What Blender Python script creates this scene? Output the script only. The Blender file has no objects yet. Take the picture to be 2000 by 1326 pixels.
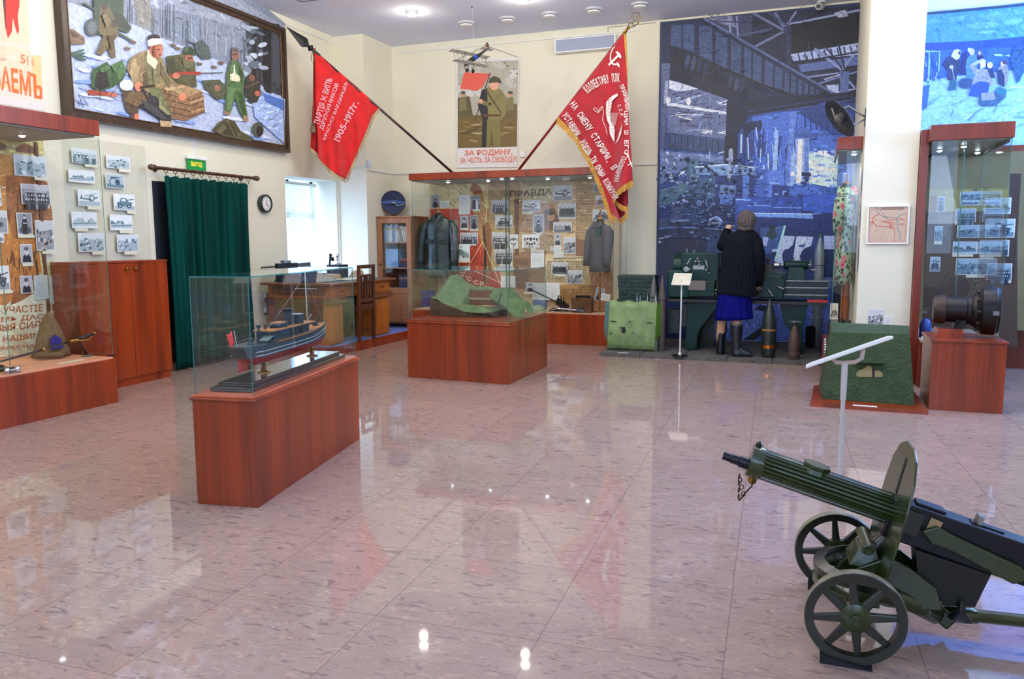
import bpy, bmesh, math, random
from mathutils import Vector as V, Matrix, Euler
from math import pi, sin, cos, sqrt, radians as rad
S = bpy.context.scene
C = S.collection

# ------------------------------------------------------------------ camera
FPX = 1569.03; YAW = rad(20.477); PIT = rad(7.028); ROL = rad(-0.276)
CAM = V((0, 0, 1.3))
cf = V((-sin(YAW)*cos(PIT), cos(YAW)*cos(PIT), -sin(PIT)))
_r = V((cos(YAW), sin(YAW), 0)); _u = _r.cross(cf)
cr_ = _r*cos(ROL) + _u*sin(ROL); cu = -_r*sin(ROL) + _u*cos(ROL)
cd = bpy.data.cameras.new('camera'); cam = bpy.data.objects.new('camera', cd); C.objects.link(cam)
cd.sensor_width = 36; cd.lens = FPX/2000*36; cd.clip_start = .05
cam.matrix_world = Matrix(((cr_.x, cu.x, -cf.x, CAM.x), (cr_.y, cu.y, -cf.y, CAM.y), (cr_.z, cu.z, -cf.z, CAM.z), (0, 0, 0, 1)))
S.camera = cam

# ------------------------------------------------------------------ world, exposure
S.view_settings.view_transform = 'Standard'; S.view_settings.look = 'None'
S.view_settings.gamma = 1; S.view_settings.use_curve_mapping = False
S.view_settings.exposure = 0.06
cy = S.cycles
cy.max_bounces = 9; cy.diffuse_bounces = 5; cy.glossy_bounces = 5; cy.transparent_max_bounces = 40
cy.caustics_reflective = False; cy.caustics_refractive = False
cy.sample_clamp_indirect = 4.0
W = bpy.data.worlds.new('sky'); S.world = W; W.use_nodes = True
bg = W.node_tree.nodes['Background']; bg.inputs[0].default_value = (.45, .66, 1, 1); bg.inputs[1].default_value = 3.0

def light(name, kind, loc, power, col=(1, 1, 1), size=.1, size_y=None, direc=None, spread=None, cone=None):
    l = bpy.data.lights.new(name, kind); o = bpy.data.objects.new(name, l); C.objects.link(o)
    o.location = loc; l.energy = power; l.color = col
    if kind == 'AREA':
        l.size = size
        if size_y: l.shape = 'RECTANGLE'; l.size_y = size_y
        if spread: l.spread = spread
    else: l.shadow_soft_size = size
    if kind == 'SPOT' and cone: l.spot_size = cone; l.spot_blend = .6
    if direc: o.rotation_euler = V(direc).to_track_quat('-Z', 'Y').to_euler()
    return o
CEIL = 4.012; XL = -6.12; YB = 10.4
WARM = (1, .91, .74)
LAMPS = [(x, y) for y in (8.92, 7.2, 5.4, 3.4, .6) for x in (-4.585, -3.175, -1.765, -.355, 1.055) if not (y > 8 and x > -2) and not (x > -1 and y < 4) and not (y < 1 and x > -2)]
for i, (x, y) in enumerate(LAMPS):
    light('ceiling_lamp_light', 'POINT', (x, y, CEIL-.19), 3.5 if i < 2 else 34, WARM, .05)
# daylight through the left window and through the windows of the right-hand wall
light('daylight_left', 'AREA', (XL-.47, 9.0, 1.45), 75, (.42, .64, 1), 1.25, 1.10, (1, 0, .35))
light('daylight_right', 'AREA', (4.04, 8.9, 2.7), 330, (.18, .42, 1), 2.3, 1.3, (-1, 0, .45))
light('daylight_right', 'AREA', (4.04, 5.2, 2.6), 170, (.42, .58, 1), 2.0, 1.5, (-1, 0, .9))

for x in (-4, -1.2, 1.6): light('rear_window_fill', 'AREA', (x, -2.75, 2.3), 60, (.58, .72, 1), 1.9, 2.5, (0, 1, 1.4))  # unseen rear windows, added and tilted upward to brighten the ceiling

# ------------------------------------------------------------------ materials
def lin(c):
    if isinstance(c, str):
        c = tuple(int(c[i:i+2], 16) for i in (1, 3, 5))
    return tuple(((v/255)/12.92 if v/255 <= .04045 else ((v/255+.055)/1.055)**2.4) for v in c)
_M = {}
def nt(name):
    m = bpy.data.materials.new(name); m.use_nodes = True
    t = m.node_tree; b = t.nodes['Principled BSDF']
    return m, t, b
def node(t, kind, **kw):
    n = t.nodes.new(kind)
    for k, v in kw.items():
        if k in n.inputs: n.inputs[k].default_value = v
        else: setattr(n, k, v)
    return n
def mapped(t, scale, coord='Object', rot=(0, 0, 0)):
    if coord == 'World':
        g = t.nodes.new('ShaderNodeNewGeometry'); out = g.outputs['Position']
    else:
        g = t.nodes.new('ShaderNodeTexCoord'); out = g.outputs[coord]
    mp = t.nodes.new('ShaderNodeMapping'); mp.inputs['Scale'].default_value = scale; mp.inputs['Rotation'].default_value = rot
    t.links.new(out, mp.inputs['Vector']); return mp.outputs['Vector']
def M(name, col, rough=.5, metal=0., var=.06, scale=14, bump=0., coat=0., stretch=(1, 1, 1), emit=None, es=0., spec=.5, bscale=None, sheen=0):
    """plain procedural material: a noise mottles the colour and can raise a bump"""
    if name in _M: return _M[name]
    m, t, b = nt(name); _M[name] = m
    c = lin(col)
    n = node(t, 'ShaderNodeTexNoise', Scale=1.0, Detail=4.0)
    t.links.new(mapped(t, tuple(scale*s for s in stretch)), n.inputs['Vector'])
    rp = t.nodes.new('ShaderNodeValToRGB')
    rp.color_ramp.elements[0].position = .3; rp.color_ramp.elements[1].position = .7
    rp.color_ramp.elements[0].color = (*[max(0, v*(1-var*2)) for v in c], 1); rp.color_ramp.elements[1].color = (*[min(1, v*(1+var*2)) for v in c], 1)
    t.links.new(n.outputs['Fac'], rp.inputs['Fac']); t.links.new(rp.outputs['Color'], b.inputs['Base Color'])
    b.inputs['Roughness'].default_value = rough; b.inputs['Metallic'].default_value = metal
    b.inputs['Specular IOR Level'].default_value = spec
    if coat: b.inputs['Coat Weight'].default_value = coat; b.inputs['Coat Roughness'].default_value = .08
    if sheen: b.inputs['Sheen Weight'].default_value = sheen
    if emit: b.inputs['Emission Color'].default_value = (*lin(emit), 1); b.inputs['Emission Strength'].default_value = es
    if bump:
        n2 = node(t, 'ShaderNodeTexNoise', Scale=1.0, Detail=5.0)
        t.links.new(mapped(t, (bscale or scale*3,)*3), n2.inputs['Vector'])
        bp = node(t, 'ShaderNodeBump', Strength=bump, Distance=.02)
        t.links.new(n2.outputs['Fac'], bp.inputs['Height']); t.links.new(bp.outputs['Normal'], b.inputs['Normal'])
    return m
def wood(name, dark, light_, rough=.35, scale=9, coat=.2, axis=2):
    """vertical grain veneer"""
    if name in _M: return _M[name]
    m, t, b = nt(name); _M[name] = m
    sc = [scale, scale, scale]; sc[axis] = scale*.05
    n = node(t, 'ShaderNodeTexNoise', Scale=1.0, Detail=6.0, Roughness=.55, Distortion=.35)
    t.links.new(mapped(t, sc, 'World'), n.inputs['Vector'])
    s2 = [scale*9, scale*9, scale*9]; s2[axis] = scale*.25
    n2 = node(t, 'ShaderNodeTexNoise', Scale=1.0, Detail=3.0)
    t.links.new(mapped(t, s2, 'World'), n2.inputs['Vector'])
    mx = node(t, 'ShaderNodeMix', data_type='FLOAT'); mx.inputs[0].default_value = .3
    t.links.new(n.outputs['Fac'], mx.inputs[2]); t.links.new(n2.outputs['Fac'], mx.inputs[3])
    rp = t.nodes.new('ShaderNodeValToRGB'); e = rp.color_ramp.elements
    e[0].position = .34; e[1].position = .66; e[0].color = (*lin(dark), 1); e[1].color = (*lin(light_), 1)
    t.links.new(mx.outputs[0], rp.inputs['Fac']); t.links.new(rp.outputs['Color'], b.inputs['Base Color'])
    b.inputs['Roughness'].default_value = rough; b.inputs['Coat Weight'].default_value = coat; b.inputs['Coat Roughness'].default_value = .15
    return m
def glassmat(name, tint, edge=False):
    if name in _M: return _M[name]
    m, t, b = nt(name); _M[name] = m
    t.nodes.remove(b); out = t.nodes['Material Output']
    tr = node(t, 'ShaderNodeBsdfTransparent'); tr.inputs[0].default_value = (*tint, 1)
    gl = node(t, 'ShaderNodeBsdfGlossy', Roughness=0.0); gl.inputs[0].default_value = (1, 1, 1, 1)
    lw = node(t, 'ShaderNodeLayerWeight', Blend=.5)
    pw = node(t, 'ShaderNodeMath', operation='POWER'); t.links.new(lw.outputs['Facing'], pw.inputs[0]); pw.inputs[1].default_value = 5.0
    fr = node(t, 'ShaderNodeMath', operation='MULTIPLY_ADD'); t.links.new(pw.outputs[0], fr.inputs[0]); fr.inputs[1].default_value = .9; fr.inputs[2].default_value = .032
    mx = node(t, 'ShaderNodeMixShader')
    if edge:
        df = node(t, 'ShaderNodeBsdfDiffuse'); df.inputs[0].default_value = (.07, .28, .26, 1)
        m2 = node(t, 'ShaderNodeMixShader'); m2.inputs[0].default_value = .5
        t.links.new(tr.outputs[0], m2.inputs[1]); t.links.new(df.outputs[0], m2.inputs[2]); src = m2.outputs[0]
    else: src = tr.outputs[0]
    t.links.new(fr.outputs[0], mx.inputs[0]); t.links.new(src, mx.inputs[1]); t.links.new(gl.outputs[0], mx.inputs[2])
    t.links.new(mx.outputs[0], out.inputs['Surface']); return m
GLASS = glassmat('clear_glass', (.985, .995, .99)); GEDGE = glassmat('glass_edge', (.45, .8, .78), True)
def inkmat(name, rough, amt):
    m, t, b = nt(name)
    a = t.nodes.new('ShaderNodeVertexColor'); a.layer_name = 'Col'
    n = node(t, 'ShaderNodeTexNoise', Scale=1.0, Detail=6.0, Roughness=.65); t.links.new(mapped(t, (34, 34, 34), 'World'), n.inputs['Vector'])
    mr = node(t, 'ShaderNodeMapRange'); mr.inputs['From Min'].default_value = .3; mr.inputs['From Max'].default_value = .7
    mr.inputs['To Min'].default_value = 1-amt; mr.inputs['To Max'].default_value = 1+amt
    t.links.new(n.outputs['Fac'], mr.inputs['Value'])
    mx = node(t, 'ShaderNodeVectorMath', operation='SCALE')
    t.links.new(a.outputs['Color'], mx.inputs[0]); t.links.new(mr.outputs[0], mx.inputs['Scale'])
    t.links.new(mx.outputs[0], b.inputs['Base Color']); b.inputs['Roughness'].default_value = rough
    return m
INK = inkmat('printed_paper', .55, .10); OIL = inkmat('oil_paint', .42, .34); EMB = inkmat('stitched_cloth', .8, .08); BANNER = inkmat('printed_banner', .5, .42)

# ------------------------------------------------------------------ scene graph helpers
def thing(name, label, cat, loc=(0, 0, 0), rotz=0, group=None):
    o = bpy.data.objects.new(name, None); C.objects.link(o); o.empty_display_size = .1
    o.location = loc; o.rotation_euler = (0, 0, rotz)
    o['label'] = label; o['category'] = cat
    if group: o['group'] = group
    return o
def tag(o, label, cat, group=None, kind=None):
    if label: o['label'] = label
    if cat: o['category'] = cat
    if group: o['group'] = group
    if kind: o['kind'] = kind
    return o
def world_of(o):
    m = Matrix.LocRotScale(o.location, o.rotation_euler, o.scale)
    return m if o.parent is None else world_of(o.parent) @ o.matrix_parent_inverse @ m
def dup(root, loc=None, rotz=None, label=None):
    r = root.copy(); C.objects.link(r)
    if loc is not None: r.location = loc
    if rotz is not None: r.rotation_euler = (0, 0, rotz)
    if label: r['label'] = label
    for ch in list(root.children):
        c = ch.copy(); C.objects.link(c); c.parent = r; c.matrix_parent_inverse = ch.matrix_parent_inverse.copy()
        for g in list(ch.children):
            d = g.copy(); C.objects.link(d); d.parent = c; d.matrix_parent_inverse = g.matrix_parent_inverse.copy()
    return r
def frame(axis):
    a = V(axis).normalized(); t = V((0, 0, 1)) if abs(a.z) < .95 else V((1, 0, 0))
    x = t.cross(a).normalized(); return x, a.cross(x), a
class MB:
    """collects shapes and links them as ONE mesh object"""
    def __init__(s): s.bm = bmesh.new(); s.mi = 0
    def face(s, pts):
        f = s.bm.faces.new([s.bm.verts.new(p) for p in pts]); f.material_index = s.mi; return f
    def hull8(s, b, t):
        vb = [s.bm.verts.new(p) for p in b]; vt = [s.bm.verts.new(p) for p in t]; n = len(vb)
        fs = [s.bm.faces.new(vb[::-1]), s.bm.faces.new(vt)]
        for i in range(n): fs.append(s.bm.faces.new((vb[i], vb[(i+1) % n], vt[(i+1) % n], vt[i])))
        for f in fs: f.material_index = s.mi
        return s
    def box(s, lo, hi):
        (a, b, c), (d, e, f) = lo, hi
        return s.hull8([(a, b, c), (d, b, c), (d, e, c), (a, e, c)], [(a, b, f), (d, b, f), (d, e, f), (a, e, f)])
    def cbox(s, c, sz, rot=None):
        R = Euler(rot).to_matrix() if rot else Matrix.Identity(3); c = V(c); x, y, z = [k/2 for k in sz]
        q = lambda *p: c + R @ V(p)
        return s.hull8([q(-x, -y, -z), q(x, -y, -z), q(x, y, -z), q(-x, y, -z)], [q(-x, -y, z), q(x, -y, z), q(x, y, z), q(-x, y, z)])
    def prism(s, pts, vec):
        vec = V(vec); pts = [V(p) for p in pts]; return s.hull8(pts, [p+vec for p in pts])
    def cyl(s, p0, p1, r0, r1=None, n=16): return s.tube([p0, p1], [r0, r0 if r1 is None else r1], n)
    def tube(s, path, r, n=8, closed=False, flat=1.0):
        path = [V(p) for p in path]; k = len(path); rs = r if isinstance(r, (list, tuple)) else [r]*k
        rings = []; px = None
        for i, p in enumerate(path):
            if closed: d = path[(i+1) % k]-path[i-1]
            else: d = path[min(i+1, k-1)]-path[max(i-1, 0)]
            d.normalize()
            if px is None: px = frame(d)[0]
            px = (px - d*px.dot(d)).normalized(); py = d.cross(px)
            rings.append([s.bm.verts.new(p+px*rs[i]*cos(2*pi*j/n)+py*rs[i]*flat*sin(2*pi*j/n)) for j in range(n)])
        m = k if closed else k-1
        for i in range(m):
            a, b = rings[i], rings[(i+1) % k]
            for j in range(n):
                f = s.bm.faces.new((a[j], a[(j+1) % n], b[(j+1) % n], b[j])); f.material_index = s.mi
        if not closed:
            for ring in (rings[0][::-1], rings[-1]):
                f = s.bm.faces.new(ring); f.material_index = s.mi
        return s
    def lathe(s, prof, o, axis=(0, 0, 1), n=24, sy=1.0, cap=True):
        x, y, a = frame(axis); o = V(o); rings = []
        for r, h in prof:
            rings.append([s.bm.verts.new(o+a*h+(x*cos(2*pi*j/n)+y*sy*sin(2*pi*j/n))*max(r, 1e-4)) for j in range(n)])
        for i in range(len(rings)-1):
            for j in range(n):
                f = s.bm.faces.new((rings[i][j], rings[i][(j+1) % n], rings[i+1][(j+1) % n], rings[i+1][j])); f.material_index = s.mi
        for ring in (rings[0][::-1], rings[-1]) if cap and prof[0] != prof[-1] else ():
            f = s.bm.faces.new(ring); f.material_index = s.mi
        return s
    def loft(s, rings, cap=True, close=True):
        vs = [[s.bm.verts.new(p) for p in r] for r in rings]; n = len(vs[0])
        for i in range(len(vs)-1):
            for j in range(n if close else n-1):
                f = s.bm.faces.new((vs[i][j], vs[i][(j+1) % n], vs[i+1][(j+1) % n], vs[i+1][j])); f.material_index = s.mi
        if cap:
            for ring in (vs[0][::-1], vs[-1]):
                f = s.bm.faces.new(ring); f.material_index = s.mi
        return s
    def sph(s, c, r, n=14, m=9, top=1.0):
        c = V(c); rx, ry, rz = r if isinstance(r, (tuple, list)) else (r, r, r); rings = []
        for i in range(m+1):
            t = -pi/2+pi*i/m; rings.append([c+V((rx*cos(t)*cos(2*pi*j/n)+1e-5*cos(2*pi*j/n), ry*cos(t)*sin(2*pi*j/n)+1e-5*sin(2*pi*j/n), rz*sin(t))) for j in range(n)])
        return s.loft(rings)
    def grid(s, fn, nu, nv):
        vs = [[s.bm.verts.new(fn(i/nu, j/nv)) for j in range(nv+1)] for i in range(nu+1)]
        for i in range(nu):
            for j in range(nv):
                f = s.bm.faces.new((vs[i][j], vs[i+1][j], vs[i+1][j+1], vs[i][j+1])); f.material_index = s.mi
        return s
    def obj(s, name, mat, parent=None, smooth=False, bevel=0, sub=0, solid=0, local=False, label=None, cat=None, group=None, kind=None):
        bm = s.bm; bmesh.ops.recalc_face_normals(bm, faces=bm.faces)
        if smooth: bmesh.ops.remove_doubles(bm, verts=bm.verts, dist=1e-6)
        me = bpy.data.meshes.new(name)
        o = bpy.data.objects.new(name, me); C.objects.link(o)
        xs = [v.co for v in bm.verts]
        lo = V([min(c[i] for c in xs) for i in range(3)]); hi = V([max(c[i] for c in xs) for i in range(3)])
        org = V(((lo.x+hi.x)/2, (lo.y+hi.y)/2, lo.z))
        for v in bm.verts: v.co -= org
        bm.to_mesh(me); bm.free(); o.location = org
        for m in (mat if isinstance(mat, (list, tuple)) else [mat]): me.materials.append(m)
        if smooth:
            me.shade_smooth()
            if smooth != 'all': md = o.modifiers.new('e', 'EDGE_SPLIT'); md.split_angle = rad(smooth if smooth > 1 else 35)
        if bevel: md = o.modifiers.new('b', 'BEVEL'); md.width = bevel; md.segments = 2; md.limit_method = 'ANGLE'; md.angle_limit = rad(40)
        if sub: md = o.modifiers.new('s', 'SUBSURF'); md.levels = sub; md.render_levels = sub
        if solid: md = o.modifiers.new('t', 'SOLIDIFY'); md.thickness = solid; md.offset = 0
        if parent is not None:
            o.parent = parent
            if not local: o.matrix_parent_inverse = world_of(parent).inverted()
        tag(o, label, cat, group, kind); return o
def box(name, lo, hi, mat, parent=None, **k): return MB().box(lo, hi).obj(name, mat, parent, **k)
def struct(name, mb, mat, **k): return mb.obj(name, mat, kind='structure', **k)

# a pixel of the photograph -> the point where its ray meets a real plane of the room
def onp(P0, N):
    P0 = V(P0); N = V(N).normalized()
    def f(x, y, off=0.0):
        d = cf + cr_*((x-1000)/FPX) - cu*((y-663)/FPX)
        return CAM + d*(((P0+N*off)-CAM).dot(N)/d.dot(N))
    return f
def crop(ox, oy, s): return lambda x, y: (ox+x/s, oy+y/s)
def at(x, y, Y): return onp((0, Y, 0), (0, -1, 0))(x, y)

_T = {}
def letters(body, bold=.0, res=2):
    k = (body, bold)
    if k in _T: return _T[k]
    cu_ = bpy.data.curves.new('t', 'FONT'); cu_.body = body; cu_.resolution_u = res; cu_.offset = bold
    o = bpy.data.objects.new('t', cu_); C.objects.link(o)
    bpy.context.view_layer.update(); dg = bpy.context.evaluated_depsgraph_get()
    me = bpy.data.meshes.new_from_object(o.evaluated_get(dg))
    vs = [(v.co.x, v.co.y) for v in me.vertices]; fs = [tuple(p.vertices) for p in me.polygons]
    bpy.data.objects.remove(o); bpy.data.curves.remove(cu_); bpy.data.meshes.remove(me)
    x0 = min(v[0] for v in vs); x1 = max(v[0] for v in vs); y0 = min(v[1] for v in vs); y1 = max(v[1] for v in vs)
    vs = [((x-x0)/(x1-x0), (y-y0)/(y1-y0)) for x, y in vs]
    p = list(range(len(vs)))
    def root(i):
        while p[i] != i: i = p[i]
        return i
    for f in fs:
        for i in f[1:]: p[root(i)] = root(f[0])
    ids = {}; lay = [ids.setdefault(root(i), len(ids)) for i in range(len(vs))]
    _T[k] = (vs, fs, lay); return _T[k]
class Pr:
    """a printed or painted picture: flat patches of ink laid one over the other on a surface"""
    def __init__(s, P, T=None, step=.00012, off=.0004, paint=0):
        s.P = P; s.T = T or (lambda x, y: (x, y)); s.bm = bmesh.new(); s.L = s.bm.loops.layers.float_color.new('Col'); s.o = off; s.step = step; s.paint = paint; s.gain = None; s.rn = random.Random(3)
    def _f(s, vs, c):
        try: f = s.bm.faces.new(vs)
        except ValueError: return
        if s.gain:
            y = .3*c[0]+.5*c[1]+.2*c[2]; k = s.gain[2]; c = [min(1, max(0, y+(v-y)*k)**s.gain[0]*s.gain[1]) for v in c]
        for l in f.loops: l[s.L] = (*c, 1)
    def poly(s, pts, col, raw=False):
        c = lin(col); s.o += s.step
        s._f([s.bm.verts.new(s.P(*(p if raw else s.T(*p)), s.o)) for p in pts], c)
        if s.paint: s.strokes(pts, c)
        return s
    def strokes(s, pts, c):
        # brush marks: small dabs, a shade lighter or darker, kept inside the patch
        r = s.rn; xs = [p[0] for p in pts]; ys = [p[1] for p in pts]; w, h = max(xs)-min(xs), max(ys)-min(ys)
        def inside(x, y):
            k = False
            for (xa, ya), (xb, yb) in zip(pts, pts[1:]+pts[:1]):
                if (ya > y) != (yb > y) and x < (xb-xa)*(y-ya)/(yb-ya)+xa: k = not k
            return k
        a0 = r.uniform(0, 3)
        for i in range(int(min(190, s.paint*sqrt(w*h)/5))):
            x, y = r.uniform(min(xs), max(xs)), r.uniform(min(ys), max(ys))
            if not inside(x, y): continue
            a = a0+r.uniform(-.5, .5); L = min(60, r.uniform(.04, .2)*sqrt(w*h)); t = L*r.uniform(.12, .34); k = r.choice((.55, .7, .8, 1.2, 1.35, 1.6)); dx, dy = cos(a), sin(a)
            q = [(x+dx*L*u-dy*t*v, y+dy*L*u+dx*t*v) for u, v in ((-.5, 0), (-.2, -.5), (.3, -.4), (.5, .1), (.1, .5), (-.3, .4))]
            if not all(inside(*z) for z in q): continue
            o = s.o+s.step*r.uniform(.15, .85)
            s._f([s.bm.verts.new(s.P(*s.T(*z), o)) for z in q], [min(1, v*k) for v in c])
    def many(s, polys, col):
        c = lin(col); s.o += s.step
        for pts in polys: s._f([s.bm.verts.new(s.P(*s.T(*p), s.o)) for p in pts], c)
        return s
    def rect(s, x0, y0, x1, y1, col): return s.poly([(x0, y0), (x1, y0), (x1, y1), (x0, y1)], col)
    def line(s, pts, w, col):
        c = lin(col); s.o += s.step
        for (x0, y0), (x1, y1) in zip(pts, pts[1:]):
            dx, dy = x1-x0, y1-y0; l = sqrt(dx*dx+dy*dy) or 1; nx, ny = -dy/l*w/2, dx/l*w/2
            s._f([s.bm.verts.new(s.P(*s.T(*p), s.o)) for p in ((x0+nx, y0+ny), (x1+nx, y1+ny), (x1-nx, y1-ny), (x0-nx, y0-ny))], c)
        return s
    def ell(s, x, y, rx, ry, col, n=14, rot=0):
        return s.poly([(x+rx*cos(a)*cos(rot)-ry*sin(a)*sin(rot), y+rx*cos(a)*sin(rot)+ry*sin(a)*cos(rot)) for a in [2*pi*i/n for i in range(n)]], col)
    def text(s, body, tl, tr, br, bl, col, bold=.012, arc=0):
        body = body.replace('Ъ', 'Ь').replace('Ь', 'b').replace('Ы', 'bI').replace('1', 'I'); vs, fs, lay = letters(body, bold); c = lin(col); s.o += s.step; out = []
        for (u, v), q in zip(vs, lay):
            w = 1-v; a = arc*(1-(2*u-1)**2)
            x = (tl[0]*(1-u)+tr[0]*u)*(1-w)+(bl[0]*(1-u)+br[0]*u)*w; y = (tl[1]*(1-u)+tr[1]*u)*(1-w)+(bl[1]*(1-u)+br[1]*u)*w-a
            out.append(s.bm.verts.new(s.P(*s.T(x, y), s.o+s.step*.08*(q % 12))))
        for f in fs: s._f([out[i] for i in f], c)
        return s
    def obj(s, name, mat=None, parent=None, **k):
        m = MB(); m.bm.free(); m.bm = s.bm
        return m.obj(name, mat or INK, parent, **k)
# ------------------------------------------------------------------ the room
def floor_mat():
    m, t, b = nt('polished_granite_tiles')
    th = .0425
    g = t.nodes.new('ShaderNodeNewGeometry')
    mp = t.nodes.new('ShaderNodeMapping'); mp.vector_type = 'POINT'
    mp.inputs['Rotation'].default_value = (0, 0, -th)
    t.links.new(g.outputs['Position'], mp.inputs['Vector'])
    x0 = -.797*cos(-th)-2.359*sin(-th); y0 = -.797*sin(-th)+2.359*cos(-th); T = .588
    sep = t.nodes.new('ShaderNodeSeparateXYZ'); t.links.new(mp.outputs[0], sep.inputs[0])
    def mth(op, a, bb=None, c=None):
        n = t.nodes.new('ShaderNodeMath'); n.operation = op
        for i, v in enumerate((a, bb, c)):
            if v is None: continue
            if isinstance(v, (int, float)): n.inputs[i].default_value = v
            else: t.links.new(v, n.inputs[i])
        return n.outputs[0]
    us = []; cells = []
    for k, o in ((0, x0), (1, y0)):
        u = mth('DIVIDE', mth('SUBTRACT', sep.outputs[k], o), T)
        cells.append(mth('FLOOR', u)); fr = mth('FRACT', u)
        us.append(mth('MINIMUM', fr, mth('SUBTRACT', 1.0, fr)))
    joint = mth('LESS_THAN', mth('MINIMUM', us[0], us[1]), .0032)
    # every slab: its own shade and its own piece of stone
    cmb = t.nodes.new('ShaderNodeCombineXYZ'); t.links.new(cells[0], cmb.inputs[0]); t.links.new(cells[1], cmb.inputs[1])
    wn = t.nodes.new('ShaderNodeTexWhiteNoise'); t.links.new(cmb.outputs[0], wn.inputs['Vector'])
    off = t.nodes.new('ShaderNodeVectorMath'); off.operation = 'SCALE'; off.inputs['Scale'].default_value = 13.0; t.links.new(wn.outputs['Color'], off.inputs[0])
    add = t.nodes.new('ShaderNodeVectorMath'); add.operation = 'ADD'; t.links.new(mp.outputs[0], add.inputs[0]); t.links.new(off.outputs[0], add.inputs[1])
    def fleck(sc, lo, hi, dist, rot):
        mm = t.nodes.new('ShaderNodeMapping'); mm.inputs['Scale'].default_value = sc; mm.inputs['Rotation'].default_value = (0, 0, rot); t.links.new(add.outputs[0], mm.inputs['Vector'])
        n = node(t, 'ShaderNodeTexNoise', Scale=1.0, Detail=3.0, Roughness=.5, Distortion=dist); t.links.new(mm.outputs[0], n.inputs['Vector'])
        r = t.nodes.new('ShaderNodeMapRange'); r.inputs['From Min'].default_value = lo; r.inputs['From Max'].default_value = hi; t.links.new(n.outputs['Fac'], r.inputs['Value']); return r.outputs[0]
    def mix(f, a, c):
        n = node(t, 'ShaderNodeMix', data_type='RGBA')
        if isinstance(f, float): n.inputs[0].default_value = f
        else: t.links.new(f, n.inputs[0])
        for i, v in ((6, a), (7, c)):
            if isinstance(v, tuple): n.inputs[i].default_value = (*lin(v), 1)
            else: t.links.new(v, n.inputs[i])
        return n.outputs[2]
    base = mix(fleck((7, 16, 7), .25, .75, .6, .25), (154, 131, 121), (173, 150, 139))
    base = mix(fleck((60, 90, 60), .3, .7, .2, .1), base, (163, 138, 127))
    light_ = mth('MULTIPLY', fleck((15, 38, 15), .58, .67, 1.6, .22), .55)
    c = mix(light_, base, (196, 164, 142))
    dark = mth('MULTIPLY', fleck((9, 24, 9), .585, .68, 1.7, .3), .62)
    c = mix(dark, c, (112, 94, 94))
    dk2 = mth('MULTIPLY', fleck((22, 50, 22), .59, .70, 1.5, .1), .5)
    c = mix(dk2, c, (118, 98, 98))
    sh = t.nodes.new('ShaderNodeMapRange'); sh.inputs['To Min'].default_value = .95; sh.inputs['To Max'].default_value = 1.04; t.links.new(wn.outputs['Value'], sh.inputs['Value'])
    sc = t.nodes.new('ShaderNodeVectorMath'); sc.operation = 'SCALE'; t.links.new(c, sc.inputs[0]); t.links.new(sh.outputs[0], sc.inputs['Scale'])
    c = mix(mth('MULTIPLY', joint, .6), sc.outputs[0], (112, 88, 84))
    t.links.new(c, b.inputs['Base Color'])
    b.inputs['Roughness'].default_value = .035; b.inputs['Specular IOR Level'].default_value = .52
    return m
FLOOR = floor_mat()
WALL = M('cream_wall_paint', (226, 222, 200), .75, var=.012, scale=2.0, bump=.02, bscale=90)
CEILM = M('white_ceiling_paint', (228, 234, 255), .8, var=.01, scale=2)
WHITE = M('white_plastic', (232, 232, 230), .4, var=.01)
X1 = 3.9; Y0 = -2.6
struct('floor', MB().box((XL-.5, Y0-.3, -.2), (X1+.3, YB+.3, 0)), FLOOR)
struct('ceiling', MB().box((XL-.5, Y0-.3, CEIL), (X1+.3, YB+.3, CEIL+.2)), CEILM)
WY0, WY1, WZ0, WZ1 = 8.435, 9.572, .80, 2.108
m = MB()
m.box((XL-.5, Y0-.3, 0), (XL, WY0, CEIL)).box((XL-.5, WY1, 0), (XL, YB+.3, CEIL)).box((XL-.5, WY0, 0), (XL, WY1, WZ0)).box((XL-.5, WY0, WZ1), (XL, WY1, CEIL))
struct('wall_left', m, WALL)
struct('wall_back', MB().box((XL, YB, 0), (X1, YB+.3, CEIL)), WALL)
m = MB(); m.box((XL, Y0-.3, 0), (X1, Y0, 1.0)).box((XL, Y0-.3, 3.6), (X1, Y0, CEIL))
for a, b_ in ((XL, -5), (-3, -2.2), (-.2, .6), (2.6, X1)): m.box((a, Y0-.3, 1.0), (b_, Y0, 3.6))
struct('wall_rear', m, WALL)
m = MB(); ws = [(4.2, 6.2, 1.7, 3.4), (7.75, 10.05, 1.9, 3.5)]
m.box((X1, Y0, 0), (X1+.3, 4.2, CEIL)).box((X1, 6.2, 0), (X1+.3, 7.75, CEIL)).box((X1, 10.05, 0), (X1+.3, YB, CEIL))
for a, b_, z0, z1 in ws: m.box((X1, a, 0), (X1+.3, b_, z0)).box((X1, a, z1), (X1+.3, b_, CEIL))
struct('wall_right', m, WALL)
struct('wall_pilaster', MB().box((XL, 9.62, 0), (-5.675, YB, CEIL)), WALL)
PX0, PX1, PY = .395, .838, 8.0
struct('wall_pier', MB().box((PX0, PY, 0), (PX1, YB, CEIL)), WALL)
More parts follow.
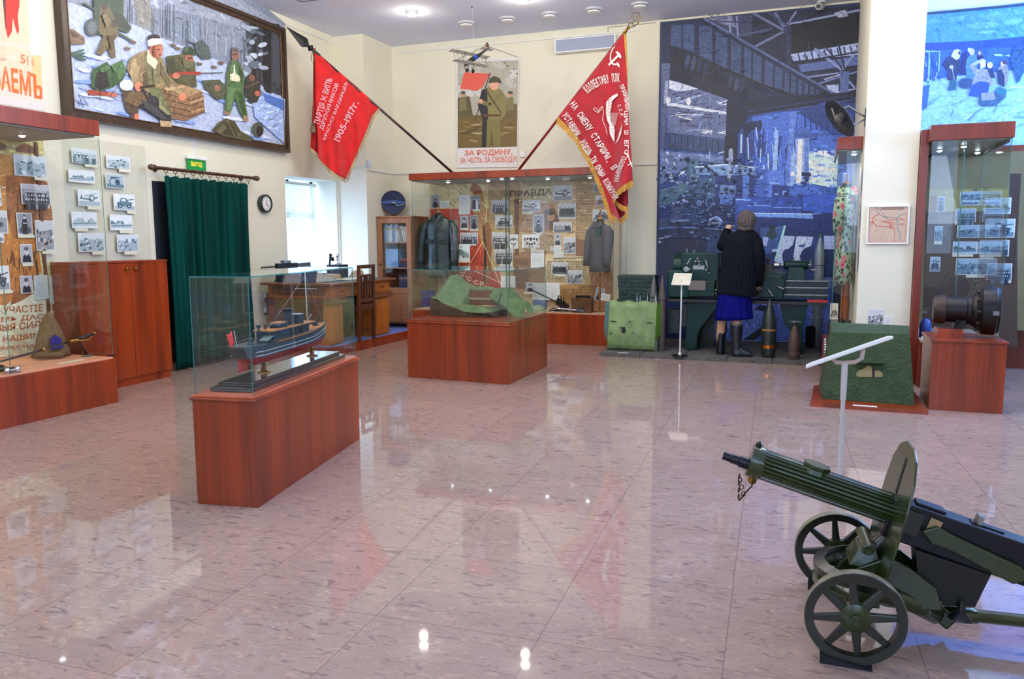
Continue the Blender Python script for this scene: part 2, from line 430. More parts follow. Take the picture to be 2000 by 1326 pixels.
# window: frame, panes, blind
FR = M('window_frame_paint', (225, 228, 232), .35, var=.01)
m = MB(); xf = XL-.38
for y in (WY0, (WY0+WY1)/2-.03, WY1-.06): m.box((xf-.05, y, WZ0), (xf, y+.06, WZ1))
for z in (WZ0, WZ1-.06, 1.62): m.box((xf-.05, WY0, z), (xf, WY1, z+.06))
struct('window_1', m, FR)
struct('trim_1', MB().box((XL-.36, WY0, WZ0), (XL+.05, WY1, WZ0+.03)), FR)
bl = thing('venetian_blind', 'white venetian blind with narrow slats hanging in the bright left-hand window', 'blind', (XL-.31, 9.0, 2.06))
BLM = nt('blind_slat')[0]; _t = BLM.node_tree; _b = _t.nodes['Principled BSDF']; _b.inputs['Base Color'].default_value = (.8, .84, .9, 1); _b.inputs['Roughness'].default_value = .5
_n = node(_t, 'ShaderNodeTexNoise', Scale=6.0); _tl = node(_t, 'ShaderNodeBsdfTranslucent'); _tl.inputs[0].default_value = (.75, .85, 1, 1)
_mx = node(_t, 'ShaderNodeMixShader'); _mr = node(_t, 'ShaderNodeMapRange'); _mr.inputs['To Min'].default_value = .3; _mr.inputs['To Max'].default_value = .4
_t.links.new(_n.outputs['Fac'], _mr.inputs['Value']); _t.links.new(_mr.outputs[0], _mx.inputs[0]); _t.links.new(_b.outputs[0], _mx.inputs[1]); _t.links.new(_tl.outputs[0], _mx.inputs[2]); _t.links.new(_mx.outputs[0], _t.nodes['Material Output'].inputs[0])
box('headrail', (XL-.335, WY0+.02, 2.04), (XL-.285, WY1-.04, 2.075), WHITE, bl)
m = MB(); z = 2.03
while z > .86:
    m.cbox((XL-.31, 9.0, z), (.026, WY1-WY0-.08, .0015), (0, rad(38), 0)); z -= .0235
m.obj('slats', BLM, bl, kind='stuff')
m = MB()
for y in (8.62, 9.03, 9.42): m.cyl((XL-.296, y, 2.04), (XL-.296, y, .86), .0022, n=6)
m.cyl((XL-.28, 9.40, 2.03), (XL-.28, 9.40, 1.2), .005, n=8)
m.obj('ladder_cord', WHITE, bl)
box('bottom_rail', (XL-.325, WY0+.02, .845), (XL-.295, WY1-.04, .862), WHITE, bl)
# flat dark panel painting the shade of the doorway recess behind the curtain
struct('door_1', MB().box((XL, 6.285, 0), (XL+.012, 7.62, 1.9)), M('doorway_shade', (16, 22, 34), .6))
# picture rails, conduits
RAIL = M('white_rail', (224, 222, 214), .4, var=.01)
struct('trim_2', MB().box((XL, Y0, 3.915), (XL+.02, 9.62, 3.935)), RAIL)
struct('trim_3', MB().box((-5.60, YB-.02, 3.905), (-2.15, YB, 3.925)), RAIL)
m = MB(); m.box((-5.675, 9.64, 2.245), (-5.655, YB, 2.268)).box((-5.675, YB-.02, 2.245), (-1.9, YB, 2.268)); struct('trim_4', m, RAIL)
m = MB(); m.box((-5.675-.34, 9.60, 2.285), (-5.675, 9.62, 2.30)); struct('trim_5', m, RAIL)
m = MB(); m.box((XL, 9.598, 1.0), (XL+.02, 9.618, 2.10)); struct('trim_6', m, RAIL)
struct('trim_7', MB().box((XL, Y0, 0), (XL+.015, 7.7, .07)), M('baseboard_paint', (150, 136, 112), .5))
# ceiling hatch
m = MB()
for a in (((-5.58, 7.6), (-5.57, 8.13)), ((-5.58, 8.12), (-5.07, 8.13)), ((-5.08, 7.6), (-5.07, 8.13)), ((-5.58, 7.6), (-5.07, 7.61))):
    m.box((a[0][0], a[0][1], CEIL-.004), (a[1][0], a[1][1], CEIL))
struct('trim_8', m, M('hatch_gap', (46, 44, 60), .7))
# ------------------------------------------------------------------ show cases and furniture
RED = wood('red_cherry_veneer', (96, 30, 5), (156, 58, 10), .32, 7)
DRED = wood('dark_mahogany_veneer', (84, 24, 8), (128, 44, 18), .4, 7)
PINKBOARD = M('salmon_case_floor', (214, 150, 112), .6, var=.03)
DARK = M('black_metal', (22, 22, 24), .4, .3)
CHROME = M('polished_chrome', (210, 212, 216), .15, 1.0, var=.01)
BRASS = M('aged_brass', (150, 112, 52), .3, 1.0)
LAMPGLOW = M('lamp_lens', (255, 250, 240), .3, emit=(235, 250, 255), es=14)
def pane(A, B, z0, z1, parent, name='glass_pane', t=.006):
    A = V((*A, 0)); B = V((*B, 0)); n = V((-(B-A).y, (B-A).x, 0)).normalized()*t/2
    m = MB(); up = V((0, 0, 1))
    m.hull8([A-n+up*z0, B-n+up*z0, B+n+up*z0, A+n+up*z0], [A-n+up*z1, B-n+up*z1, B+n+up*z1, A+n+up*z1])
    fs = sorted(m.bm.faces, key=lambda f: -f.calc_area())
    for f in fs[2:]: f.material_index = 1
    return m.obj(name, [GLASS, GEDGE], parent)
def flat_pane(pts, z, parent, t=.006):
    m = MB().prism([(p[0], p[1], z) for p in pts], (0, 0, t))
    fs = sorted(m.bm.faces, key=lambda f: -f.calc_area())
    for f in fs[2:]: f.material_index = 1
    return m.obj('glass_lid', [GLASS, GEDGE], parent)
def spot(parent, x, y, z, power=3.0, col=(.9, 1, .95), cone=1.9):
    m = MB(); m.lathe([(.034, 0), (.034, -.006), (.026, -.012)], (x, y, z), n=16); o = m.obj('lamp_housing', CHROME, parent, smooth=35)
    MB().lathe([(.022, -.0125), (.022, -.016), (.012, -.022)], (x, y, z), n=14).obj('lens', LAMPGLOW, o)
    light('case_lamp_light', 'SPOT', (x, y, z-.045), power, col, .02, direc=(0, 0, -1), cone=cone)
def inset(pts, d):
    c = V((sum(p[0] for p in pts)/4, sum(p[1] for p in pts)/4)); out = []
    for p in pts:
        v = V(p)-c; out.append(tuple(c+V((v.x-d*(1 if v.x > 0 else -1), v.y-d*(1 if v.y > 0 else -1)))))
    return out
def island_case(name, label, A, B, Cc, h, hg, edge):
    D = (A[0]+Cc[0]-B[0], A[1]+Cc[1]-B[1]); P = [A, B, Cc, D]
    c = (sum(p[0] for p in P)/4, sum(p[1] for p in P)/4)
    r = thing(name, label, 'display case', (*c, 0))
    MB().prism([(p[0], p[1], 0) for p in P], (0, 0, h-.03)).obj('plinth', RED, r, bevel=.002)
    Q = inset(P, -.012)
    MB().prism([(p[0], p[1], h-.03) for p in Q], (0, 0, .016)).obj('top_moulding', RED, r, bevel=.006)
    Q = inset(P, .002)
    MB().prism([(p[0], p[1], h-.0141) for p in Q], (0, 0, .014)).obj('top_board', edge, r, bevel=.003)
    G = inset(P, .012)
    for i in range(4): pane(G[i], G[(i+1) % 4], h, hg-.006, r)
    flat_pane(G, hg-.006, r)
    return r, P
SALMON = wood('salmon_cherry_top', (176, 78, 44), (214, 112, 72), .3, 7)
ship_case, SP = island_case('ship_display_case', 'low red wooden plinth under a glass box holding the grey warship model', (-2.84, 3.095), (-2.508, 3.142), (-2.77, 4.525), .556, 1.135, SALMON)
bunk_case, BP = island_case('bunker_model_case', 'square red wooden plinth under a glass box holding the green bunker model', (-3.605, 6.794), (-2.541, 6.72), (-2.545, 7.858), .56, 1.032, RED)

def wall_case(name, label, wood_, zc0=2.10, zc1=2.245):
    return thing(name, label, 'display case')
# left display case, along the left wall
LC = thing('tall_display_case', 'tall glass display case with red cornice and plinth holding the sabre, against the left wall', 'display case', (-5.7, 3.8, 0))
box('plinth', (XL+.002, 2.6, 0), (-5.29, 4.94, .362), RED, LC, bevel=.002)
box('case_floor', (XL+.002, 2.6, .362), (-5.31, 4.93, .375), PINKBOARD, LC)
box('cornice', (XL+.002, 2.6, 2.13), (-5.29, 4.925, 2.245), RED, LC, bevel=.002)
box('cornice_lining', (XL+.01, 2.62, 2.118), (-5.32, 4.90, 2.131), M('grey_case_lining', (150, 140, 124), .6), LC)
box('back_panel', (XL+.003, 2.6, .375), (XL+.018, 5.03, 2.13), M('buff_panel', (196, 150, 90), .7), LC)
box('end_post', (XL+.018, 5.005, .375), (XL+.034, 5.03, 2.13), M('brown_post', (92, 46, 26), .5), LC)
pane((-5.345, 2.6), (-5.345, 4.06), .375, 2.12, LC); pane((-5.345, 4.064), (-5.345, 4.965), .375, 2.12, LC); pane((-5.345, 4.965), (XL+.02, 4.965), .375, 2.12, LC)
spot(LC, -5.66, 4.55, 2.118, 9); spot(LC, -5.66, 3.6, 2.118, 9)
m = MB()
for y in (4.03, 4.11): m.sph((-5.335, y, .40), .02, 10, 6)
m.tube([(-5.335, 4.03, .40), (-5.335, 4.11, .40)], .006); m.box((-5.36, 4.02, .375), (-5.31, 4.12, .383)); m.obj('pane_clip', CHROME, LC, smooth=40)
box('corner_clip', (-5.365, 4.925, .376), (-5.33, 4.965, .39), M('dark_clip', (70, 40, 46), .3, .6), LC)

# two-door cupboard
cb = thing('low_cupboard', 'red wooden two-door cupboard standing between the left display case and the green curtain', 'cupboard', (-5.95, 5.5, 0))
CBX, CY0, CY1 = -5.80, 5.07, 6.085
box('body', (XL+.016, CY0, .07), (CBX-.018, CY1, 1.115), RED, cb)
box('top', (XL+.016, CY0, 1.115), (CBX+.004, CY1+.004, 1.135), RED, cb, bevel=.002)
box('toe_kick', (XL+.03, CY0+.01, 0), (CBX-.015, CY1-.01, .07), RED, cb)
ym = 5.64
for i, (a, b_) in enumerate(((CY0, ym-.002), (ym+.002, CY1))):
    d = box('door', (CBX-.018, a, .072), (CBX, b_, 1.112), RED, cb, bevel=.0015)
    yk = ym-.05 if i == 0 else ym+.05
    MB().lathe([(.006, 0), (.006, .014), (.014, .018), (.016, .026), (.010, .032)], (CBX, yk, 1.06), (1, 0, 0), 14).obj('knob', BRASS, d, smooth=40)
    if i: MB().cyl((CBX, yk+.022, 1.058), (CBX+.012, yk+.022, 1.058), .010, n=12).obj('lock', CHROME, d)

# back-wall display case
BX0, BX1, BYF = -5.02, -2.275, 9.62
BC = thing('long_display_case', 'long glass display case of coats and photographs against the back wall, red cornice and plinth', 'display case', (-3.65, 10.0, 0))
box('plinth', (BX0, BYF, 0), (BX1-.01, YB-.001, .385), RED, BC, bevel=.002)
box('case_floor', (BX0+.01, BYF+.012, .385), (BX1-.02, YB-.002, .395), M('beige_case_floor', (196, 160, 128), .6), BC)
box('cornice', (BX0-.005, BYF-.02, 2.09), (BX1+.01, YB-.03, 2.178), RED, BC, bevel=.002)
box('cornice_lining', (BX0+.02, BYF+.02, 2.078), (BX1-.02, YB-.03, 2.091), M('mirror_grey_lining', (120, 118, 108), .35), BC)
box('back_panel', (-5.105, YB-.022, .395), (-2.345, YB-.004, 2.09), M('buff_collage_panel', (188, 156, 116), .6), BC)
box('end_post', (-2.372, YB-.03, .2), (-2.348, YB-.0225, 2.0), M('red_brown_post', (120, 44, 26), .5), BC)
for a, b_ in ((-5.0, -3.655), (-3.645, BX1)): pane((a, BYF+.015), (b_, BYF+.015), .395, 2.09, BC)
pane((-5.0, BYF+.02), (-5.0, YB-.03), .395, 2.09, BC); pane((BX1, BYF+.02), (BX1, YB-.03), .395, 2.09, BC)
for x in (-3.674, -3.632): box('pane_edge', (x-.004, BYF+.012, .395), (x+.004, BYF+.03, 2.08), M('dark_glass_edge', (40, 66, 62), .3), BC)
for x in (-4.55, -3.98, -3.17, -2.62): spot(BC, x, 9.80, 2.078, 7.0)
for x in (-3.72, -3.58): box('pane_clip', (x-.025, BYF-.002, 2.055), (x+.025, BYF+.03, 2.088), M('white_clip', (225, 230, 226), .3), BC)
MB().lathe([(.05, 0), (.05, -.02), (.035, -.035)], (-2.93, 9.80, 2.078), n=18).obj('smoke_detector', WHITE, BC, smooth=40)

# right-hand display case beside the pier
RC = thing('corner_display_case', 'tall glass display case with lit ceiling lamps behind the black motor, dark red cornice', 'display case', (1.22, 8.4, 0))
RX0, RX1, RYF = .905, 1.50, 7.76
box('plinth', (RX0, RYF, 0), (RX1-.005, 8.98, .40), DRED, RC)
box('case_floor', (RX0+.01, RYF+.012, .40), (RX1-.02, 8.97, .41), M('pale_case_floor', (170, 150, 130), .6), RC)
box('cornice', (RX0-.012, RYF-.012, 2.12), (RX1+.012, 8.99, 2.25), DRED, RC, bevel=.002)
box('cornice_lining', (RX0+.01, RYF+.01, 2.108), (RX1-.01, 8.96, 2.121), M('dim_lining', (96, 92, 84), .3), RC)
box('side_panel', (PX1+.004, 7.93, 0), (RX0-.0005, 9.0, 2.235), DRED, RC, bevel=.002)
box('back_panel', (RX0, 8.985, .41), (2.4, 9.0, 2.12), M('sage_panel', (120, 116, 84), .7, var=.1, scale=3), RC)
box('top_bar', (RX0+.02, 8.955, 2.085), (RX1-.01, 8.98, 2.107), DARK, RC)
box('side_bar', (RX1-.04, RYF+.02, 2.085), (RX1-.015, 8.955, 2.107), DARK, RC)
pane((RX0+.005, RYF+.012), (RX1, RYF+.012), .41, 2.12, RC); pane((RX1, RYF+.016), (RX1, 8.98), .41, 2.12, RC)
pane((1.16, RYF+.02), (1.16, RYF+.06), .41, 2.10, RC, 'glass_fin')
for x, y in ((1.20, 8.12), (1.05, 8.42), (1.41, 8.75)): spot(RC, x, y, 2.108, 1.6, (.8, .95, 1))
MB().lathe([(.06, 0), (.06, -.02), (.04, -.03)], (1.13, 8.30, 2.108), n=18).obj('smoke_detector', M('grey_plastic', (150, 146, 140), .5), RC, smooth=40)
# a farther case behind it on the right
FC = thing('rear_display_case', 'dark red display case farther back, half seen past the corner display case', 'display case', (2.7, 9.7, 0))
box('plinth', (1.80, 9.24, 0), (3.6, 10.35, .40), DRED, FC)
box('case_floor', (1.80, 9.24, .40), (3.6, 10.35, .415), M('pale_case_floor', (170, 150, 130), .6), FC)
box('cornice', (1.62, 9.22, 2.02), (3.6, 10.35, 2.20), DRED, FC)
box('back_panel', (1.70, 10.30, .415), (3.6, 10.34, 2.02), M('brown_backdrop', (92, 62, 46), .7, var=.15, scale=4), FC)
pane((1.80, 9.25), (3.6, 9.25), .415, 2.02, FC)

# dress case in the niche
DC = thing('narrow_display_case', 'narrow glass display case in the niche beside the white pier holding the floral dress', 'display case', (.29, 8.9, 0))
DX0, DYF = .175, 8.30
WCASE = M('white_case_floor', (222, 220, 214), .5)
box('plinth', (DX0+.01, DYF, 0), (PX0-.001, 9.7, .40), RED, DC)
box('case_floor', (DX0+.012, DYF+.005, .40), (PX0-.002, 9.7, .412), WCASE, DC)
box('cornice', (DX0, DYF-.02, 2.13), (PX0-.001, 9.72, 2.245), RED, DC, bevel=.002)
box('cornice_lining', (DX0+.01, DYF, 2.115), (PX0-.002, 9.7, 2.131), M('mirror_grey_lining', (120, 118, 108), .35), DC)
pane((DX0+.012, DYF+.01), (PX0-.002, DYF+.01), .412, 2.12, DC); pane((DX0+.012, DYF+.016), (DX0+.012, 9.69), .412, 2.12, DC)
pane((DX0+.016, 9.69), (PX0-.002, 9.69), .412, 2.12, DC)
spot(DC, .33, 8.50, 2.115, 3, (1, .98, .9))
# sloping red stand in front of it
ss = thing('sloping_stand', 'dark red sloping stand with a crumpled silver exhibit, half hidden behind the green pillbox', 'stand', (.146, 8.2, 0))
MB().prism([(.118, 8.75, 0), (.118, 7.75, 0), (.118, 7.75, .17), (.118, 8.75, .33)], (.054, 0, 0)).obj('body', M('dark_red_paint', (120, 34, 30), .3, coat=.3), ss)
m = MB(); random.seed(4)
for i in range(7): m.sph((.146, 8.0+.09*i, .22+.0144*i), (.022, .05, .018), 8, 5)
m.obj('silver_foil', M('crumpled_silver', (220, 222, 226), .2, .9), ss, smooth='all')

# pedestal of the motor
pd = thing('motor_pedestal', 'square red wooden pedestal carrying the black motor at the right', 'pedestal', (1.12, 7.05, 0))
box('plinth', (.872, 6.772, 0), (1.366, 7.33, .522), RED, pd, bevel=.002)
box('top', (.862, 6.762, .522), (1.376, 7.34, .541), RED, pd, bevel=.003)
box('cradle', (.925, 6.93, .541), (1.10, 7.16, .605), RED, pd, bevel=.002)

# podium with blue carpet
po = thing('exhibit_podium', 'low red-edged podium with dark blue carpet under the desk and chair', 'podium', (-5.6, 9.0, 0))
CARP = M('royal_blue_carpet', (10, 50, 160), .95, var=.12, scale=60, sheen=.3)
m = MB(); m.prism([(XL+.02, 7.72, .09), (-5.062, 7.72, .09), (-5.062, YB-.002, .09), (-5.67, YB-.002, .09), (-5.67, 9.615, .09), (XL+.02, 9.615, .09)], (0, 0, .0145)); m.obj('carpet', CARP, po)
m = MB(); m.box((-5.062, 7.70, 0), (-5.045, YB-.002, .107)).box((XL+.02, 7.70, 0), (-5.062, 7.72, .107)); m.obj('kickboard', RED, po)

# desk
OAK = wood('honey_oak', (134, 72, 22), (188, 108, 36), .38, 10)
OAKD = wood('brown_oak', (84, 44, 22), (122, 68, 34), .4, 10)
OAKH = wood('honey_oak_top', (104, 58, 28), (142, 86, 44), .3, 10, axis=1)
dk = thing('writing_desk', 'old honey oak writing desk with two door pedestals on the blue podium', 'desk', (-5.55, 8.4, .105))
zb = .105; DXF = -5.13; DXB = -5.98
def panel_door(name, x, y0, y1, z0, z1, mat, par):
    o = box(name, (x-.02, y0, z0), (x, y1, z1), mat, par, bevel=.002)
    m = MB(); w = .05
    for a, b_ in (((y0+w-.008, z0+.09), (y0+w, z1-.09)), ((y1-w, z0+.09), (y1-w+.008, z1-.09)), ((y0+w-.008, z0+.082), (y1-w+.008, z0+.092)), ((y0+w-.008, z1-.092), (y1-w+.008, z1-.082))):
        m.box((x, a[0], a[1]), (x+.008, b_[0], b_[1]))
    m.obj('moulding', mat, o); return o
for y0, y1 in ((7.84, 8.10), (8.80, 9.19)):
    box('pedestal', (DXB, y0, zb), (DXF-.02, y1, .585), OAK, dk)
    panel_door('door', DXF, y0+.012, y1-.012, zb+.02, .575, OAK, dk)
for a, b_ in ((7.80, 8.13), (8.77, 9.23)): box('ledge', (DXB-.03, a, .588), (DXF+.03, b_, .655), OAKD, dk, bevel=.008)
box('apron', (DXB+.01, 7.83, .655), (DXF+.005, 9.20, .80), OAK, dk)
for y0, y1 in ((7.86, 8.20), (8.24, 8.76), (8.80, 9.17)):
    d = box('drawer', (DXF+.005, y0, .675), (DXF+.017, y1, .785), OAK, dk, bevel=.003)
    MB().tube([(DXF+.017, (y0+y1)/2-.04, .735), (DXF+.035, (y0+y1)/2-.03, .722), (DXF+.035, (y0+y1)/2+.03, .722), (DXF+.017, (y0+y1)/2+.04, .735)], .005, 8).obj('pull', M('old_bronze', (60, 44, 32), .4, .8), d, smooth=40)
m = MB(); m.box((DXB+.06, 7.826, .68), (DXF-.06, 7.832, .79)); m.obj('end_panel', OAKD, dk, bevel=.002)
m = MB(); m.box((DXB+.08, 7.834, .20), (DXF-.10, 7.840, .56)); m.obj('lower_end_panel', OAKD, dk, bevel=.002)
box('top', (DXB-.06, 7.76, .80), (DXF+.07, 9.27, .828), OAKH, dk, bevel=.01)
box('writing_mat', (DXB+.05, 7.95, .828), (DXF-.03, 9.18, .831), M('green_baize', (20, 60, 62), .8), dk)
# chair
DBR = wood('dark_walnut', (52, 24, 12), (86, 44, 22), .35, 12)
ch = thing('desk_chair', 'dark brown wooden chair with slatted back drawn up to the desk', 'chair', (-5.2, 8.46, .105))
cx0, cy0, cy1 = -5.04, 8.29, 8.625
for y in (cy0, cy1): MB().hull8([(cx0-.02, y-.018, .105), (cx0+.018, y-.018, .105), (cx0+.018, y+.018, .105), (cx0-.02, y+.018, .105)], [(cx0+.0, y-.018, 1.02), (cx0+.032, y-.018, 1.02), (cx0+.032, y+.018, 1.02), (cx0+.0, y+.018, 1.02)]).obj('rear_leg', DBR, ch, bevel=.003)
for y in (cy0+.01, cy1-.01): MB().hull8([(-5.44, y-.016, .105), (-5.41, y-.016, .105), (-5.41, y+.016, .105), (-5.44, y+.016, .105)], [(-5.45, y-.02, .54), (-5.41, y-.02, .54), (-5.41, y+.02, .54), (-5.45, y+.02, .54)]).obj('front_leg', DBR, ch, bevel=.003)
m = MB(); m.box((cx0+.004, cy0, .975), (cx0+.03, cy1, 1.02)).box((cx0, cy0, .875), (cx0+.026, cy1, .905)); m.obj('top_rail', DBR, ch, bevel=.004)
for y in (8.355, 8.43, 8.485, 8.56): box('back_slat', (cx0-.003, y-.014, .60), (cx0+.015, y+.014, .88), DBR, ch, bevel=.002)
box('lower_rail', (cx0-.008, cy0, .575), (cx0+.016, cy1, .612), DBR, ch, bevel=.003)
box('seat', (-5.46, cy0-.01, .525), (cx0+.015, cy1+.01, .55), DBR, ch, bevel=.006)
m = MB(); m.box((cx0-.012, cy0, .47), (cx0+.010, cy1, .525)).box((-5.45, cy0, .47), (-5.43, cy1, .525)).box((-5.44, cy0-.01, .47), (cx0, cy0+.01, .525)).box((-5.44, cy1-.01, .47), (cx0, cy1+.01, .525)); m.obj('seat_frame', DBR, ch)
box('stretcher', (cx0-.012, cy0, .22), (cx0+.008, cy1, .25), DBR, ch)
# bookcase in the corner
BKW = wood('bookcase_oak', (126, 78, 48), (172, 118, 80), .4, 9)
bk = thing('corner_bookcase', 'tall oak bookcase with one glazed door standing in the corner beside the desk', 'bookcase', (-5.43, 10.1, .105))
KX0, KX1, KY = -5.655, -5.135, 9.86
m = MB(); m.box((KX0, KY, .16), (KX0+.03, YB-.03, 1.615)).box((KX1-.03, KY, .16), (KX1, YB-.03, 1.615)).box((KX0, YB-.045, .16), (KX1, YB-.03, 1.6)).box((KX0, KY, .16), (KX1, YB-.03, .20)); m.obj('carcass', BKW, bk)
box('top', (KX0-.015, KY-.015, 1.615), (KX1+.015, YB-.03, 1.64), BKW, bk, bevel=.004)
m = MB(); m.box((KX0+.005, KY+.01, .105), (KX0+.06, KY+.06, .16)).box((KX1-.06, KY+.01, .105), (KX1-.005, KY+.06, .16)).box((KX0+.02, YB-.1, .105), (KX1-.02, YB-.05, .16)); m.obj('plinth_frame', DBR, bk)
for z in (.62, .92, 1.27): box('shelf', (KX0+.03, KY+.03, z), (KX1-.03, YB-.045, z+.016), BKW, bk)
m = MB(); y = KY-.02
m.box((KX0, y, .18), (KX0+.07, KY, 1.61)).box((KX1-.07, y, .18), (KX1, KY, 1.61)).box((KX0+.07, y, 1.54), (KX1-.07, KY, 1.61)).box((KX0+.07, y, .58), (KX1-.07, KY, .66)).box((KX0+.07, y, .18), (KX1-.07, KY, .25))
d = m.obj('door', BKW, bk, bevel=.003)
box('lower_panel', (KX0+.07, y+.008, .25), (KX1-.07, KY, .58), BKW, d)
pane((KX0+.07, KY-.01), (KX1-.07, KY-.01), .66, 1.54, d, 'door_glass', .004)
MB().sph((KX0+.045, y-.014, .98), .014, 10, 7).obj('knob', M('old_bronze', (60, 44, 32), .4, .8), d, smooth='all')
# ------------------------------------------------------------------ books
random.seed(11)
def books(x0, x1, z, hs, cols, names, y=9.93, d=.2, lean=0, group=''):
    x = x0; i = 0
    while x < x1-.01:
        w = random.uniform(.02, .034); h = random.uniform(*hs); col, cn = random.choice(list(zip(cols, names)))
        r = thing('book', 'x', 'book', (x+w/2, y+d/2, z), 0, group)
        mat = M('book_cloth_'+cn, col, .6, var=.08)
        rot = (0, lean, 0)
        MB().cbox((0, 0, h/2), (w*.96, d, h), None).obj('cover', mat, r, local=True)
        MB().box((-w*.4, -d/2-.0006, h*.72), (w*.4, -d/2, h*.80)).obj('spine_band', M('gilt_band', (170, 140, 80), .5, .3), r, local=True)
        r.rotation_euler = (0, lean, 0)
        r['label'] = label_book(cn, group, i); i += 1
        x += w+(.006 if lean else .001)
def label_book(cn, group, i):
    k = ('first', 'second', 'third', 'fourth', 'fifth', 'sixth', 'seventh', 'eighth', 'ninth', 'tenth', 'eleventh', 'twelfth', 'thirteenth', 'fourteenth', 'fifteenth')
    return f'{cn.replace("_", " ")} book, {k[i]} among the {group}'
GREYS = [(196, 200, 206), (150, 160, 172), (214, 210, 198)]
books(-5.60, -5.40, 1.286, (.22, .25), GREYS+[(70, 110, 180)], ['pale_grey', 'slate_grey', 'cream', 'blue'], group='upright books on the top bookcase shelf')
books(-5.36, -5.22, 1.286, (.21, .23), [(190, 190, 186), (128, 130, 134)], ['light_grey', 'mid_grey'], lean=-.22, group='leaning books on the top bookcase shelf')
books(-5.38, -5.18, .636, (.19, .21), [(36, 44, 84), (30, 36, 60), (48, 52, 96)], ['navy', 'black', 'dark_blue'], group='dark books on the lower bookcase shelf')
for i, (c, n, pos) in enumerate((((44, 52, 92), 'navy', 'lowest'), ((60, 60, 78), 'grey', 'second'), ((90, 36, 40), 'dark_red', 'third'), ((112, 42, 40), 'red', 'topmost'))):
    o = MB().box((-5.37, 9.94, .9365+.031*i), (-5.18, 10.16, .9365+.031*i+.0302)).obj('book', M('book_cloth_'+n, c, .6), bevel=.002)
    tag(o, f'{n.replace("_", " ")} book lying flat, {pos} of the stack on the middle bookcase shelf', 'book', 'stacked books on the middle shelf')
o = MB().box((-5.59, 9.95, .937), (-5.40, 10.17, 1.19)).obj('document_folder', M('blue_folder', (120, 160, 220), .5)); tag(o, 'tall pale blue folder on the middle shelf of the bookcase', 'folder')
# loudspeaker dish on the bookcase
sp = thing('paper_cone_loudspeaker', 'round dark blue paper-cone loudspeaker standing on top of the bookcase', 'loudspeaker', (-5.54, 10.1, 1.64))
c = V((-5.535, 10.10, 1.832)); ax = V((.52, -.85, 0)).normalized()
SPK = M('dark_blue_paper_cone', (40, 50, 84), .7, var=.15, scale=30)
MB().lathe([(.025, -.05), (.08, -.03), (.155, .0), (.162, .006), (.155, .004), (.08, -.02), (.02, -.03)], c, ax, 40).obj('cone', SPK, sp, smooth=50)
m = MB(); x, yv, a = frame(ax); m.tube([c+(x*cos(t)+yv*sin(t))*.163 for t in [2*pi*i/40 for i in range(40)]], .007, 8, closed=True); m.obj('rim', DARK, sp, smooth='all')
side = V((ax.y, -ax.x, 0)); m = MB(); m.prism([c-side*.165+V((0, 0, -.012)), c+side*.165+V((0, 0, -.012)), c+side*.165+V((0, 0, .012)), c+side*.05+V((0, 0, .03)), c-side*.05+V((0, 0, .03)), c-side*.165+V((0, 0, .012))], ax*.012)
m.obj('cross_bar', M('blue_enamel', (30, 70, 150), .3), sp)
MB().sph(c+ax*.02, (.02, .02, .02), 12, 8).obj('driver', CHROME, sp, smooth='all')
m = MB(); m.tube([c-side*.168+V((0, 0, .0)), c-side*.15+V((0, 0, -.09)), c-side*.09+V((0, 0, -.155)), c-side*.0+V((0, 0, -.178)), c+side*.09+V((0, 0, -.155)), c+side*.15+V((0, 0, -.09)), c+side*.168], .005, 8); m.obj('yoke', BRASS, sp, smooth='all')
MB().lathe([(.055, 0), (.055, .01), (.02, .016), (.012, .022)], (c.x, c.y, 1.64), n=20).obj('foot', DBR, sp, smooth=40)
m = MB(); m.tube([c+ax*.02-side*.17, c+ax*.04-side*.12+V((0, 0, -.03)), c+ax*.045-side*.05+V((0, 0, -.04)), c+ax*.03-side*.005], .004, 6); m.obj('lead', M('pale_cord', (180, 190, 200), .6), sp, smooth='all')
# ------------------------------------------------------------------ pictures, posters and the wall print
def quad3(pr, pts, col):
    c = lin(col); pr.o += pr.step; pr._f([pr.bm.verts.new(p) for p in pts], c)
def slab3(pr, h0, h1, z0, z1, P, d, col):
    """front face plus edges of a board"""
    c = lin(col); pr.o += pr.step
    f = [pr.bm.verts.new(P(h, z, pr.o)) for h, z in ((h0, z0), (h1, z0), (h1, z1), (h0, z1))]
    b = [pr.bm.verts.new(P(h, z, pr.o-d)) for h, z in ((h0, z0), (h1, z0), (h1, z1), (h0, z1))]
    pr._f(f, c)
    for i in range(4): pr._f([f[i], b[i], b[(i+1) % 4], f[(i+1) % 4]], c)
RND = random.Random(5)
# --- large battle painting
PF = wood('gilt_dark_frame', (34, 22, 16), (74, 52, 34), .35, 30)
BXX = XL+.06
T = crop(0, 0, 3.315); LP = onp((BXX-.012, 0, 0), (1, 0, 0))
pt = thing('battle_painting', 'large dark-framed painting of soldiers in a snowy forest, on the left wall above the curtain', 'painting', (BXX-.03, 6.88, 2.37))
y0, y1, z0, z1 = 5.305, 8.445, 2.372, 3.835; w = .085
m = MB()
for a, b_ in (((y0, z0), (y1, z0)), ((y1, z0), (y1, z1)), ((y1, z1), (y0, z1)), ((y0, z1), (y0, z0))):
    cc = lambda p, k: (p[0]+(k if p[0] == y0 else -k), p[1]+(k if p[1] == z0 else -k))
    a2, b2 = cc(a, w), cc(b_, w); a1, b1 = cc(a, w*.45), cc(b_, w*.45)
    for q, x0_, x1_ in (((a, b_, b1, a1), XL+.002, BXX+.03), ((a1, b1, b2, a2), XL+.002, BXX+.008)):
        m.hull8([(x0_, *p) for p in q], [(x1_, *p) for p in q])
m.obj('frame', PF, pt)
m = MB()
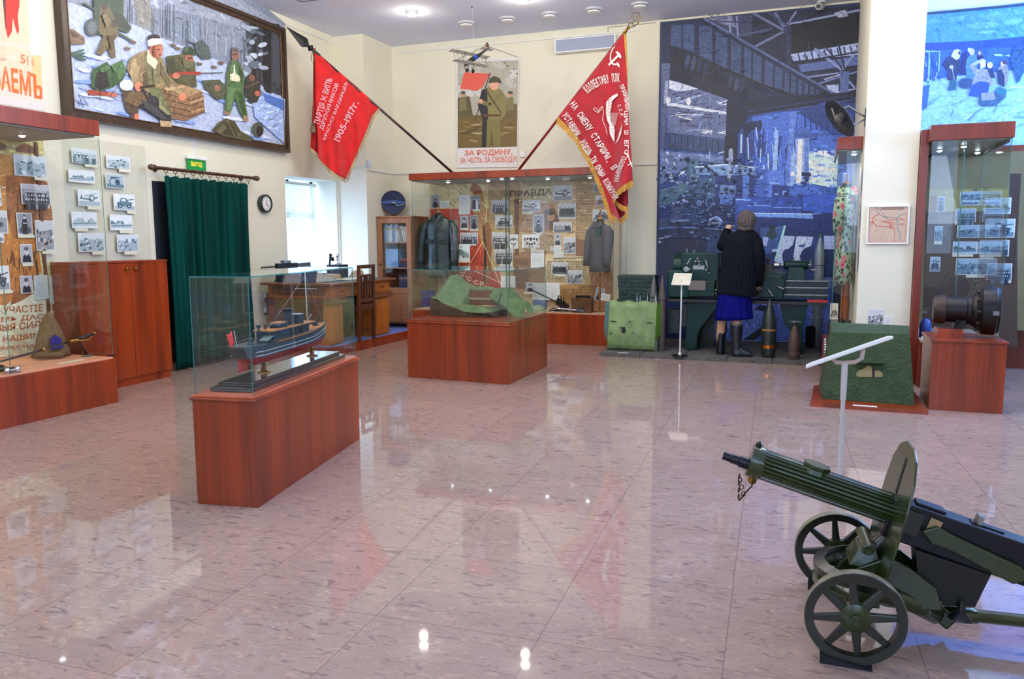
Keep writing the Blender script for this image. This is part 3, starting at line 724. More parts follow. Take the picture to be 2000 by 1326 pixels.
for k in range(4):
    q = [(y0+w*.93, z0+w*.93), (y1-w*.93, z0+w*.93), (y1-w*.93, z1-w*.93), (y0+w*.93, z1-w*.93)]; m.tube([(BXX+.006, *q[k]), (BXX+.006, *q[(k+1) % 4])], .008, 6)
m.obj('gilt_slip', M('worn_gilt', (92, 70, 42), .4, .5, var=.4, scale=90), pt)
p = Pr(LP, T, paint=3); p.gain = (1.1, 1.32, .9)
quad3(p, [(BXX-.012, y0+.05, z0+.05), (BXX-.012, y1-.05, z0+.05), (BXX-.012, y1-.05, z1-.05), (BXX-.012, y0+.05, z1-.05)], (166, 178, 204))
p.poly([(415, -420), (1300, -300), (1845, 150), (1845, 560), (1500, 430), (1300, 345), (1050, 245), (850, 150), (560, 50), (430, 10)], (122, 132, 150))
p.poly([(780, -250), (1300, -150), (1845, 170), (1845, 260), (1200, 80), (850, 30)], (140, 148, 166))
p.poly([(850, -60), (960, -40), (1010, 190), (900, 170)], (128, 128, 124))
for i in range(60):
    x = RND.uniform(830, 1620); y = 120+(x-830)*.36; p.line([(x, y-RND.uniform(60, 200)), (x, y+RND.uniform(0, 60))], RND.uniform(3, 8), RND.choice([(104, 114, 130), (90, 100, 116), (150, 160, 178)]))
p.poly([(1590, 90), (1840, 200), (1840, 625), (1740, 590), (1640, 500), (1600, 300)], (60, 62, 70))
for i in range(16):
    x = RND.uniform(1620, 1835); p.line([(x, 150+RND.uniform(0, 80)), (x, RND.uniform(480, 620))], RND.uniform(8, 26), RND.choice([(34, 32, 36), (46, 44, 48), (70, 74, 84)]))
for i in range(26):
    p.ell(RND.uniform(1590, 1720), RND.uniform(130, 440), RND.uniform(14, 42), RND.uniform(8, 20), RND.choice([(150, 162, 180), (92, 104, 118), (176, 186, 202)]), rot=RND.uniform(-.5, .5))
for i in range(60):
    x = RND.uniform(540, 1740); y = RND.uniform(280+(x-450)*.25, 680+(x-450)*.19); p.ell(x, y, RND.uniform(20, 90), RND.uniform(5, 14), RND.choice([(120, 148, 206), (190, 202, 224), (146, 166, 210), (204, 212, 228)]), rot=.18+RND.uniform(-.15, .15), n=9)
p.poly([(1620, 560), (1845, 640), (1845, 930), (1650, 760)], (150, 172, 216)).poly([(1700, 600), (1840, 650), (1840, 720), (1720, 660)], (70, 110, 180))
p.poly([(605, -60), (800, -60), (800, 100), (850, 180), (830, 215), (720, 180), (640, 235), (610, 120)], (42, 66, 52)).poly([(640, 60), (790, 90), (850, 195), (700, 150)], (34, 44, 44))
p.ell(597, 178, 46, 60, (58, 70, 74)).ell(597, 178, 30, 42, (90, 100, 110)).line([(540, 20), (640, 80)], 14, (52, 62, 66)).line([(760, 210), (880, 280)], 16, (58, 84, 70))
p.poly([(648, 40), (690, 28), (730, 90), (762, 170), (770, 225), (740, 262), (750, 372), (718, 382), (700, 312), (655, 362), (622, 345), (668, 240), (640, 200)], (96, 84, 56)).ell(676, 42, 22, 24, (60, 46, 38)).ell(735, 150, 24, 26, (58, 46, 38)).poly([(660, 70), (735, 95), (720, 180), (655, 150)], (70, 76, 56))
p.poly([(443, 185), (470, 185), (545, 240), (552, 285), (462, 288)], (112, 90, 70)).line([(450, 215), (545, 262)], 5, (66, 54, 46)).poly([(445, 190), (520, 235), (470, 240)], (66, 52, 44))
for k in range(4): p.line([(460+k*14, 348+k*10), (545+k*4, 322+k*22)], 13, (50, 84, 66))
for x, y in ((825, 310), (860, 268), (1120, 290), (1150, 310), (1290, 410), (1430, 405), (1385, 430)): p.poly([(x-16, y-10), (x+22, y), (x+14, y+16), (x-12, y+10)], (104, 84, 70))
p.poly([(1260, 280), (1310, 255), (1350, 300), (1370, 380), (1310, 385), (1270, 340)], (72, 86, 84)).line([(1215, 265), (1280, 290)], 8, (70, 80, 84))
p.poly([(600, 450), (690, 400), (720, 430), (790, 388), (818, 470), (790, 530), (720, 570), (640, 592), (588, 560)], (54, 84, 50)).poly([(625, 470), (690, 462), (710, 560), (650, 585), (610, 560)], (40, 36, 34)).poly([(750, 440), (800, 400), (815, 470), (770, 520)], (78, 110, 70))
p.poly([(565, 578), (760, 602), (762, 626), (572, 616)], (150, 66, 44)).ell(730, 612, 34, 16, (176, 104, 84))
p.poly([(785, 575), (880, 590), (900, 690), (890, 770), (850, 765), (815, 700)], (84, 68, 50)).ell(820, 550, 46, 36, (200, 208, 220))
p.poly([(1075, 365), (1190, 348), (1262, 400), (1275, 565), (1110, 552), (1085, 450)], (82, 80, 54)).poly([(1080, 380), (1130, 370), (1150, 540), (1110, 545)], (60, 62, 44)).ell(1224, 388, 30, 40, (150, 96, 76)).poly([(1182, 345), (1190, 305), (1230, 298), (1265, 330), (1268, 362), (1220, 355)], (50, 66, 46))
p.line([(1098, 492), (1160, 474), (1300, 474)], 20, (148, 56, 38)).line([(1300, 474), (1440, 471)], 6, (52, 44, 44)).ell(1140, 490, 24, 20, (180, 112, 86))
p.poly([(1028, 560), (1180, 545), (1310, 590), (1328, 725), (1200, 785), (1105, 765), (1085, 690), (1040, 620)], (128, 98, 68)).poly([(1040, 560), (1180, 548), (1308, 590), (1230, 625)], (158, 128, 90))
for k in range(4): p.line([(1050+k*10, 600+k*40), (1235, 650+k*36), (1322, 620+k*34)], 5, (74, 54, 38))
p.poly([(822, 440), (840, 380), (905, 340), (965, 318), (1055, 380), (1085, 480), (1195, 590), (1165, 625), (1065, 565), (1000, 600), (960, 600), (900, 560), (862, 560), (870, 510), (830, 470)], (134, 116, 82)).poly([(930, 360), (965, 320), (1030, 420), (1035, 540), (950, 560)], (112, 108, 74)).poly([(955, 322), (985, 330), (1022, 405), (1005, 450), (950, 400)], (204, 194, 164))
p.poly([(960, 560), (1040, 570), (1112, 730), (1108, 812), (1040, 815), (1030, 730), (985, 640)], (106, 108, 72)).poly([(895, 590), (1010, 625), (1108, 745), (1110, 792), (1060, 790), (930, 705), (850, 690), (800, 640)], (52, 52, 56)).poly([(850, 590), (960, 600), (960, 650), (880, 690), (800, 650)], (110, 88, 58)).poly([(1035, 780), (1112, 785), (1112, 822), (1040, 818)], (176, 150, 110))
p.ell(1012, 320, 44, 58, (158, 92, 70)).ell(1035, 330, 20, 40, (176, 112, 86)).ell(998, 246, 40, 24, (28, 24, 26)).poly([(956, 262), (985, 248), (1046, 250), (1044, 284), (958, 300)], (218, 222, 220)).line([(905, 545), (960, 650)], 14, (48, 40, 38)).ell(897, 560, 24, 32, (196, 120, 88)).ell(1182, 628, 26, 26, (200, 124, 92)).line([(985, 440), (995, 580)], 6, (80, 56, 40)).ell(885, 755, 16, 20, (200, 110, 80))
p.poly([(1310, 520), (1420, 515), (1470, 560), (1450, 640), (1400, 645), (1330, 575)], (78, 82, 60)).ell(1408, 570, 20, 20, (150, 100, 84))
p.poly([(1592, 500), (1630, 465), (1660, 520), (1695, 600), (1665, 660), (1620, 672), (1585, 610)], (56, 56, 46)).ell(1632, 505, 20, 22, (120, 80, 66)).line([(1580, 570), (1680, 530)], 6, (120, 86, 60)).ell(1668, 605, 18, 18, (180, 96, 74))
p.poly([(1480, 420), (1510, 375), (1556, 410), (1588, 500), (1575, 580), (1605, 760), (1583, 785), (1560, 740), (1522, 640), (1490, 745), (1455, 735), (1462, 600), (1468, 480)], (74, 102, 64)).ell(1524, 352, 26, 42, (138, 98, 84)).poly([(1498, 330), (1510, 305), (1545, 315), (1548, 340)], (84, 84, 80)).poly([(1490, 480), (1520, 470), (1560, 500), (1550, 530), (1490, 520)], (206, 200, 172)).line([(1515, 420), (1520, 480)], 10, (214, 210, 190)).poly([(1455, 715), (1490, 730), (1488, 748), (1452, 738)], (150, 120, 86)).poly([(1575, 750), (1605, 750), (1610, 785), (1580, 788)], (150, 120, 86))
p.poly([(1376, 840), (1420, 790), (1465, 765), (1520, 785), (1560, 850), (1645, 895), (1620, 918), (1440, 882)], (78, 74, 50)).poly([(1440, 790), (1500, 800), (1540, 880), (1450, 870)], (56, 54, 38)).line([(1470, 775), (1520, 880)], 6, (112, 104, 74))
p.ell(1670, 840, 38, 50, (74, 80, 74)).ell(1680, 850, 22, 36, (44, 40, 38))
for q, c_ in (([(845, 400), (880, 370), (900, 470), (860, 540), (838, 470)], (160, 140, 100)), ([(1040, 400), (1075, 470), (1120, 560), (1090, 560), (1040, 480)], (104, 96, 66)), ([(930, 470), (950, 460), (962, 560), (930, 560)], (92, 80, 54)), ([(1100, 540), (1185, 590), (1170, 612), (1100, 580)], (156, 136, 96)), ([(905, 560), (1000, 545), (1005, 560), (905, 578)], (58, 42, 32)), ([(990, 300), (1004, 292), (1000, 370), (985, 350)], (112, 62, 48)), ([(1018, 318), (1036, 316), (1036, 322), (1018, 324)], (60, 34, 30)), ([(1024, 352), (1044, 350), (1042, 358), (1026, 360)], (110, 50, 44)), ([(1040, 322), (1054, 340), (1040, 344)], (190, 124, 96)), ([(1030, 640), (1060, 690), (1105, 740), (1085, 745), (1030, 700)], (132, 132, 92)), ([(915, 640), (1000, 690), (1080, 770), (1040, 770), (940, 700)], (70, 70, 72)), ([(1475, 560), (1520, 570), (1500, 700), (1470, 720)], (92, 124, 80)), ([(1540, 600), (1570, 600), (1592, 740), (1575, 740)], (56, 78, 48)), ([(1500, 420), (1515, 410), (1512, 470), (1490, 475)], (96, 122, 82)), ([(1545, 420), (1575, 480), (1570, 540), (1552, 500)], (54, 74, 48)), ([(1180, 380), (1250, 400), (1255, 450), (1190, 440)], (98, 98, 66)), ([(1215, 372), (1245, 370), (1244, 378), (1216, 380)], (70, 44, 38)), ([(1190, 310), (1225, 302), (1215, 340), (1188, 340)], (74, 92, 66)), ([(720, 425), (780, 395), (800, 430), (740, 470)], (70, 106, 62)), ([(640, 450), (700, 420), (720, 440), (660, 470)], (78, 110, 70)), ([(660, 100), (690, 80), (720, 150), (690, 180)], (112, 98, 68)), ([(700, 230), (750, 220), (740, 260), (720, 330)], (74, 62, 42)), ([(1060, 570), (1180, 558), (1200, 566), (1080, 590)], (180, 150, 110)), ([(1230, 660), (1325, 625), (1325, 640), (1232, 676)], (170, 140, 100)), ([(1236, 720), (1328, 690), (1328, 704), (1238, 736)], (166, 134, 96)), ([(1400, 850), (1450, 800), (1470, 830), (1420, 872)], (100, 94, 66)), ([(1508, 350), (1540, 345), (1540, 352), (1508, 357)], (70, 48, 42))): p.poly(q, c_)
for k in range(9):
    x = RND.uniform(475, 760); p.line([(x, 600+RND.uniform(0, 60)), (x+RND.uniform(-30, 60), 560+RND.uniform(0, 160))], 4, (66, 62, 60))
p.line([(1800, 900), (1835, 930)], 4, (110, 120, 140))
p.obj('canvas', OIL, pt)
m = MB()
for y in (5.9, 7.95): m.cyl((XL+.012, y, z1-.02), (XL+.012, y, 3.92), .0022, n=6)
m.obj('hanging_wire', M('pale_wire', (190, 188, 180), .4), pt)

# --- war loan poster at the upper left
T = crop(0, 0, 5.525); LP = onp((XL+.004, 0, 0), (1, 0, 0))
p = Pr(LP, T); LPY = lambda h, z, o: V((XL+.004+o, h, z))
slab3(p, 3.3, 5.15, 2.40, 3.86, LPY, .003, (222, 214, 206)); quad3(p, [LPY(3.4, 2.56, .001), LPY(5.055, 2.56, .001), LPY(5.055, 3.80, .001), LPY(3.4, 3.80, .001)], (226, 204, 172))
p.poly([(-300, 560), (440, 600), (462, 1060), (-300, 960)], (226, 196, 138)).poly([(-300, 900), (460, 1000), (470, 1110), (-300, 1000)], (226, 214, 196))
p.poly([(-60, -100), (35, -100), (62, 250), (70, 480), (40, 640), (-60, 640)], (136, 118, 106)).poly([(20, -100), (110, -100), (100, 200), (60, 330)], (88, 26, 30))
p.poly([(60, -100), (216, -100), (210, 60), (192, 170), (206, 330), (188, 372), (165, 300), (138, 190), (130, 340), (85, 415), (66, 330)], (214, 42, 24)).ell(30, 640, 45, 18, (200, 170, 140))
p.text('ПОДПИСЫВАЙТЕСЬ', (-330, 345), (425, 495), (432, 585), (-330, 430), (234, 224, 206)).text('НА', (100, 575), (182, 590), (184, 658), (104, 645), (236, 226, 210))
p.text('5', (218, 585), (272, 595), (276, 690), (222, 680), (224, 104, 44)).text('1', (288, 603), (300, 605), (302, 648), (290, 646), (224, 104, 44)).text('2', (288, 664), (308, 667), (310, 704), (290, 700), (224, 104, 44)).line([(284, 652), (312, 658)], 6, (224, 104, 44))
p.text('о', (342, 630), (366, 634), (368, 664), (344, 660), (214, 112, 50)).text('о', (344, 680), (368, 684), (370, 712), (346, 708), (214, 112, 50)).line([(338, 668), (374, 674)], 5, (214, 112, 50))
p.text('ЗАЕМ', (-80, 685), (325, 770), (338, 1046), (-74, 952), (234, 106, 36), .025)
ZC = (234, 106, 36); p.poly([(322, 785), (385, 800), (388, 832), (324, 818)], ZC).poly([(356, 800), (388, 806), (402, 1064), (370, 1056)], ZC).poly([(392, 918), (440, 928), (456, 960), (458, 1072), (400, 1064), (399, 1030), (430, 1034), (428, 965), (394, 950)], ZC)
p.obj('war_loan_poster', label='cream and red poster lettered in orange above the left display case', cat='poster')

# --- poster hanging in the middle of the back wall (plain stand-in picture, the real lettering)
T = crop(870, 90, 5.525); BP_ = onp((0, YB-.012, 0), (0, -1, 0))
po_ = thing('hanging_poster', 'tall wartime poster with red banner and Russian slogan hanging on the back wall', 'poster', (-4.22, YB-.01, 2.30))
p = Pr(BP_, T)
p.poly([(115, 150), (800, 128), (775, 1302), (125, 1310)], (226, 224, 220)).poly([(130, 170), (788, 150), (772, 1085), (132, 1102)], (176, 172, 156))
for i in range(16): p.ell(RND.uniform(180, 740), RND.uniform(200, 520), RND.uniform(40, 90), RND.uniform(25, 60), RND.choice([(204, 204, 198), (160, 156, 140), (190, 188, 178)]), rot=RND.uniform(-1, 1), n=11)
p.poly([(132, 760), (400, 740), (774, 770), (772, 1085), (132, 1102)], (112, 92, 46)).poly([(132, 560), (260, 540), (300, 760), (132, 770)], (92, 84, 56)).poly([(640, 640), (774, 620), (774, 790), (600, 790)], (104, 88, 52))
for i in range(22): p.ell(RND.uniform(150, 750), RND.uniform(800, 1070), RND.uniform(20, 70), RND.uniform(4, 10), RND.choice([(150, 126, 70), (84, 66, 34), (176, 160, 120)]), rot=RND.uniform(-.3, .3), n=9)
p.poly([(158, 462), (205, 282), (320, 290), (484, 298), (440, 360), (400, 440), (340, 484), (250, 468)], (222, 92, 74)).line([(482, 290), (318, 800)], 12, (92, 62, 40))
p.poly([(390, 470), (480, 440), (600, 470), (660, 560), (650, 740), (590, 800), (400, 800), (360, 640)], (134, 126, 76)).poly([(390, 480), (450, 455), (460, 790), (400, 795), (350, 640)], (34, 36, 40)).poly([(400, 790), (590, 790), (600, 1085), (520, 1088), (500, 880), (470, 1088), (390, 1092)], (122, 114, 62)).poly([(400, 790), (450, 790), (440, 1088), (390, 1092)], (32, 32, 36))
p.ell(528, 420, 50, 58, (228, 166, 134)).poly([(462, 405), (475, 345), (530, 322), (590, 350), (606, 405), (560, 392), (500, 396)], (72, 68, 46)).line([(600, 520), (480, 640), (390, 600)], 44, (126, 118, 70)).ell(380, 596, 26, 24, (226, 164, 132)).line([(440, 480), (600, 720)], 16, (86, 62, 40)).poly([(400, 735), (600, 735), (600, 760), (400, 762)], (96, 66, 40))
for x in (190, 700): p.poly([(x-36, 560), (x+30, 550), (x+44, 690), (x-44, 700)], (120, 114, 72)).ell(x, 520, 24, 28, (210, 150, 120)).ell(x, 502, 28, 18, (76, 76, 56))
for x, y in ((640, 180), (672, 212), (740, 248), (700, 290), (770, 295)): p.line([(x-14, y-5), (x+14, y+6)], 5, (40, 42, 44)).line([(x-6, y+8), (x+5, y-8)], 4, (40, 42, 44))
p.text('ЗА РОДИНУ,', (205, 1126), (722, 1106), (724, 1184), (205, 1190), (226, 116, 92), .02).text('ЗА ЧЕСТЬ, ЗА СВОБОДУ!', (155, 1206), (762, 1186), (766, 1262), (155, 1272), (226, 116, 92), .01)
p.obj('print', INK, po_)
a, b_ = BP_(*T(110, 150)), BP_(*T(804, 128)); c, d = BP_(*T(122, 1310)), BP_(*T(778, 1302))
MB().cyl(a, b_, .009, n=10).obj('top_rod', WHITE, po_, smooth=40); MB().cyl(c, d, .009, n=10).obj('bottom_rod', WHITE, po_, smooth=40)
k = V((-4.225, YB-.02, 3.90)); m = MB(); m.tube([a, k], .003, 6).tube([k, b_], .003, 6).tube([k, k+V((.01, -.01, .02)), k+V((0, -.012, .045))], .004, 6); m.obj('string', M('grey_string', (120, 116, 110), .7), po_)

# --- factory photo print on the back wall
mu = thing('factory_wall_print', 'floor to ceiling blue photographic print of a machine hall behind the lathe', 'mural', (-.75, YB-.01, .05))
MP = onp((0, YB-.016, 0), (0, -1, 0)); A = crop(1280, 0, 3.157); B = crop(1160, 380, 3.846); Dd = crop(1280, 380, 8.29)
box('backing_board', (-1.892, YB-.0155, .05), (PX0-.004, YB-.001, 3.985), M('navy_board_edge', (20, 24, 40), .6), mu)
p = Pr(MP, A, step=.00006, paint=2.2); p.gain = (1.2, 1.6, .78)
h = lambda x, z: V((x, YB-.0162, z))
quad3(p, [h(-1.89, .052), h(PX0-.005, .052), h(PX0-.005, 3.983), h(-1.89, 3.983)], (30, 52, 98))
def R(): return RND.random()
p.poly([(30, 600), (860, 620), (1260, 640), (1250, 1340), (20, 1340)], (44, 78, 146)).poly([(600, 700), (1255, 660), (1250, 1340), (600, 1340)], (60, 108, 200))
p.poly([(290, 112), (1268, 34), (1262, 600), (1100, 580)], (26, 36, 68)).poly([(290, 112), (600, 88), (590, 230), (480, 210)], (58, 66, 104)).poly([(320, 112), (470, 98), (500, 170), (420, 150)], (112, 120, 156))
for q, w_, c_ in (([(600, 80), (800, 190), (610, 290)], 15, (96, 110, 152)), ([(820, 150), (1262, 62)], 13, (126, 140, 184)), ([(455, 100), (462, 205)], 11, (130, 140, 176)), ([(502, 98), (508, 222)], 11, (120, 130, 170)), ([(515, 222), (720, 176)], 15, (66, 80, 120)), ([(735, 76), (795, 170)], 22, (84, 98, 140)), ([(870, 70), (805, 160)], 14, (100, 114, 156)), ([(820, 165), (822, 400)], 34, (42, 54, 96)), ([(905, 140), (930, 265)], 12, (120, 132, 170)), ([(700, 80), (820, 160)], 10, (60, 74, 114)), ([(360, 130), (600, 140)], 8, (40, 50, 86))): p.line(q, w_, c_)
p.poly([(835, 150), (1265, 84), (1258, 262), (1100, 292), (960, 322), (840, 330)], (12, 18, 40)).poly([(1100, 80), (1170, 60), (1190, 100), (1130, 110)], (150, 160, 190)).poly([(835, 335), (1256, 264), (1252, 338), (850, 376)], (152, 168, 212)).poly([(880, 400), (1252, 345), (1252, 400), (900, 445)], (84, 104, 166))
for x in range(880, 1250, 40): p.line([(x, 330-(x-880)*.15), (x+14, 380-(x-880)*.15)], 9, (40, 54, 96))
for q, w_, c_ in (([(980, 300), (1150, 430), (1260, 290)], 18, (120, 138, 186)), ([(1060, 300), (1150, 420)], 10, (30, 40, 80)), ([(1130, 270), (1170, 440)], 12, (34, 46, 88)), ([(840, 390), (1254, 320)], 10, (20, 30, 64)), ([(900, 480), (1130, 450)], 10, (130, 146, 190)), ([(990, 520), (1250, 440)], 9, (110, 130, 186)), ([(1040, 490), (1140, 460)], 8, (160, 170, 206)), ([(1190, 500), (1250, 560)], 14, (120, 136, 190)), ([(1010, 590), (1250, 545)], 8, (150, 166, 214))): p.line(q, w_, c_)
p.poly([(1135, 440), (1195, 440), (1190, 585), (1140, 585)], (84, 104, 160)).poly([(1050, 525), (1130, 520), (1130, 575), (1090, 580)], (156, 172, 214))
p.poly([(40, 142), (300, 114), (1112, 580), (1112, 602), (830, 596), (450, 620), (90, 472), (40, 400)], (28, 42, 80)).poly([(95, 300), (440, 470), (640, 590), (450, 605), (92, 470)], (22, 30, 58))
for q in ([(95, 155), (160, 152), (160, 292), (95, 282)], [(172, 150), (240, 150), (240, 320), (172, 296)], [(268, 152), (350, 166), (350, 382), (268, 342)], [(372, 192), (446, 236), (442, 424), (370, 390)], [(468, 246), (530, 280), (526, 462), (466, 432)], [(548, 288), (592, 312), (590, 492), (548, 472)], [(604, 324), (656, 354), (652, 512), (602, 500)], [(674, 366), (726, 396), (722, 536), (672, 526)], [(738, 404), (786, 432), (782, 552), (736, 542)], [(798, 440), (826, 456), (822, 572), (796, 560)], [(838, 462), (868, 478), (864, 578), (836, 576)], [(882, 486), (906, 500), (904, 580), (880, 580)], [(920, 508), (942, 520), (940, 580), (918, 580)], [(956, 528), (978, 540), (976, 582), (954, 582)], [(992, 548), (1012, 560), (1010, 584), (990, 584)]):
    p.poly(q, (60, 82, 126)); (xa, ya), (xb, yb) = q[0], q[1]
    for t_ in (.33, .66): p.line([(xa, ya+(q[3][1]-ya)*t_), (xb, yb+(q[2][1]-yb)*t_)], 3, (40, 58, 96))
p.line([(300, 114), (1112, 582)], 14, (84, 104, 152)).line([(92, 286), (660, 524), (840, 590)], 16, (16, 22, 48)).line([(92, 470), (450, 606)], 10, (14, 20, 44))
for i in range(12):
    x = 120+i*38; p.ell(x, 330+i*17+R()*30, 14, 34+R()*30, RND.choice([(40, 52, 84), (60, 74, 108), (16, 22, 46)]), rot=.2)
p.poly([(38, 390), (92, 390), (78, 620), (40, 1020), (30, 1020)], (86, 98, 136)).poly([(60, 500), (82, 500), (74, 640), (52, 640)], (146, 156, 186))
p.poly([(80, 490), (440, 610), (440, 860), (70, 815)], (96, 110, 152)).poly([(86, 494), (155, 512), (262, 546), (140, 566), (84, 545)], (190, 198, 226)).poly([(380, 640), (445, 615), (440, 650)], (180, 190, 220))
for i in range(46):
    x = RND.uniform(80, 425); y = RND.uniform(560, 850); p.line([(x, y), (x+RND.uniform(20, 110), y+RND.uniform(-34, 24))], RND.uniform(4, 9), RND.choice([(40, 54, 96), (170, 182, 214), (26, 38, 76), (130, 144, 186), (206, 214, 236)]))
p.poly([(70, 630), (440, 690), (440, 706), (70, 650)], (196, 204, 228)).poly([(352, 690), (392, 690), (388, 850), (350, 845)], (90, 108, 152)).ell(205, 625, 14, 24, (216, 222, 238)).ell(80, 616, 14, 20, (206, 212, 232))
p.poly([(60, 815), (430, 862), (425, 946), (60, 916)], (52, 74, 118))
for x in range(85, 425, 38): p.line([(x, 820+x*.1), (x, 916+x*.04)], 6, (26, 40, 76))
p.poly([(30, 930), (420, 960), (420, 1010), (240, 990), (30, 1140)], (100, 124, 172))
for i in range(36):
    x = RND.uniform(35, 410); y = RND.uniform(935, 1130); p.line([(x, y), (x+RND.uniform(-30, 50), y+RND.uniform(-50, 40))], RND.uniform(5, 12), RND.choice([(34, 60, 112), (150, 170, 210), (60, 86, 138), (190, 204, 232)]))
p.poly([(440, 622), (1195, 568), (1206, 618), (575, 716), (555, 745), (500, 832), (434, 842)], (14, 26, 62)).line([(575, 716), (1204, 618)], 6, (70, 96, 170)).line([(566, 690), (1190, 590)], 4, (50, 74, 140))
p.poly([(428, 838), (508, 838), (500, 1012), (424, 1000)], (12, 20, 50)).poly([(540, 760), (655, 740), (652, 800), (590, 800), (545, 860)], (16, 32, 76))
p.poly([(880, 692), (1062, 618), (1252, 655), (1244, 835), (1090, 830)], (34, 66, 140))
for x in range(920, 1240, 34): p.line([(x, 690), (x+4, 800)], 6, (22, 46, 104))
p.poly([(560, 880), (680, 880), (670, 960), (560, 950)], (40, 70, 140)).ell(580, 890, 30, 34, (36, 60, 124))
for i in range(44):
    x = RND.uniform(520, 850); y = RND.uniform(740, 1050); p.line([(x, y), (x+RND.uniform(-14, 14), y+RND.uniform(60, 150))], RND.uniform(4, 14), RND.choice([(26, 56, 128), (150, 184, 244), (44, 86, 176), (110, 150, 226), (30, 60, 130)]))
p.poly([(830, 690), (875, 690), (830, 1140), (800, 1140)], (84, 124, 206)).poly([(740, 800), (760, 800), (750, 1060), (720, 1060)], (130, 168, 240))
p.poly([(945, 930), (1112, 965), (1110, 1160), (945, 1130)], (186, 212, 252)).poly([(950, 1020), (1110, 1040), (1110, 1060), (950, 1040)], (240, 246, 255))
for i in range(20): p.ell(RND.uniform(940, 1110), RND.uniform(900, 1180), RND.uniform(10, 34), RND.uniform(4, 12), RND.choice([(90, 136, 220), (230, 240, 255), (120, 160, 236)]), n=9)
p.poly([(850, 818), (1002, 822), (990, 858), (862, 856)], (52, 88, 166)).poly([(884, 790), (945, 790), (945, 822), (884, 822)], (66, 106, 190)).poly([(862, 852), (950, 854), (950, 946), (940, 946), (940, 1135), (832, 1135), (834, 958), (866, 946)], (134, 164, 222)).poly([(882, 860), (908, 860), (900, 1128), (868, 1128)], (228, 222, 224)).poly([(920, 860), (948, 860), (938, 1130), (918, 1130)], (90, 126, 200)).rect(835, 1060, 858, 1085, (230, 240, 255))
p.poly([(28, 1168), (188, 1128), (192, 1186), (28, 1260)], (72, 112, 134)).poly([(192, 978), (272, 984), (272, 1100), (404, 1096), (400, 1345), (188, 1345)], (58, 94, 134)).poly([(210, 990), (262, 990), (256, 1120), (216, 1120)], (84, 126, 156)).poly([(240, 1026), (430, 1012), (612, 1032), (614, 1076), (450, 1084), (258, 1078)], (108, 146, 196)).line([(245, 1030), (430, 1014), (610, 1034)], 8, (190, 206, 236)).poly([(368, 1082), (612, 1078), (602, 1225), (480, 1236), (368, 1240)], (26, 54, 122)).poly([(540, 1080), (580, 1080), (574, 1220), (536, 1220)], (70, 116, 196))
for x in (280, 330, 470, 520, 585): p.ell(x, 1050, 12, 16, (34, 60, 110))
p.poly([(452, 925), (466, 912), (480, 925), (476, 1020), (460, 1120), (440, 1120), (452, 1010)], (140, 156, 188)).poly([(402, 1138), (496, 1140), (490, 1262), (388, 1256)], (96, 126, 180)).ell(442, 1208, 16, 16, (40, 66, 120))
for i in range(14): p.ell(RND.uniform(405, 485), RND.uniform(1150, 1250), 6, 6, (50, 76, 130), n=7)
for q, c_ in (([(622, 1048), (700, 1040), (700, 1330), (600, 1330)], (54, 94, 180)), ([(690, 1050), (796, 1050), (796, 1230), (690, 1230)], (72, 116, 206)), ([(720, 1140), (820, 1145), (820, 1300), (720, 1300)], (30, 62, 140)), ([(890, 1200), (1112, 1206), (1112, 1345), (880, 1345)], (22, 48, 118)), ([(490, 1230), (560, 1230), (560, 1345), (480, 1345)], (70, 104, 170)), ([(575, 1220), (700, 1222), (700, 1345), (575, 1345)], (48, 84, 162)), ([(40, 1290), (190, 1250), (190, 1345), (40, 1345)], (20, 40, 84))): p.poly(q, c_)
for i in range(70):
    x = RND.uniform(600, 1110); y = RND.uniform(1060, 1330); p.rect(x, y, x+RND.uniform(8, 44), y+RND.uniform(5, 26), RND.choice([(26, 54, 128), (120, 164, 240), (44, 86, 170), (18, 38, 96), (84, 130, 214)]))
for i in range(330):
    x, y = RND.uniform(30, 620), RND.uniform(960, 1335); a, b_ = RND.uniform(4, 26), RND.uniform(4, 18)
    if RND.random() < .3: a, b_ = a*2.2, 3
    p.rect(x, y, x+a, y+b_, RND.choice([(18, 34, 70), (26, 48, 92), (96, 124, 168), (58, 86, 130), (14, 24, 52), (130, 150, 190)]))
for i in range(150):
    x = RND.uniform(60, 1240); y = RND.uniform(50, 620); a = RND.choice((-.55, .55, .62, -.2, 1.5)); l = RND.uniform(16, 70); p.line([(x, y), (x+l*cos(a), y+l*sin(a))], RND.uniform(2, 5), RND.choice([(20, 30, 60), (14, 20, 44), (66, 84, 126), (46, 62, 104)]))
# lower half
p.T = B
p.poly([(489, 20), (1815, 20), (1800, 640), (1790, 1128), (487, 1120)], (16, 48, 110)).poly([(489, 255), (960, 255), (960, 640), (487, 640)], (14, 32, 72)).poly([(770, 30), (1060, 30), (1060, 250), (770, 250)], (14, 40, 96)).poly([(640, 20), (790, 20), (790, 250), (720, 250)], (24, 62, 116)).poly([(1060, 20), (1560, 20), (1560, 140), (1060, 240)], (22, 70, 160)).poly([(860, 270), (1010, 280), (960, 500), (840, 500)], (30, 58, 106))
p.poly([(489, 20), (640, 20), (560, 75), (489, 100)], (64, 104, 128)).poly([(585, 70), (668, 66), (668, 182), (578, 184)], (62, 80, 122)).poly([(582, 60), (690, 40), (712, 55), (600, 80)], (150, 164, 204)).ell(668, 46, 16, 12, (220, 226, 244)).poly([(575, 190), (715, 186), (715, 200), (570, 205)], (96, 122, 168)).poly([(490, 180), (560, 170), (550, 240), (490, 250)], (48, 70, 104)).poly([(560, 205), (715, 200), (700, 245), (560, 250)], (24, 44, 86))
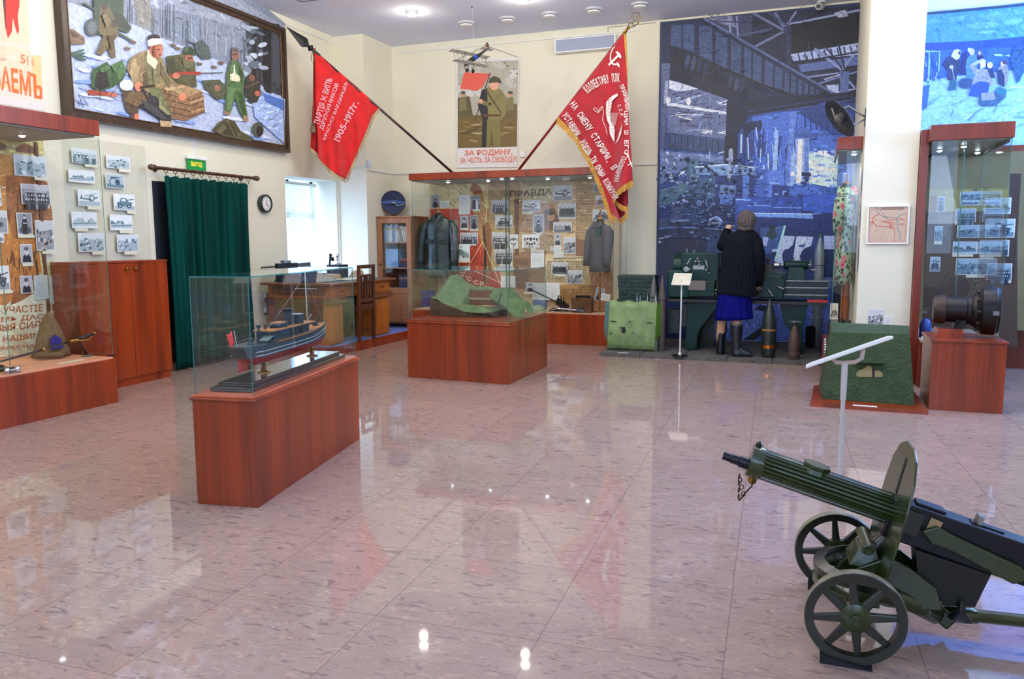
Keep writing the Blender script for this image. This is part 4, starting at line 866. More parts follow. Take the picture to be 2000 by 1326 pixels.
p.ell(790, 62, 20, 20, (96, 130, 176)).ell(790, 62, 9, 9, (40, 70, 116)).ell(868, 56, 32, 42, (80, 118, 180)).ell(872, 60, 24, 34, (22, 48, 104)).line([(905, 60), (848, 122)], 5, (150, 170, 214)).ell(912, 205, 52, 44, (124, 148, 206)).ell(905, 216, 36, 34, (18, 36, 84)).rect(880, 210, 940, 216, (170, 190, 230))
p.line([(489, 258), (620, 244), (790, 250), (960, 262), (1060, 268)], 9, (84, 116, 172)).line([(489, 246), (780, 236)], 4, (50, 80, 130)).line([(489, 332), (636, 296)], 8, (152, 166, 204)).poly([(487, 345), (512, 358), (487, 364)], (170, 164, 214)).line([(800, 250), (765, 400)], 5, (50, 82, 136)).rect(770, 232, 830, 262, (10, 20, 48))
p.poly([(950, 0), (1046, 0), (1040, 76), (945, 72)], (70, 112, 186)).poly([(1065, 36), (1150, 36), (1145, 120), (1065, 120)], (40, 88, 178)).poly([(1150, 30), (1335, 30), (1330, 135), (1150, 130)], (34, 82, 176)).line([(1065, 38), (1150, 38)], 8, (150, 186, 250)).line([(1150, 80), (1330, 84)], 8, (110, 156, 240)).line([(1350, 96), (1560, 100)], 8, (100, 146, 236)).poly([(1570, 6), (1812, 0), (1810, 140), (1570, 120)], (36, 92, 200))
for i in range(40):
    x = RND.uniform(1060, 1780); y = RND.uniform(20, 260); p.rect(x, y, x+RND.uniform(8, 60), y+RND.uniform(4, 16), RND.choice([(20, 52, 130), (96, 146, 236), (40, 86, 176), (12, 32, 84), (60, 112, 210)]))
p.poly([(1195, 136), (1640, 142), (1812, 146), (1812, 188), (1400, 172), (1195, 164)], (104, 150, 238)).line([(1195, 140), (1640, 146)], 7, (170, 200, 255)).poly([(1195, 170), (1400, 176), (1812, 192), (1812, 300), (1400, 250), (1195, 240)], (16, 46, 116)).poly([(1640, 150), (1812, 140), (1812, 190), (1650, 186)], (16, 50, 120))
p.poly([(1250, 250), (1440, 240), (1400, 420), (1250, 460)], (44, 84, 150)).ell(1342, 252, 26, 22, (20, 40, 56)).poly([(1302, 276), (1345, 262), (1372, 290), (1372, 322), (1340, 338), (1292, 308)], (22, 64, 70)).poly([(1272, 316), (1312, 322), (1296, 390), (1270, 384)], (150, 170, 220)).line([(1360, 258), (1440, 232)], 6, (90, 130, 160)).rect(1338, 408, 1400, 430, (150, 172, 220))
p.poly([(1428, 232), (1442, 236), (1378, 505), (1354, 500)], (146, 206, 206)).poly([(1420, 308), (1512, 314), (1492, 380), (1444, 420), (1416, 480), (1424, 520), (1366, 512), (1390, 420)], (164, 180, 242)).poly([(1522, 312), (1648, 318), (1632, 384), (1580, 404), (1545, 460), (1556, 512), (1492, 512), (1506, 410)], (170, 186, 248)).poly([(1728, 308), (1812, 312), (1806, 412), (1728, 410)], (150, 172, 242)).ell(1455, 462, 42, 56, (18, 48, 108)).ell(1598, 462, 46, 58, (14, 38, 98)).poly([(1650, 318), (1728, 320), (1724, 600), (1650, 600)], (20, 54, 130)).poly([(1540, 380), (1590, 370), (1580, 395), (1540, 392)], (60, 80, 150))
p.poly([(830, 820), (1800, 620), (1792, 1118), (830, 1096)], (50, 92, 184)).poly([(870, 826), (1190, 826), (1270, 862), (1262, 1000), (1120, 1090), (860, 1082)], (86, 116, 196)).poly([(1250, 790), (1340, 760), (1420, 780), (1400, 830), (1260, 830)], (126, 144, 208)).poly([(1108, 1100), (1272, 984), (1276, 1040), (1190, 1104)], (14, 26, 56)).poly([(1202, 862), (1248, 828), (1338, 846), (1310, 884)], (20, 36, 84))
for i in range(16):
    y = 840+i*18; p.line([(1380, y), (1500, y-30)], 3, (140, 170, 236)).line([(1600, y-60), (1790, y-20)], 3, (130, 162, 232)).line([(1390+i*8, 840), (1380+i*26, 1110)], 2, (40, 78, 160))
for i in range(10): p.line([(1580+i*22, 700), (1700+i*22, 620)], 4, (150, 178, 240)).line([(1580+i*24, 1100), (1650+i*20, 860)], 3, (136, 166, 236))
p.line([(830, 1098), (1792, 1122)], 9, (12, 20, 44)).line([(830, 1088), (1792, 1112)], 3, (150, 176, 236))
for i in range(260):
    x, y = RND.uniform(495, 1060), RND.uniform(20, 330); a, b_ = RND.uniform(5, 34), RND.uniform(4, 18)
    if RND.random() < .3: a, b_ = a*2, 3
    p.rect(x, y, x+a, y+b_, RND.choice([(14, 34, 76), (20, 48, 96), (60, 92, 140), (40, 70, 120), (10, 22, 52), (90, 120, 170)]))
p.obj('print', BANNER, mu)

# --- blue-lit winter painting at the upper right
T = crop(1660, 0, 4.735); RP = onp((0, YB-.03, 0), (0, -1, 0))
rp_ = thing('winter_painting', 'large unframed painting of refugees in snow high on the wall above the corner case', 'painting', (2.4, YB-.02, 2.2))
box('stretcher', (PX1+.005, YB-.029, 1.9), (3.6, YB-.002, 3.80), M('blue_grey_canvas_edge', (70, 96, 130), .7), rp_)
box('top_slip', (PX1+.005, YB-.04, 3.775), (3.6, YB-.002, 3.80), M('beaded_dark_slip', (40, 60, 84), .4, var=.6, scale=140), rp_)
p = Pr(RP, T, paint=2.6); p.gain = (1.1, 1.1, 1.0)
h = lambda x, z: V((x, YB-.0305, z))
quad3(p, [h(PX1+.006, 1.92), h(3.59, 1.92), h(3.59, 3.775), h(PX1+.006, 3.775)], (150, 182, 216))
def strip(pts, c_): p.poly(pts, c_)
strip([(650, 150), (2400, -80), (2400, 330), (1610, 345), (690, 420)], (84, 140, 200)); strip([(650, 190), (2400, -20), (2400, 160), (1610, 130), (1000, 200), (700, 215)], (96, 150, 204))
for i in range(26): p.ell(RND.uniform(1050, 2100), RND.uniform(150, 300), RND.uniform(40, 120), RND.uniform(12, 34), RND.choice([(120, 164, 210), (104, 152, 206), (90, 140, 198)]), n=9, rot=-.1)
strip([(650, 405), (1000, 395), (1610, 335), (2400, 300), (2400, 620), (1610, 640), (1000, 700), (650, 760)], (52, 96, 172)); strip([(650, 400), (1300, 372), (1610, 345), (2400, 300), (2400, 400), (1500, 440), (650, 470)], (40, 76, 160))
for i in range(60):
    x = RND.uniform(680, 2200); y = RND.uniform(800, 1240); p.ell(x, y, RND.uniform(30, 120), RND.uniform(5, 14), RND.choice([(120, 156, 204), (172, 198, 224), (140, 172, 212), (184, 206, 230)]), rot=RND.uniform(-.7, .1), n=9)
for q in ([(700, 480), (735, 480), (720, 900)], [(740, 540), (730, 760), (700, 980)], [(830, 490), (822, 660)], [(690, 470), (840, 480)]): p.line(q, 9, (150, 190, 220))
for i in range(18): x = RND.uniform(690, 820); y = RND.uniform(560, 760); p.line([(x, y), (x+RND.uniform(-20, 40), y+RND.uniform(20, 70))], 7, RND.choice([(160, 196, 224), (40, 80, 130)]))
p.poly([(668, 800), (740, 780), (710, 1000), (660, 1020)], (50, 96, 150))
p.poly([(855, 590), (900, 530), (950, 510), (1010, 520), (1030, 640), (990, 690), (985, 740), (900, 740), (900, 650)], (36, 54, 92)).poly([(935, 520), (960, 465), (1000, 452), (1028, 478), (1010, 540), (985, 555)], (206, 208, 206)).ell(1012, 490, 12, 18, (80, 66, 70)).ell(940, 620, 20, 18, (190, 170, 160)).line([(945, 630), (985, 840)], 6, (150, 170, 190)).poly([(905, 840), (930, 740), (985, 740), (985, 830)], (40, 90, 110)).ell(1070, 770, 70, 50, (44, 74, 110))
p.poly([(1040, 500), (1075, 470), (1100, 560), (1080, 690), (1020, 690)], (30, 46, 100)).poly([(1080, 550), (1120, 490), (1170, 500), (1185, 600), (1150, 740), (1080, 720), (1070, 620)], (84, 124, 146)).ell(1128, 478, 26, 32, (196, 168, 170)).ell(1106, 462, 18, 22, (196, 206, 210)).poly([(1180, 520), (1215, 500), (1240, 530), (1230, 580), (1185, 570)], (34, 42, 90)).ell(1198, 492, 16, 20, (180, 150, 150))
p.poly([(1100, 610), (1180, 555), (1200, 575), (1150, 620), (1180, 640), (1290, 640), (1300, 700), (1335, 760), (1330, 790), (1260, 790), (1280, 860), (1210, 890), (1100, 885), (1130, 760), (1160, 690)], (150, 140, 150)).poly([(1120, 790), (1200, 750), (1290, 760), (1280, 860), (1200, 895), (1100, 885)], (44, 78, 150)).poly([(1195, 560), (1225, 540), (1258, 560), (1255, 620), (1210, 640)], (204, 196, 202)).ell(1222, 585, 22, 32, (214, 176, 176)).poly([(1110, 600), (1180, 560), (1230, 545), (1225, 560), (1170, 600)], (170, 170, 180))
p.poly([(1262, 590), (1295, 570), (1325, 600), (1325, 650), (1345, 720), (1300, 720), (1270, 640)], (40, 50, 90)).ell(1295, 602, 26, 30, (214, 214, 216)).poly([(1365, 640), (1400, 600), (1450, 590), (1472, 660), (1460, 750), (1440, 800), (1380, 780)], (140, 132, 124)).poly([(1360, 650), (1400, 640), (1430, 700), (1430, 810), (1370, 770)], (36, 48, 86)).ell(1410, 592, 16, 26, (206, 170, 166)).ell(1430, 575, 20, 20, (84, 56, 70))
p.poly([(1480, 560), (1520, 440), (1580, 415), (1610, 480), (1700, 520), (1680, 640), (1600, 680), (1570, 750), (1540, 770), (1520, 680)], (40, 84, 120)).line([(1530, 560), (1615, 440)], 8, (30, 50, 80))
p.poly([(1205, 860), (1330, 850), (1380, 800), (1450, 830), (1440, 900), (1350, 980), (1220, 985), (1190, 940)], (60, 90, 116)).poly([(1215, 860), (1330, 850), (1345, 920), (1215, 930)], (146, 140, 160)).poly([(1350, 850), (1390, 805), (1455, 830), (1420, 890)], (36, 110, 120)).poly([(1330, 500), (1400, 500), (1420, 520), (1340, 520)], (160, 190, 214)).poly([(1430, 510), (1480, 505), (1475, 525)], (170, 196, 216))
for q in ([(1090, 1120), (1160, 1040), (1230, 1000)], [(930, 1080), (960, 1010)], [(1330, 1040), (1360, 980)]): p.line(q, 9, (84, 126, 186))
p.obj('canvas', OIL, rp_)

# --- framed map on the pier
T = crop(1680, 390, 13.264); MPp = onp((0, PY-.018, 0), (0, -1, 0))
mp_ = thing('framed_map', 'small white-framed map with red lines on the front of the white pier', 'map', (.62, PY-.01, 1.25))
a, b_ = MPp(*T(200, 130)), MPp(*T(1230, 1150)); x0, x1, z1, z0 = .444, .788, 1.594, 1.252
m = MB(); w = .012
m.box((x0, PY-.026, z0), (x1, PY-.0005, z0+w)).box((x0, PY-.026, z1-w), (x1, PY-.0005, z1)).box((x0, PY-.026, z0+w), (x0+w, PY-.0005, z1-w)).box((x1-w, PY-.026, z0+w), (x1, PY-.0005, z1-w)); m.obj('frame', WHITE, mp_)
p = Pr(MPp, T); hh = lambda x, z: V((x, PY-.0183, z))
quad3(p, [hh(x0+w, z0+w), hh(x1-w, z0+w), hh(x1-w, z1-w), hh(x0+w, z1-w)], (196, 170, 148))
RED_ = (196, 74, 52); GRY = (140, 144, 138)
for q, w_, c_ in (([(250, 175), (1205, 175), (1160, 1085), (230, 1080), (250, 175)], 9, (186, 104, 78)), ([(400, 190), (410, 280), (540, 410), (640, 440), (950, 475), (1040, 400), (1190, 350)], 26, GRY), ([(960, 470), (960, 620), (950, 680), (1000, 820), (1060, 900), (1030, 990), (1050, 1070)], 28, GRY), ([(410, 190), (560, 310), (660, 460), (720, 490)], 10, (110, 84, 70)), ([(480, 375), (380, 430), (320, 500), (310, 580)], 18, RED_), ([(240, 670), (350, 600), (350, 560)], 12, RED_), ([(250, 580), (350, 590), (430, 700)], 16, RED_), ([(700, 490), (860, 510), (1050, 500), (1170, 495)], 10, RED_), ([(530, 545), (650, 575), (800, 605)], 20, RED_), ([(650, 548), (800, 545)], 12, RED_), ([(980, 630), (1170, 630)], 14, RED_), ([(460, 685), (620, 690), (780, 705)], 18, RED_), ([(780, 600), (780, 710), (860, 760)], 22, RED_), ([(840, 520), (830, 650), (890, 760), (905, 900), (880, 1080)], 10, RED_), ([(1040, 500), (1170, 545)], 10, RED_), ([(850, 640), (910, 590)], 12, RED_), ([(430, 700), (400, 800), (320, 860), (380, 960), (440, 1080)], 5, (160, 130, 110)), ([(590, 720), (620, 820), (550, 920), (520, 1080)], 5, (160, 130, 110)), ([(360, 520), (450, 520)], 6, RED_), ([(1050, 470), (1060, 520)], 20, RED_)): p.line(q, w_, c_)
for k in range(2): p.line([(560-k*30, 212+k*32), (1145, 208+k*32)], 16, (120, 76, 60))
p.obj('sheet', INK, mp_)
# ------------------------------------------------------------------ photographs and papers
def uv_frame(plane):
    """plane: ('x', X) left wall or ('y', Y) back; gives pixel -> (h, z) and (h, z, off) -> point"""
    k, v = plane
    if k == 'x': return (lambda x, y: (lambda q: (q.y, q.z))(onp((v, 0, 0), (1, 0, 0))(x, y))), (lambda h, z, o: V((v+o, h, z)))
    return (lambda x, y: (lambda q: (q.x, q.z))(onp((0, v, 0), (0, -1, 0))(x, y))), (lambda h, z, o: V((h, v-o, z)))
TONES = {'bw': ((226, 226, 228), (150, 152, 158), (84, 86, 94), (34, 34, 42)), 'teal': ((228, 236, 240), (168, 188, 196), (98, 130, 144), (48, 76, 92)), 'sepia': ((224, 214, 196), (160, 146, 126), (104, 92, 78), (48, 42, 38)), 'cold': ((176, 204, 220), (104, 140, 160), (52, 84, 108), (20, 40, 62))}
def draw(p, kind, Q, r, tone):
    L, Mi, D, K = TONES[tone]
    def poly(pts, c): p.o += p.step; p._f([p.bm.verts.new(Q(u, v, p.o)) for u, v in pts], lin(c))
    def ell(x, y, a, b, c, n=10): poly([(x+a*cos(t), y+b*sin(t)) for t in [2*pi*i/n for i in range(n)]], c)
    mixc = lambda a, b, t: tuple(a[i]*(1-t)+b[i]*t for i in range(3))
    if kind == 'paper':
        poly([(.02, .02), (.98, .02), (.98, .98), (.02, .98)], mixc(L, (240, 238, 226), .7))
        for i in range(13):
            v = .90-i*.064; poly([(.1, v), (r.uniform(.7, .92), v), (.9, v-.012), (.1, v-.012)], mixc(L, D, .5))
        return
    if kind == 'handwritten':
        poly([(.0, .0), (1, .0), (1, 1), (0, 1)], (206, 214, 206))
        for i in range(22):
            v = .95-i*.042; poly([(.06, v), (r.uniform(.85, .96), v), (.95, v-.008), (.06, v-.008)], (160, 170, 172))
        return
    b = .035
    poly([(b, b), (1-b, b), (1-b, 1-b), (b, 1-b)], Mi if kind not in ('land', 'plane', 'vehicle', 'ship') else L)
    if kind == 'portrait':
        poly([(b, b), (1-b, b), (1-b, 1-b), (b, 1-b)], mixc(L, Mi, .6)); poly([(.12, b), (.88, b), (.8, .36), (.6, .46), (.4, .46), (.2, .36)], K)
        ell(.5, .63, .17, .2, mixc(L, (214, 196, 180), .5), 14); ell(.5, .76, .18, .11, D, 12); ell(.45, .63, .03, .02, K, 6); ell(.57, .63, .03, .02, K, 6); poly([(.46, .53), (.56, .53), (.55, .515), (.47, .515)], D); poly([(.42, .46), (.58, .46), (.5, .34)], L)
    elif kind == 'standing':
        ell(.5, .2, .4, .2, D); poly([(.34, b), (.62, b), (.68, .5), (.62, .72), (.4, .72), (.3, .5)], K); ell(.5, .80, .07, .08, L); ell(.5, .86, .08, .04, K); poly([(.38, .5), (.64, .5), (.64, .54), (.38, .54)], L)
    elif kind == 'pair':
        poly([(b, b), (1-b, b), (1-b, .35), (b, .4)], D)
        for x in (.33, .66): poly([(x-.13, b), (x+.13, b), (x+.14, .55), (x+.06, .70), (x-.06, .70), (x-.14, .55)], K if x < .5 else L); ell(x, .78, .07, .08, L); ell(x, .84, .08, .04, D)
    elif kind in ('group', 'crowd', 'trio'):
        poly([(b, b), (1-b, b), (1-b, .4), (b, .45)], D); poly([(b, .75), (1-b, .7), (1-b, 1-b), (b, 1-b)], mixc(L, Mi, .3))
        n = {'group': 6, 'crowd': 9, 'trio': 3}[kind]; rows = 3 if kind == 'crowd' else (1 if kind == 'trio' else 2)
        for k in range(rows):
            for i in range(n):
                x = .1+(i+.5+(k % 2)*.3)/n*.78; v = (.62 if rows > 1 else .66)-k*.20; s = .8/n
                poly([(x-s*.5, v-.45), (x+s*.5, v-.45), (x+s*.45, v-.04), (x-s*.45, v-.04)], r.choice((K, D, K, Mi))); ell(x, v+.03, s*.26, .055, L, 8)
        poly([(b, b), (1-b, b), (1-b, .12), (b, .1)], D)
    elif kind == 'ovals':
        poly([(b, b), (1-b, b), (1-b, 1-b), (b, 1-b)], mixc(L, (236, 232, 220), .5))
        for x, y, s in ((.16, .62, .06), (.32, .68, .06), (.5, .66, .09), (.68, .68, .06), (.84, .62, .06), (.3, .36, .055), (.7, .36, .055), (.44, .3, .055), (.56, .3, .055), (.42, .14, .04), (.58, .14, .04)): ell(x, y, s, s*1.5, K)
    elif kind in ('land', 'ship'):
        poly([(b, b), (1-b, b), (1-b, .42), (b, .36)], mixc(Mi, L, .2))
        for i in range(7): x = r.uniform(.1, .85); poly([(x-.1, .38), (x+.14, .38), (x+.1, .38+r.uniform(.05, .22)), (x-.04, .38+r.uniform(.1, .28))], r.choice((D, Mi, D)))
        poly([(b, .3), (1-b, .36), (1-b, .30), (b, .24)], D); poly([(b, b), (1-b, b), (1-b, .16), (b, .12)], L)
    elif kind == 'hill':
        poly([(b, b), (1-b, b), (1-b, 1-b), (b, 1-b)], (216, 224, 222)); poly([(b, .15), (.5, .2), (1-b, .15), (1-b, .4), (.85, .5), (.65, .72), (.5, .6), (.3, .66), (.12, .4), (b, .38)], (140, 158, 146)); poly([(.55, .55), (.65, .72), (.78, .5), (.7, .3), (.5, .4)], (108, 128, 118)); ell(.67, .84, .02, .06, (40, 44, 48))
        for i in range(14): x = r.uniform(.06, .9); poly([(x, .15), (x+.05, .15), (x+.04, r.uniform(.2, .34)), (x+.01, .3)], r.choice(((90, 104, 96), (230, 236, 232))))
    elif kind == 'plane':
        poly([(b, b), (1-b, b), (1-b, .3), (b, .3)], Mi); poly([(.1, .42), (.6, .36), (.9, .52), (.88, .60), (.6, .5), (.1, .5)], D); poly([(.2, .62), (.8, .82), (.86, .78), (.4, .58)], Mi); ell(.62, .5, .14, .2, D); ell(.62, .5, .07, .1, L); poly([(.1, .46), (.16, .7), (.2, .46)], K); poly([(.5, .3), (.56, .3), (.6, .45), (.5, .45)], K)
    elif kind == 'vehicle':
        poly([(b, b), (1-b, b), (1-b, .3), (b, .28)], Mi); poly([(.16, .26), (.8, .26), (.88, .5), (.66, .56), (.6, .76), (.34, .78), (.28, .54), (.14, .48)], D); poly([(.36, .56), (.56, .56), (.54, .70), (.38, .70)], L)
        for x in (.28, .7): ell(x, .27, .11, .14, K); ell(x, .27, .05, .065, Mi)
        poly([(.6, .66), (.95, .74), (.95, .70), (.6, .6)], K)
    elif kind == 'barrel':
        poly([(b, b), (1-b, b), (1-b, .3), (b, .3)], D); ell(.42, .45, .26, .3, D); ell(.42, .45, .19, .22, Mi); ell(.62, .45, .14, .2, K); poly([(.2, .7), (.8, .74), (.7, .8), (.3, .82)], K)
    else:   # 'scene': a crowded street, yard or battlefield
        poly([(b, .62), (1-b, .7), (1-b, 1-b), (b, 1-b)], mixc(L, Mi, .25))
        for i in range(34):
            x, y = r.uniform(.06, .92), r.uniform(.06, .7); s = r.uniform(.02, .08)
            q = [(x-s, y-s*.7), (x+s*r.uniform(.3, 1), y-s), (x+s, y+s*r.uniform(.4, 1.6)), (x-s*.4, y+s)]
            poly([(min(.96, max(.04, a)), min(.96, max(.04, b2))) for a, b2 in q], r.choice((K, D, Mi, L, D)))
CAPM = M('caption_card', (226, 222, 196), .6, var=.02)
_pn = [0]
def photo(plane, tl, br, kind, label, group, tone='bw', cap=None, name='photograph', cat='photograph', T=None, depth=.004, tilt=0, lift=.0):
    T = T or (lambda x, y: (x, y)); _pn[0] += 1; r = random.Random(_pn[0])
    f, P = uv_frame(plane); h0, z1 = f(*T(*tl)); h1, z0 = f(*T(*br)); hc, zc = (h0+h1)/2, (z0+z1)/2
    p = Pr(None); p.o = depth; p.step = .00008
    def Q(u, v, o):
        a, b_ = h0+(h1-h0)*u-hc, z0+(z1-z0)*v-zc
        return P(hc+a*cos(tilt)-b_*sin(tilt), zc+a*sin(tilt)+b_*cos(tilt), o+lift)
    c = lin((232, 232, 230)); fr = [p.bm.verts.new(Q(u, v, depth)) for u, v in ((0, 0), (1, 0), (1, 1), (0, 1))]; bk = [p.bm.verts.new(Q(u, v, .0005)) for u, v in ((0, 0), (1, 0), (1, 1), (0, 1))]
    p._f(fr, c); p._f(bk[::-1], c)
    for i in range(4): p._f([fr[i], bk[i], bk[(i+1) % 4], fr[(i+1) % 4]], c)
    draw(p, kind, Q, r, tone)
    o = p.obj(name, INK); tag(o, label, cat, group)
    if cap:
        u0, u1 = cap; hh = abs(z1-z0); s = .022/hh
        MB().hull8([Q(u0, -s*1.25, .001), Q(u1, -s*1.25, .001), Q(u1, -.01, .001), Q(u0, -.01, .001)], [Q(u0, -s*1.25, .0045), Q(u1, -s*1.25, .0045), Q(u1, -.01, .0045), Q(u0, -.01, .0045)]).obj('caption', CAPM, o)
    return o
# --- clear sheet with two columns of photographs on the left wall
sh = box('acrylic_sheet', (XL+.002, 5.28, 1.08), (XL+.006, 6.22, 2.22), GLASS); tag(sh, 'clear acrylic sheet carrying two columns of photographs on the left wall', 'sheet')
G = 'photographs on the clear wall sheet'; PL = ('x', XL+.007)
wallph = [((135, 288), (186, 322), 'group', 'wall photograph of people in a field, top of the left column', (.5, 1)), ((129, 330), (182, 359), 'land', 'wall photograph of a gun on open ground, second in the left column', None), ((147, 369), (193, 404), 'plane', 'wall photograph of a crashed aeroplane, third in the left column', (.4, 1)), ((135, 413), (187, 446), 'ship', 'wall photograph of buildings across water, fourth in the left column', (.1, .6)), ((148, 455), (201, 491), 'scene', 'wall photograph of wagons with barrels, bottom of the left column', (.5, 1)),
          ((203, 302), (251, 332), 'scene', 'wall photograph of a vaulted workshop, top of the right column', (.5, 1)), ((202, 339), (240, 369), 'barrel', 'wall photograph of a big cylinder machine, second in the right column', None), ((217, 378), (261, 412), 'vehicle', 'wall photograph of a boxy cart, third in the right column', (.6, 1)), ((210, 419), (256, 450), 'ship', 'wall photograph of a half-built craft, fourth in the right column', (.4, 1)), ((224, 458), (268, 491), 'scene', 'wall photograph of debris in snow, bottom of the right column', (.3, .9))]
for tl, br, k, lb, cp in wallph: photo(PL, tl, br, k, lb, G, 'teal', cp, lift=.02)
# --- left display case: printed backdrop and photographs
T = crop(0, 220, 5.1); T2 = crop(0, 470, 4.913); LBP = onp((XL+.0185, 0, 0), (1, 0, 0))
p = Pr(LBP, T, paint=2.5); p.gain = (1.0, 1.15, 1); hq = lambda h, z: V((XL+.0187, h, z))
quad3(p, [hq(2.62, .38), hq(5.0, .38), hq(5.0, 2.12), hq(2.62, 2.12)], (198, 186, 130))
p.poly([(-300, 120), (420, 200), (440, 420), (-300, 420)], (188, 176, 110)).poly([(-300, 380), (100, 420), (150, 620), (60, 900), (140, 1326), (-300, 1326)], (186, 128, 56)).poly([(60, 620), (330, 640), (470, 690), (520, 1000), (540, 1326), (140, 1326), (60, 900)], (150, 92, 44)).poly([(250, 300), (380, 370), (370, 420), (330, 410), (160, 390), (150, 350)], (110, 66, 40)).poly([(0, 290), (70, 330), (60, 370), (0, 380)], (120, 84, 48))
for i in range(26): x, y = RND.uniform(-20, 480), RND.uniform(560, 1300); p.line([(x, y), (x+RND.uniform(-20, 30), y+RND.uniform(60, 220))], RND.uniform(5, 22), RND.choice([(96, 56, 26), (128, 76, 36), (172, 116, 56), (70, 42, 22)]))
p.poly([(300, 1326), (440, 1200), (520, 1240), (540, 1326)], (190, 190, 140))
p.T = T2; p.poly([(-300, 480), (520, 480), (560, 1200), (-300, 1260)], (204, 202, 168)).poly([(380, 220), (510, 190), (540, 480), (360, 480)], (186, 184, 130)).poly([(-300, -20), (360, -20), (400, 300), (200, 480), (60, 620), (-300, 600)], (176, 112, 48)).poly([(130, 480), (330, 500), (200, 580), (100, 620)], (140, 84, 36))
for i in range(14): x, y = RND.uniform(60, 360), RND.uniform(0, 460); p.line([(x, y), (x+RND.uniform(-20, 30), y+RND.uniform(60, 160))], RND.uniform(5, 18), RND.choice([(96, 56, 26), (128, 76, 36), (60, 36, 20)]))
TX = (172, 92, 40)
for s, x0_, x1_, y0_, y1_, d in (('ВАШЕ УЧАСТІЕ ВЪ', -240, 540, 650, 722, -50), ('ЗАЙМѢ ДАСТЪ', -200, 540, 735, 808, -55), ('НОВЫЯ СИЛЫ', -180, 460, 820, 890, -60), ('НАШИМЪ', 30, 440, 918, 975, -50), ('ДОБЛЕСТНЫМЪ', -100, 460, 1022, 1062, -40), ('ВОЙСКАМЪ', -30, 400, 1110, 1150, -40)):
    p.text(s, (x0_, y0_), (x1_, y0_+d), (x1_, y1_+d-2), (x0_, y1_), TX, .012)
p.obj('backdrop_print', INK, LC)
G = 'photographs in the left display case'; PL = ('x', XL+.03)
for tl, br, k, lb, cp in (((25, 300), (91, 347), 'scene', 'blue-tinted photograph of ruins, uppermost in the left display case', (.6, 1)), ((39, 358), (99, 401), 'crowd', 'photograph of seated soldiers with rifles in the left display case', (.4, .95)), ((31, 415), (64, 458), 'standing', 'photograph of a man in a cap, sleeves folded, in the left display case', (0, 1.1)), ((67, 430), (107, 489), 'scene', 'photograph of a trench full of men, beside the man in a cap', (.3, 1)), ((38, 477), (64, 513), 'portrait', 'portrait of a young man in a peaked cap in the left display case', (.1, 1)), ((38, 539), (64, 572), 'portrait', 'portrait of a smiling woman beside the white letter pages', None), ((-30, 520), (20, 566), 'vehicle', 'photograph of a dark field gun at the left edge of the left case', (.2, 1.1)), ((-30, 410), (16, 456), 'scene', 'photograph of snowy wreckage at the left edge of the left case', None), ((-30, 456), (8, 474), 'land', 'small pale photograph below the snowy wreckage in the left case', None), ((-34, 360), (3, 402), 'land', 'pale photograph of a field at the left edge of the left case', None)):
    photo(PL, tl, br, k, lb, G, 'teal' if tl[0] == 25 else 'bw', cp)
for a, b_, n in (((65, 538), (95, 583), 'left'), ((95, 540), (123, 586), 'right')): photo(PL, a, b_, 'handwritten', f'handwritten letter page, the {n} of two side by side in the left display case', 'letter pages in the left case', name='letter_page', cat='letter', cap=(.1, 1) if n == 'right' else None)

# --- back display case: collage and photographs
T = crop(780, 320, 3.6826); CB = onp((0, YB-.0225, 0), (0, -1, 0)); p = Pr(CB, T, paint=2); p.gain = (1.05, 1.3, 1); hq = lambda x, z: V((x, YB-.0226, z))
quad3(p, [hq(-5.10, .40), hq(-2.35, .40), hq(-2.35, 2.085), hq(-5.10, 2.085)], (178, 150, 112))
p.poly([(225, 110), (640, 100), (640, 330), (225, 330)], (202, 184, 130)).poly([(225, 325), (640, 318), (660, 560), (640, 900), (400, 900), (225, 600)], (176, 70, 46)).poly([(640, 100), (870, 95), (860, 900), (640, 900)], (170, 146, 104)).poly([(400, 770), (720, 770), (740, 880), (680, 930), (420, 930)], (150, 44, 34)).poly([(225, 420), (420, 400), (430, 760), (225, 900)], (150, 128, 96))
p.poly([(505, 190), (540, 120), (590, 180), (600, 230), (560, 240)], (150, 84, 50)).poly([(520, 220), (600, 210), (640, 400), (670, 430), (650, 520), (660, 720), (620, 740), (590, 560), (540, 420)], (176, 134, 84)).poly([(600, 440), (640, 420), (680, 520), (650, 740), (600, 740)], (138, 92, 56))
for q, w_, c_ in (([(605, 450), (620, 620), (610, 870)], 16, (60, 34, 24)), ([(640, 470), (650, 740), (620, 890)], 26, (128, 80, 48)), ([(590, 270), (630, 320), (620, 420)], 8, (210, 206, 160)), ([(400, 900), (600, 560), (740, 900)], 4, (220, 200, 150)), ([(520, 760), (740, 860)], 4, (220, 200, 150))): p.line(q, w_, c_)
for ch_, x, y in (('С', 455, 792), ('С', 505, 826), ('С', 556, 850), ('Р', 595, 862)): p.text(ch_, (x-16, y-18), (x+14, y-12), (x+12, y+20), (x-18, y+14), (226, 196, 160), .02).ell(x+26, y+20, 5, 5, (226, 196, 160), n=8)
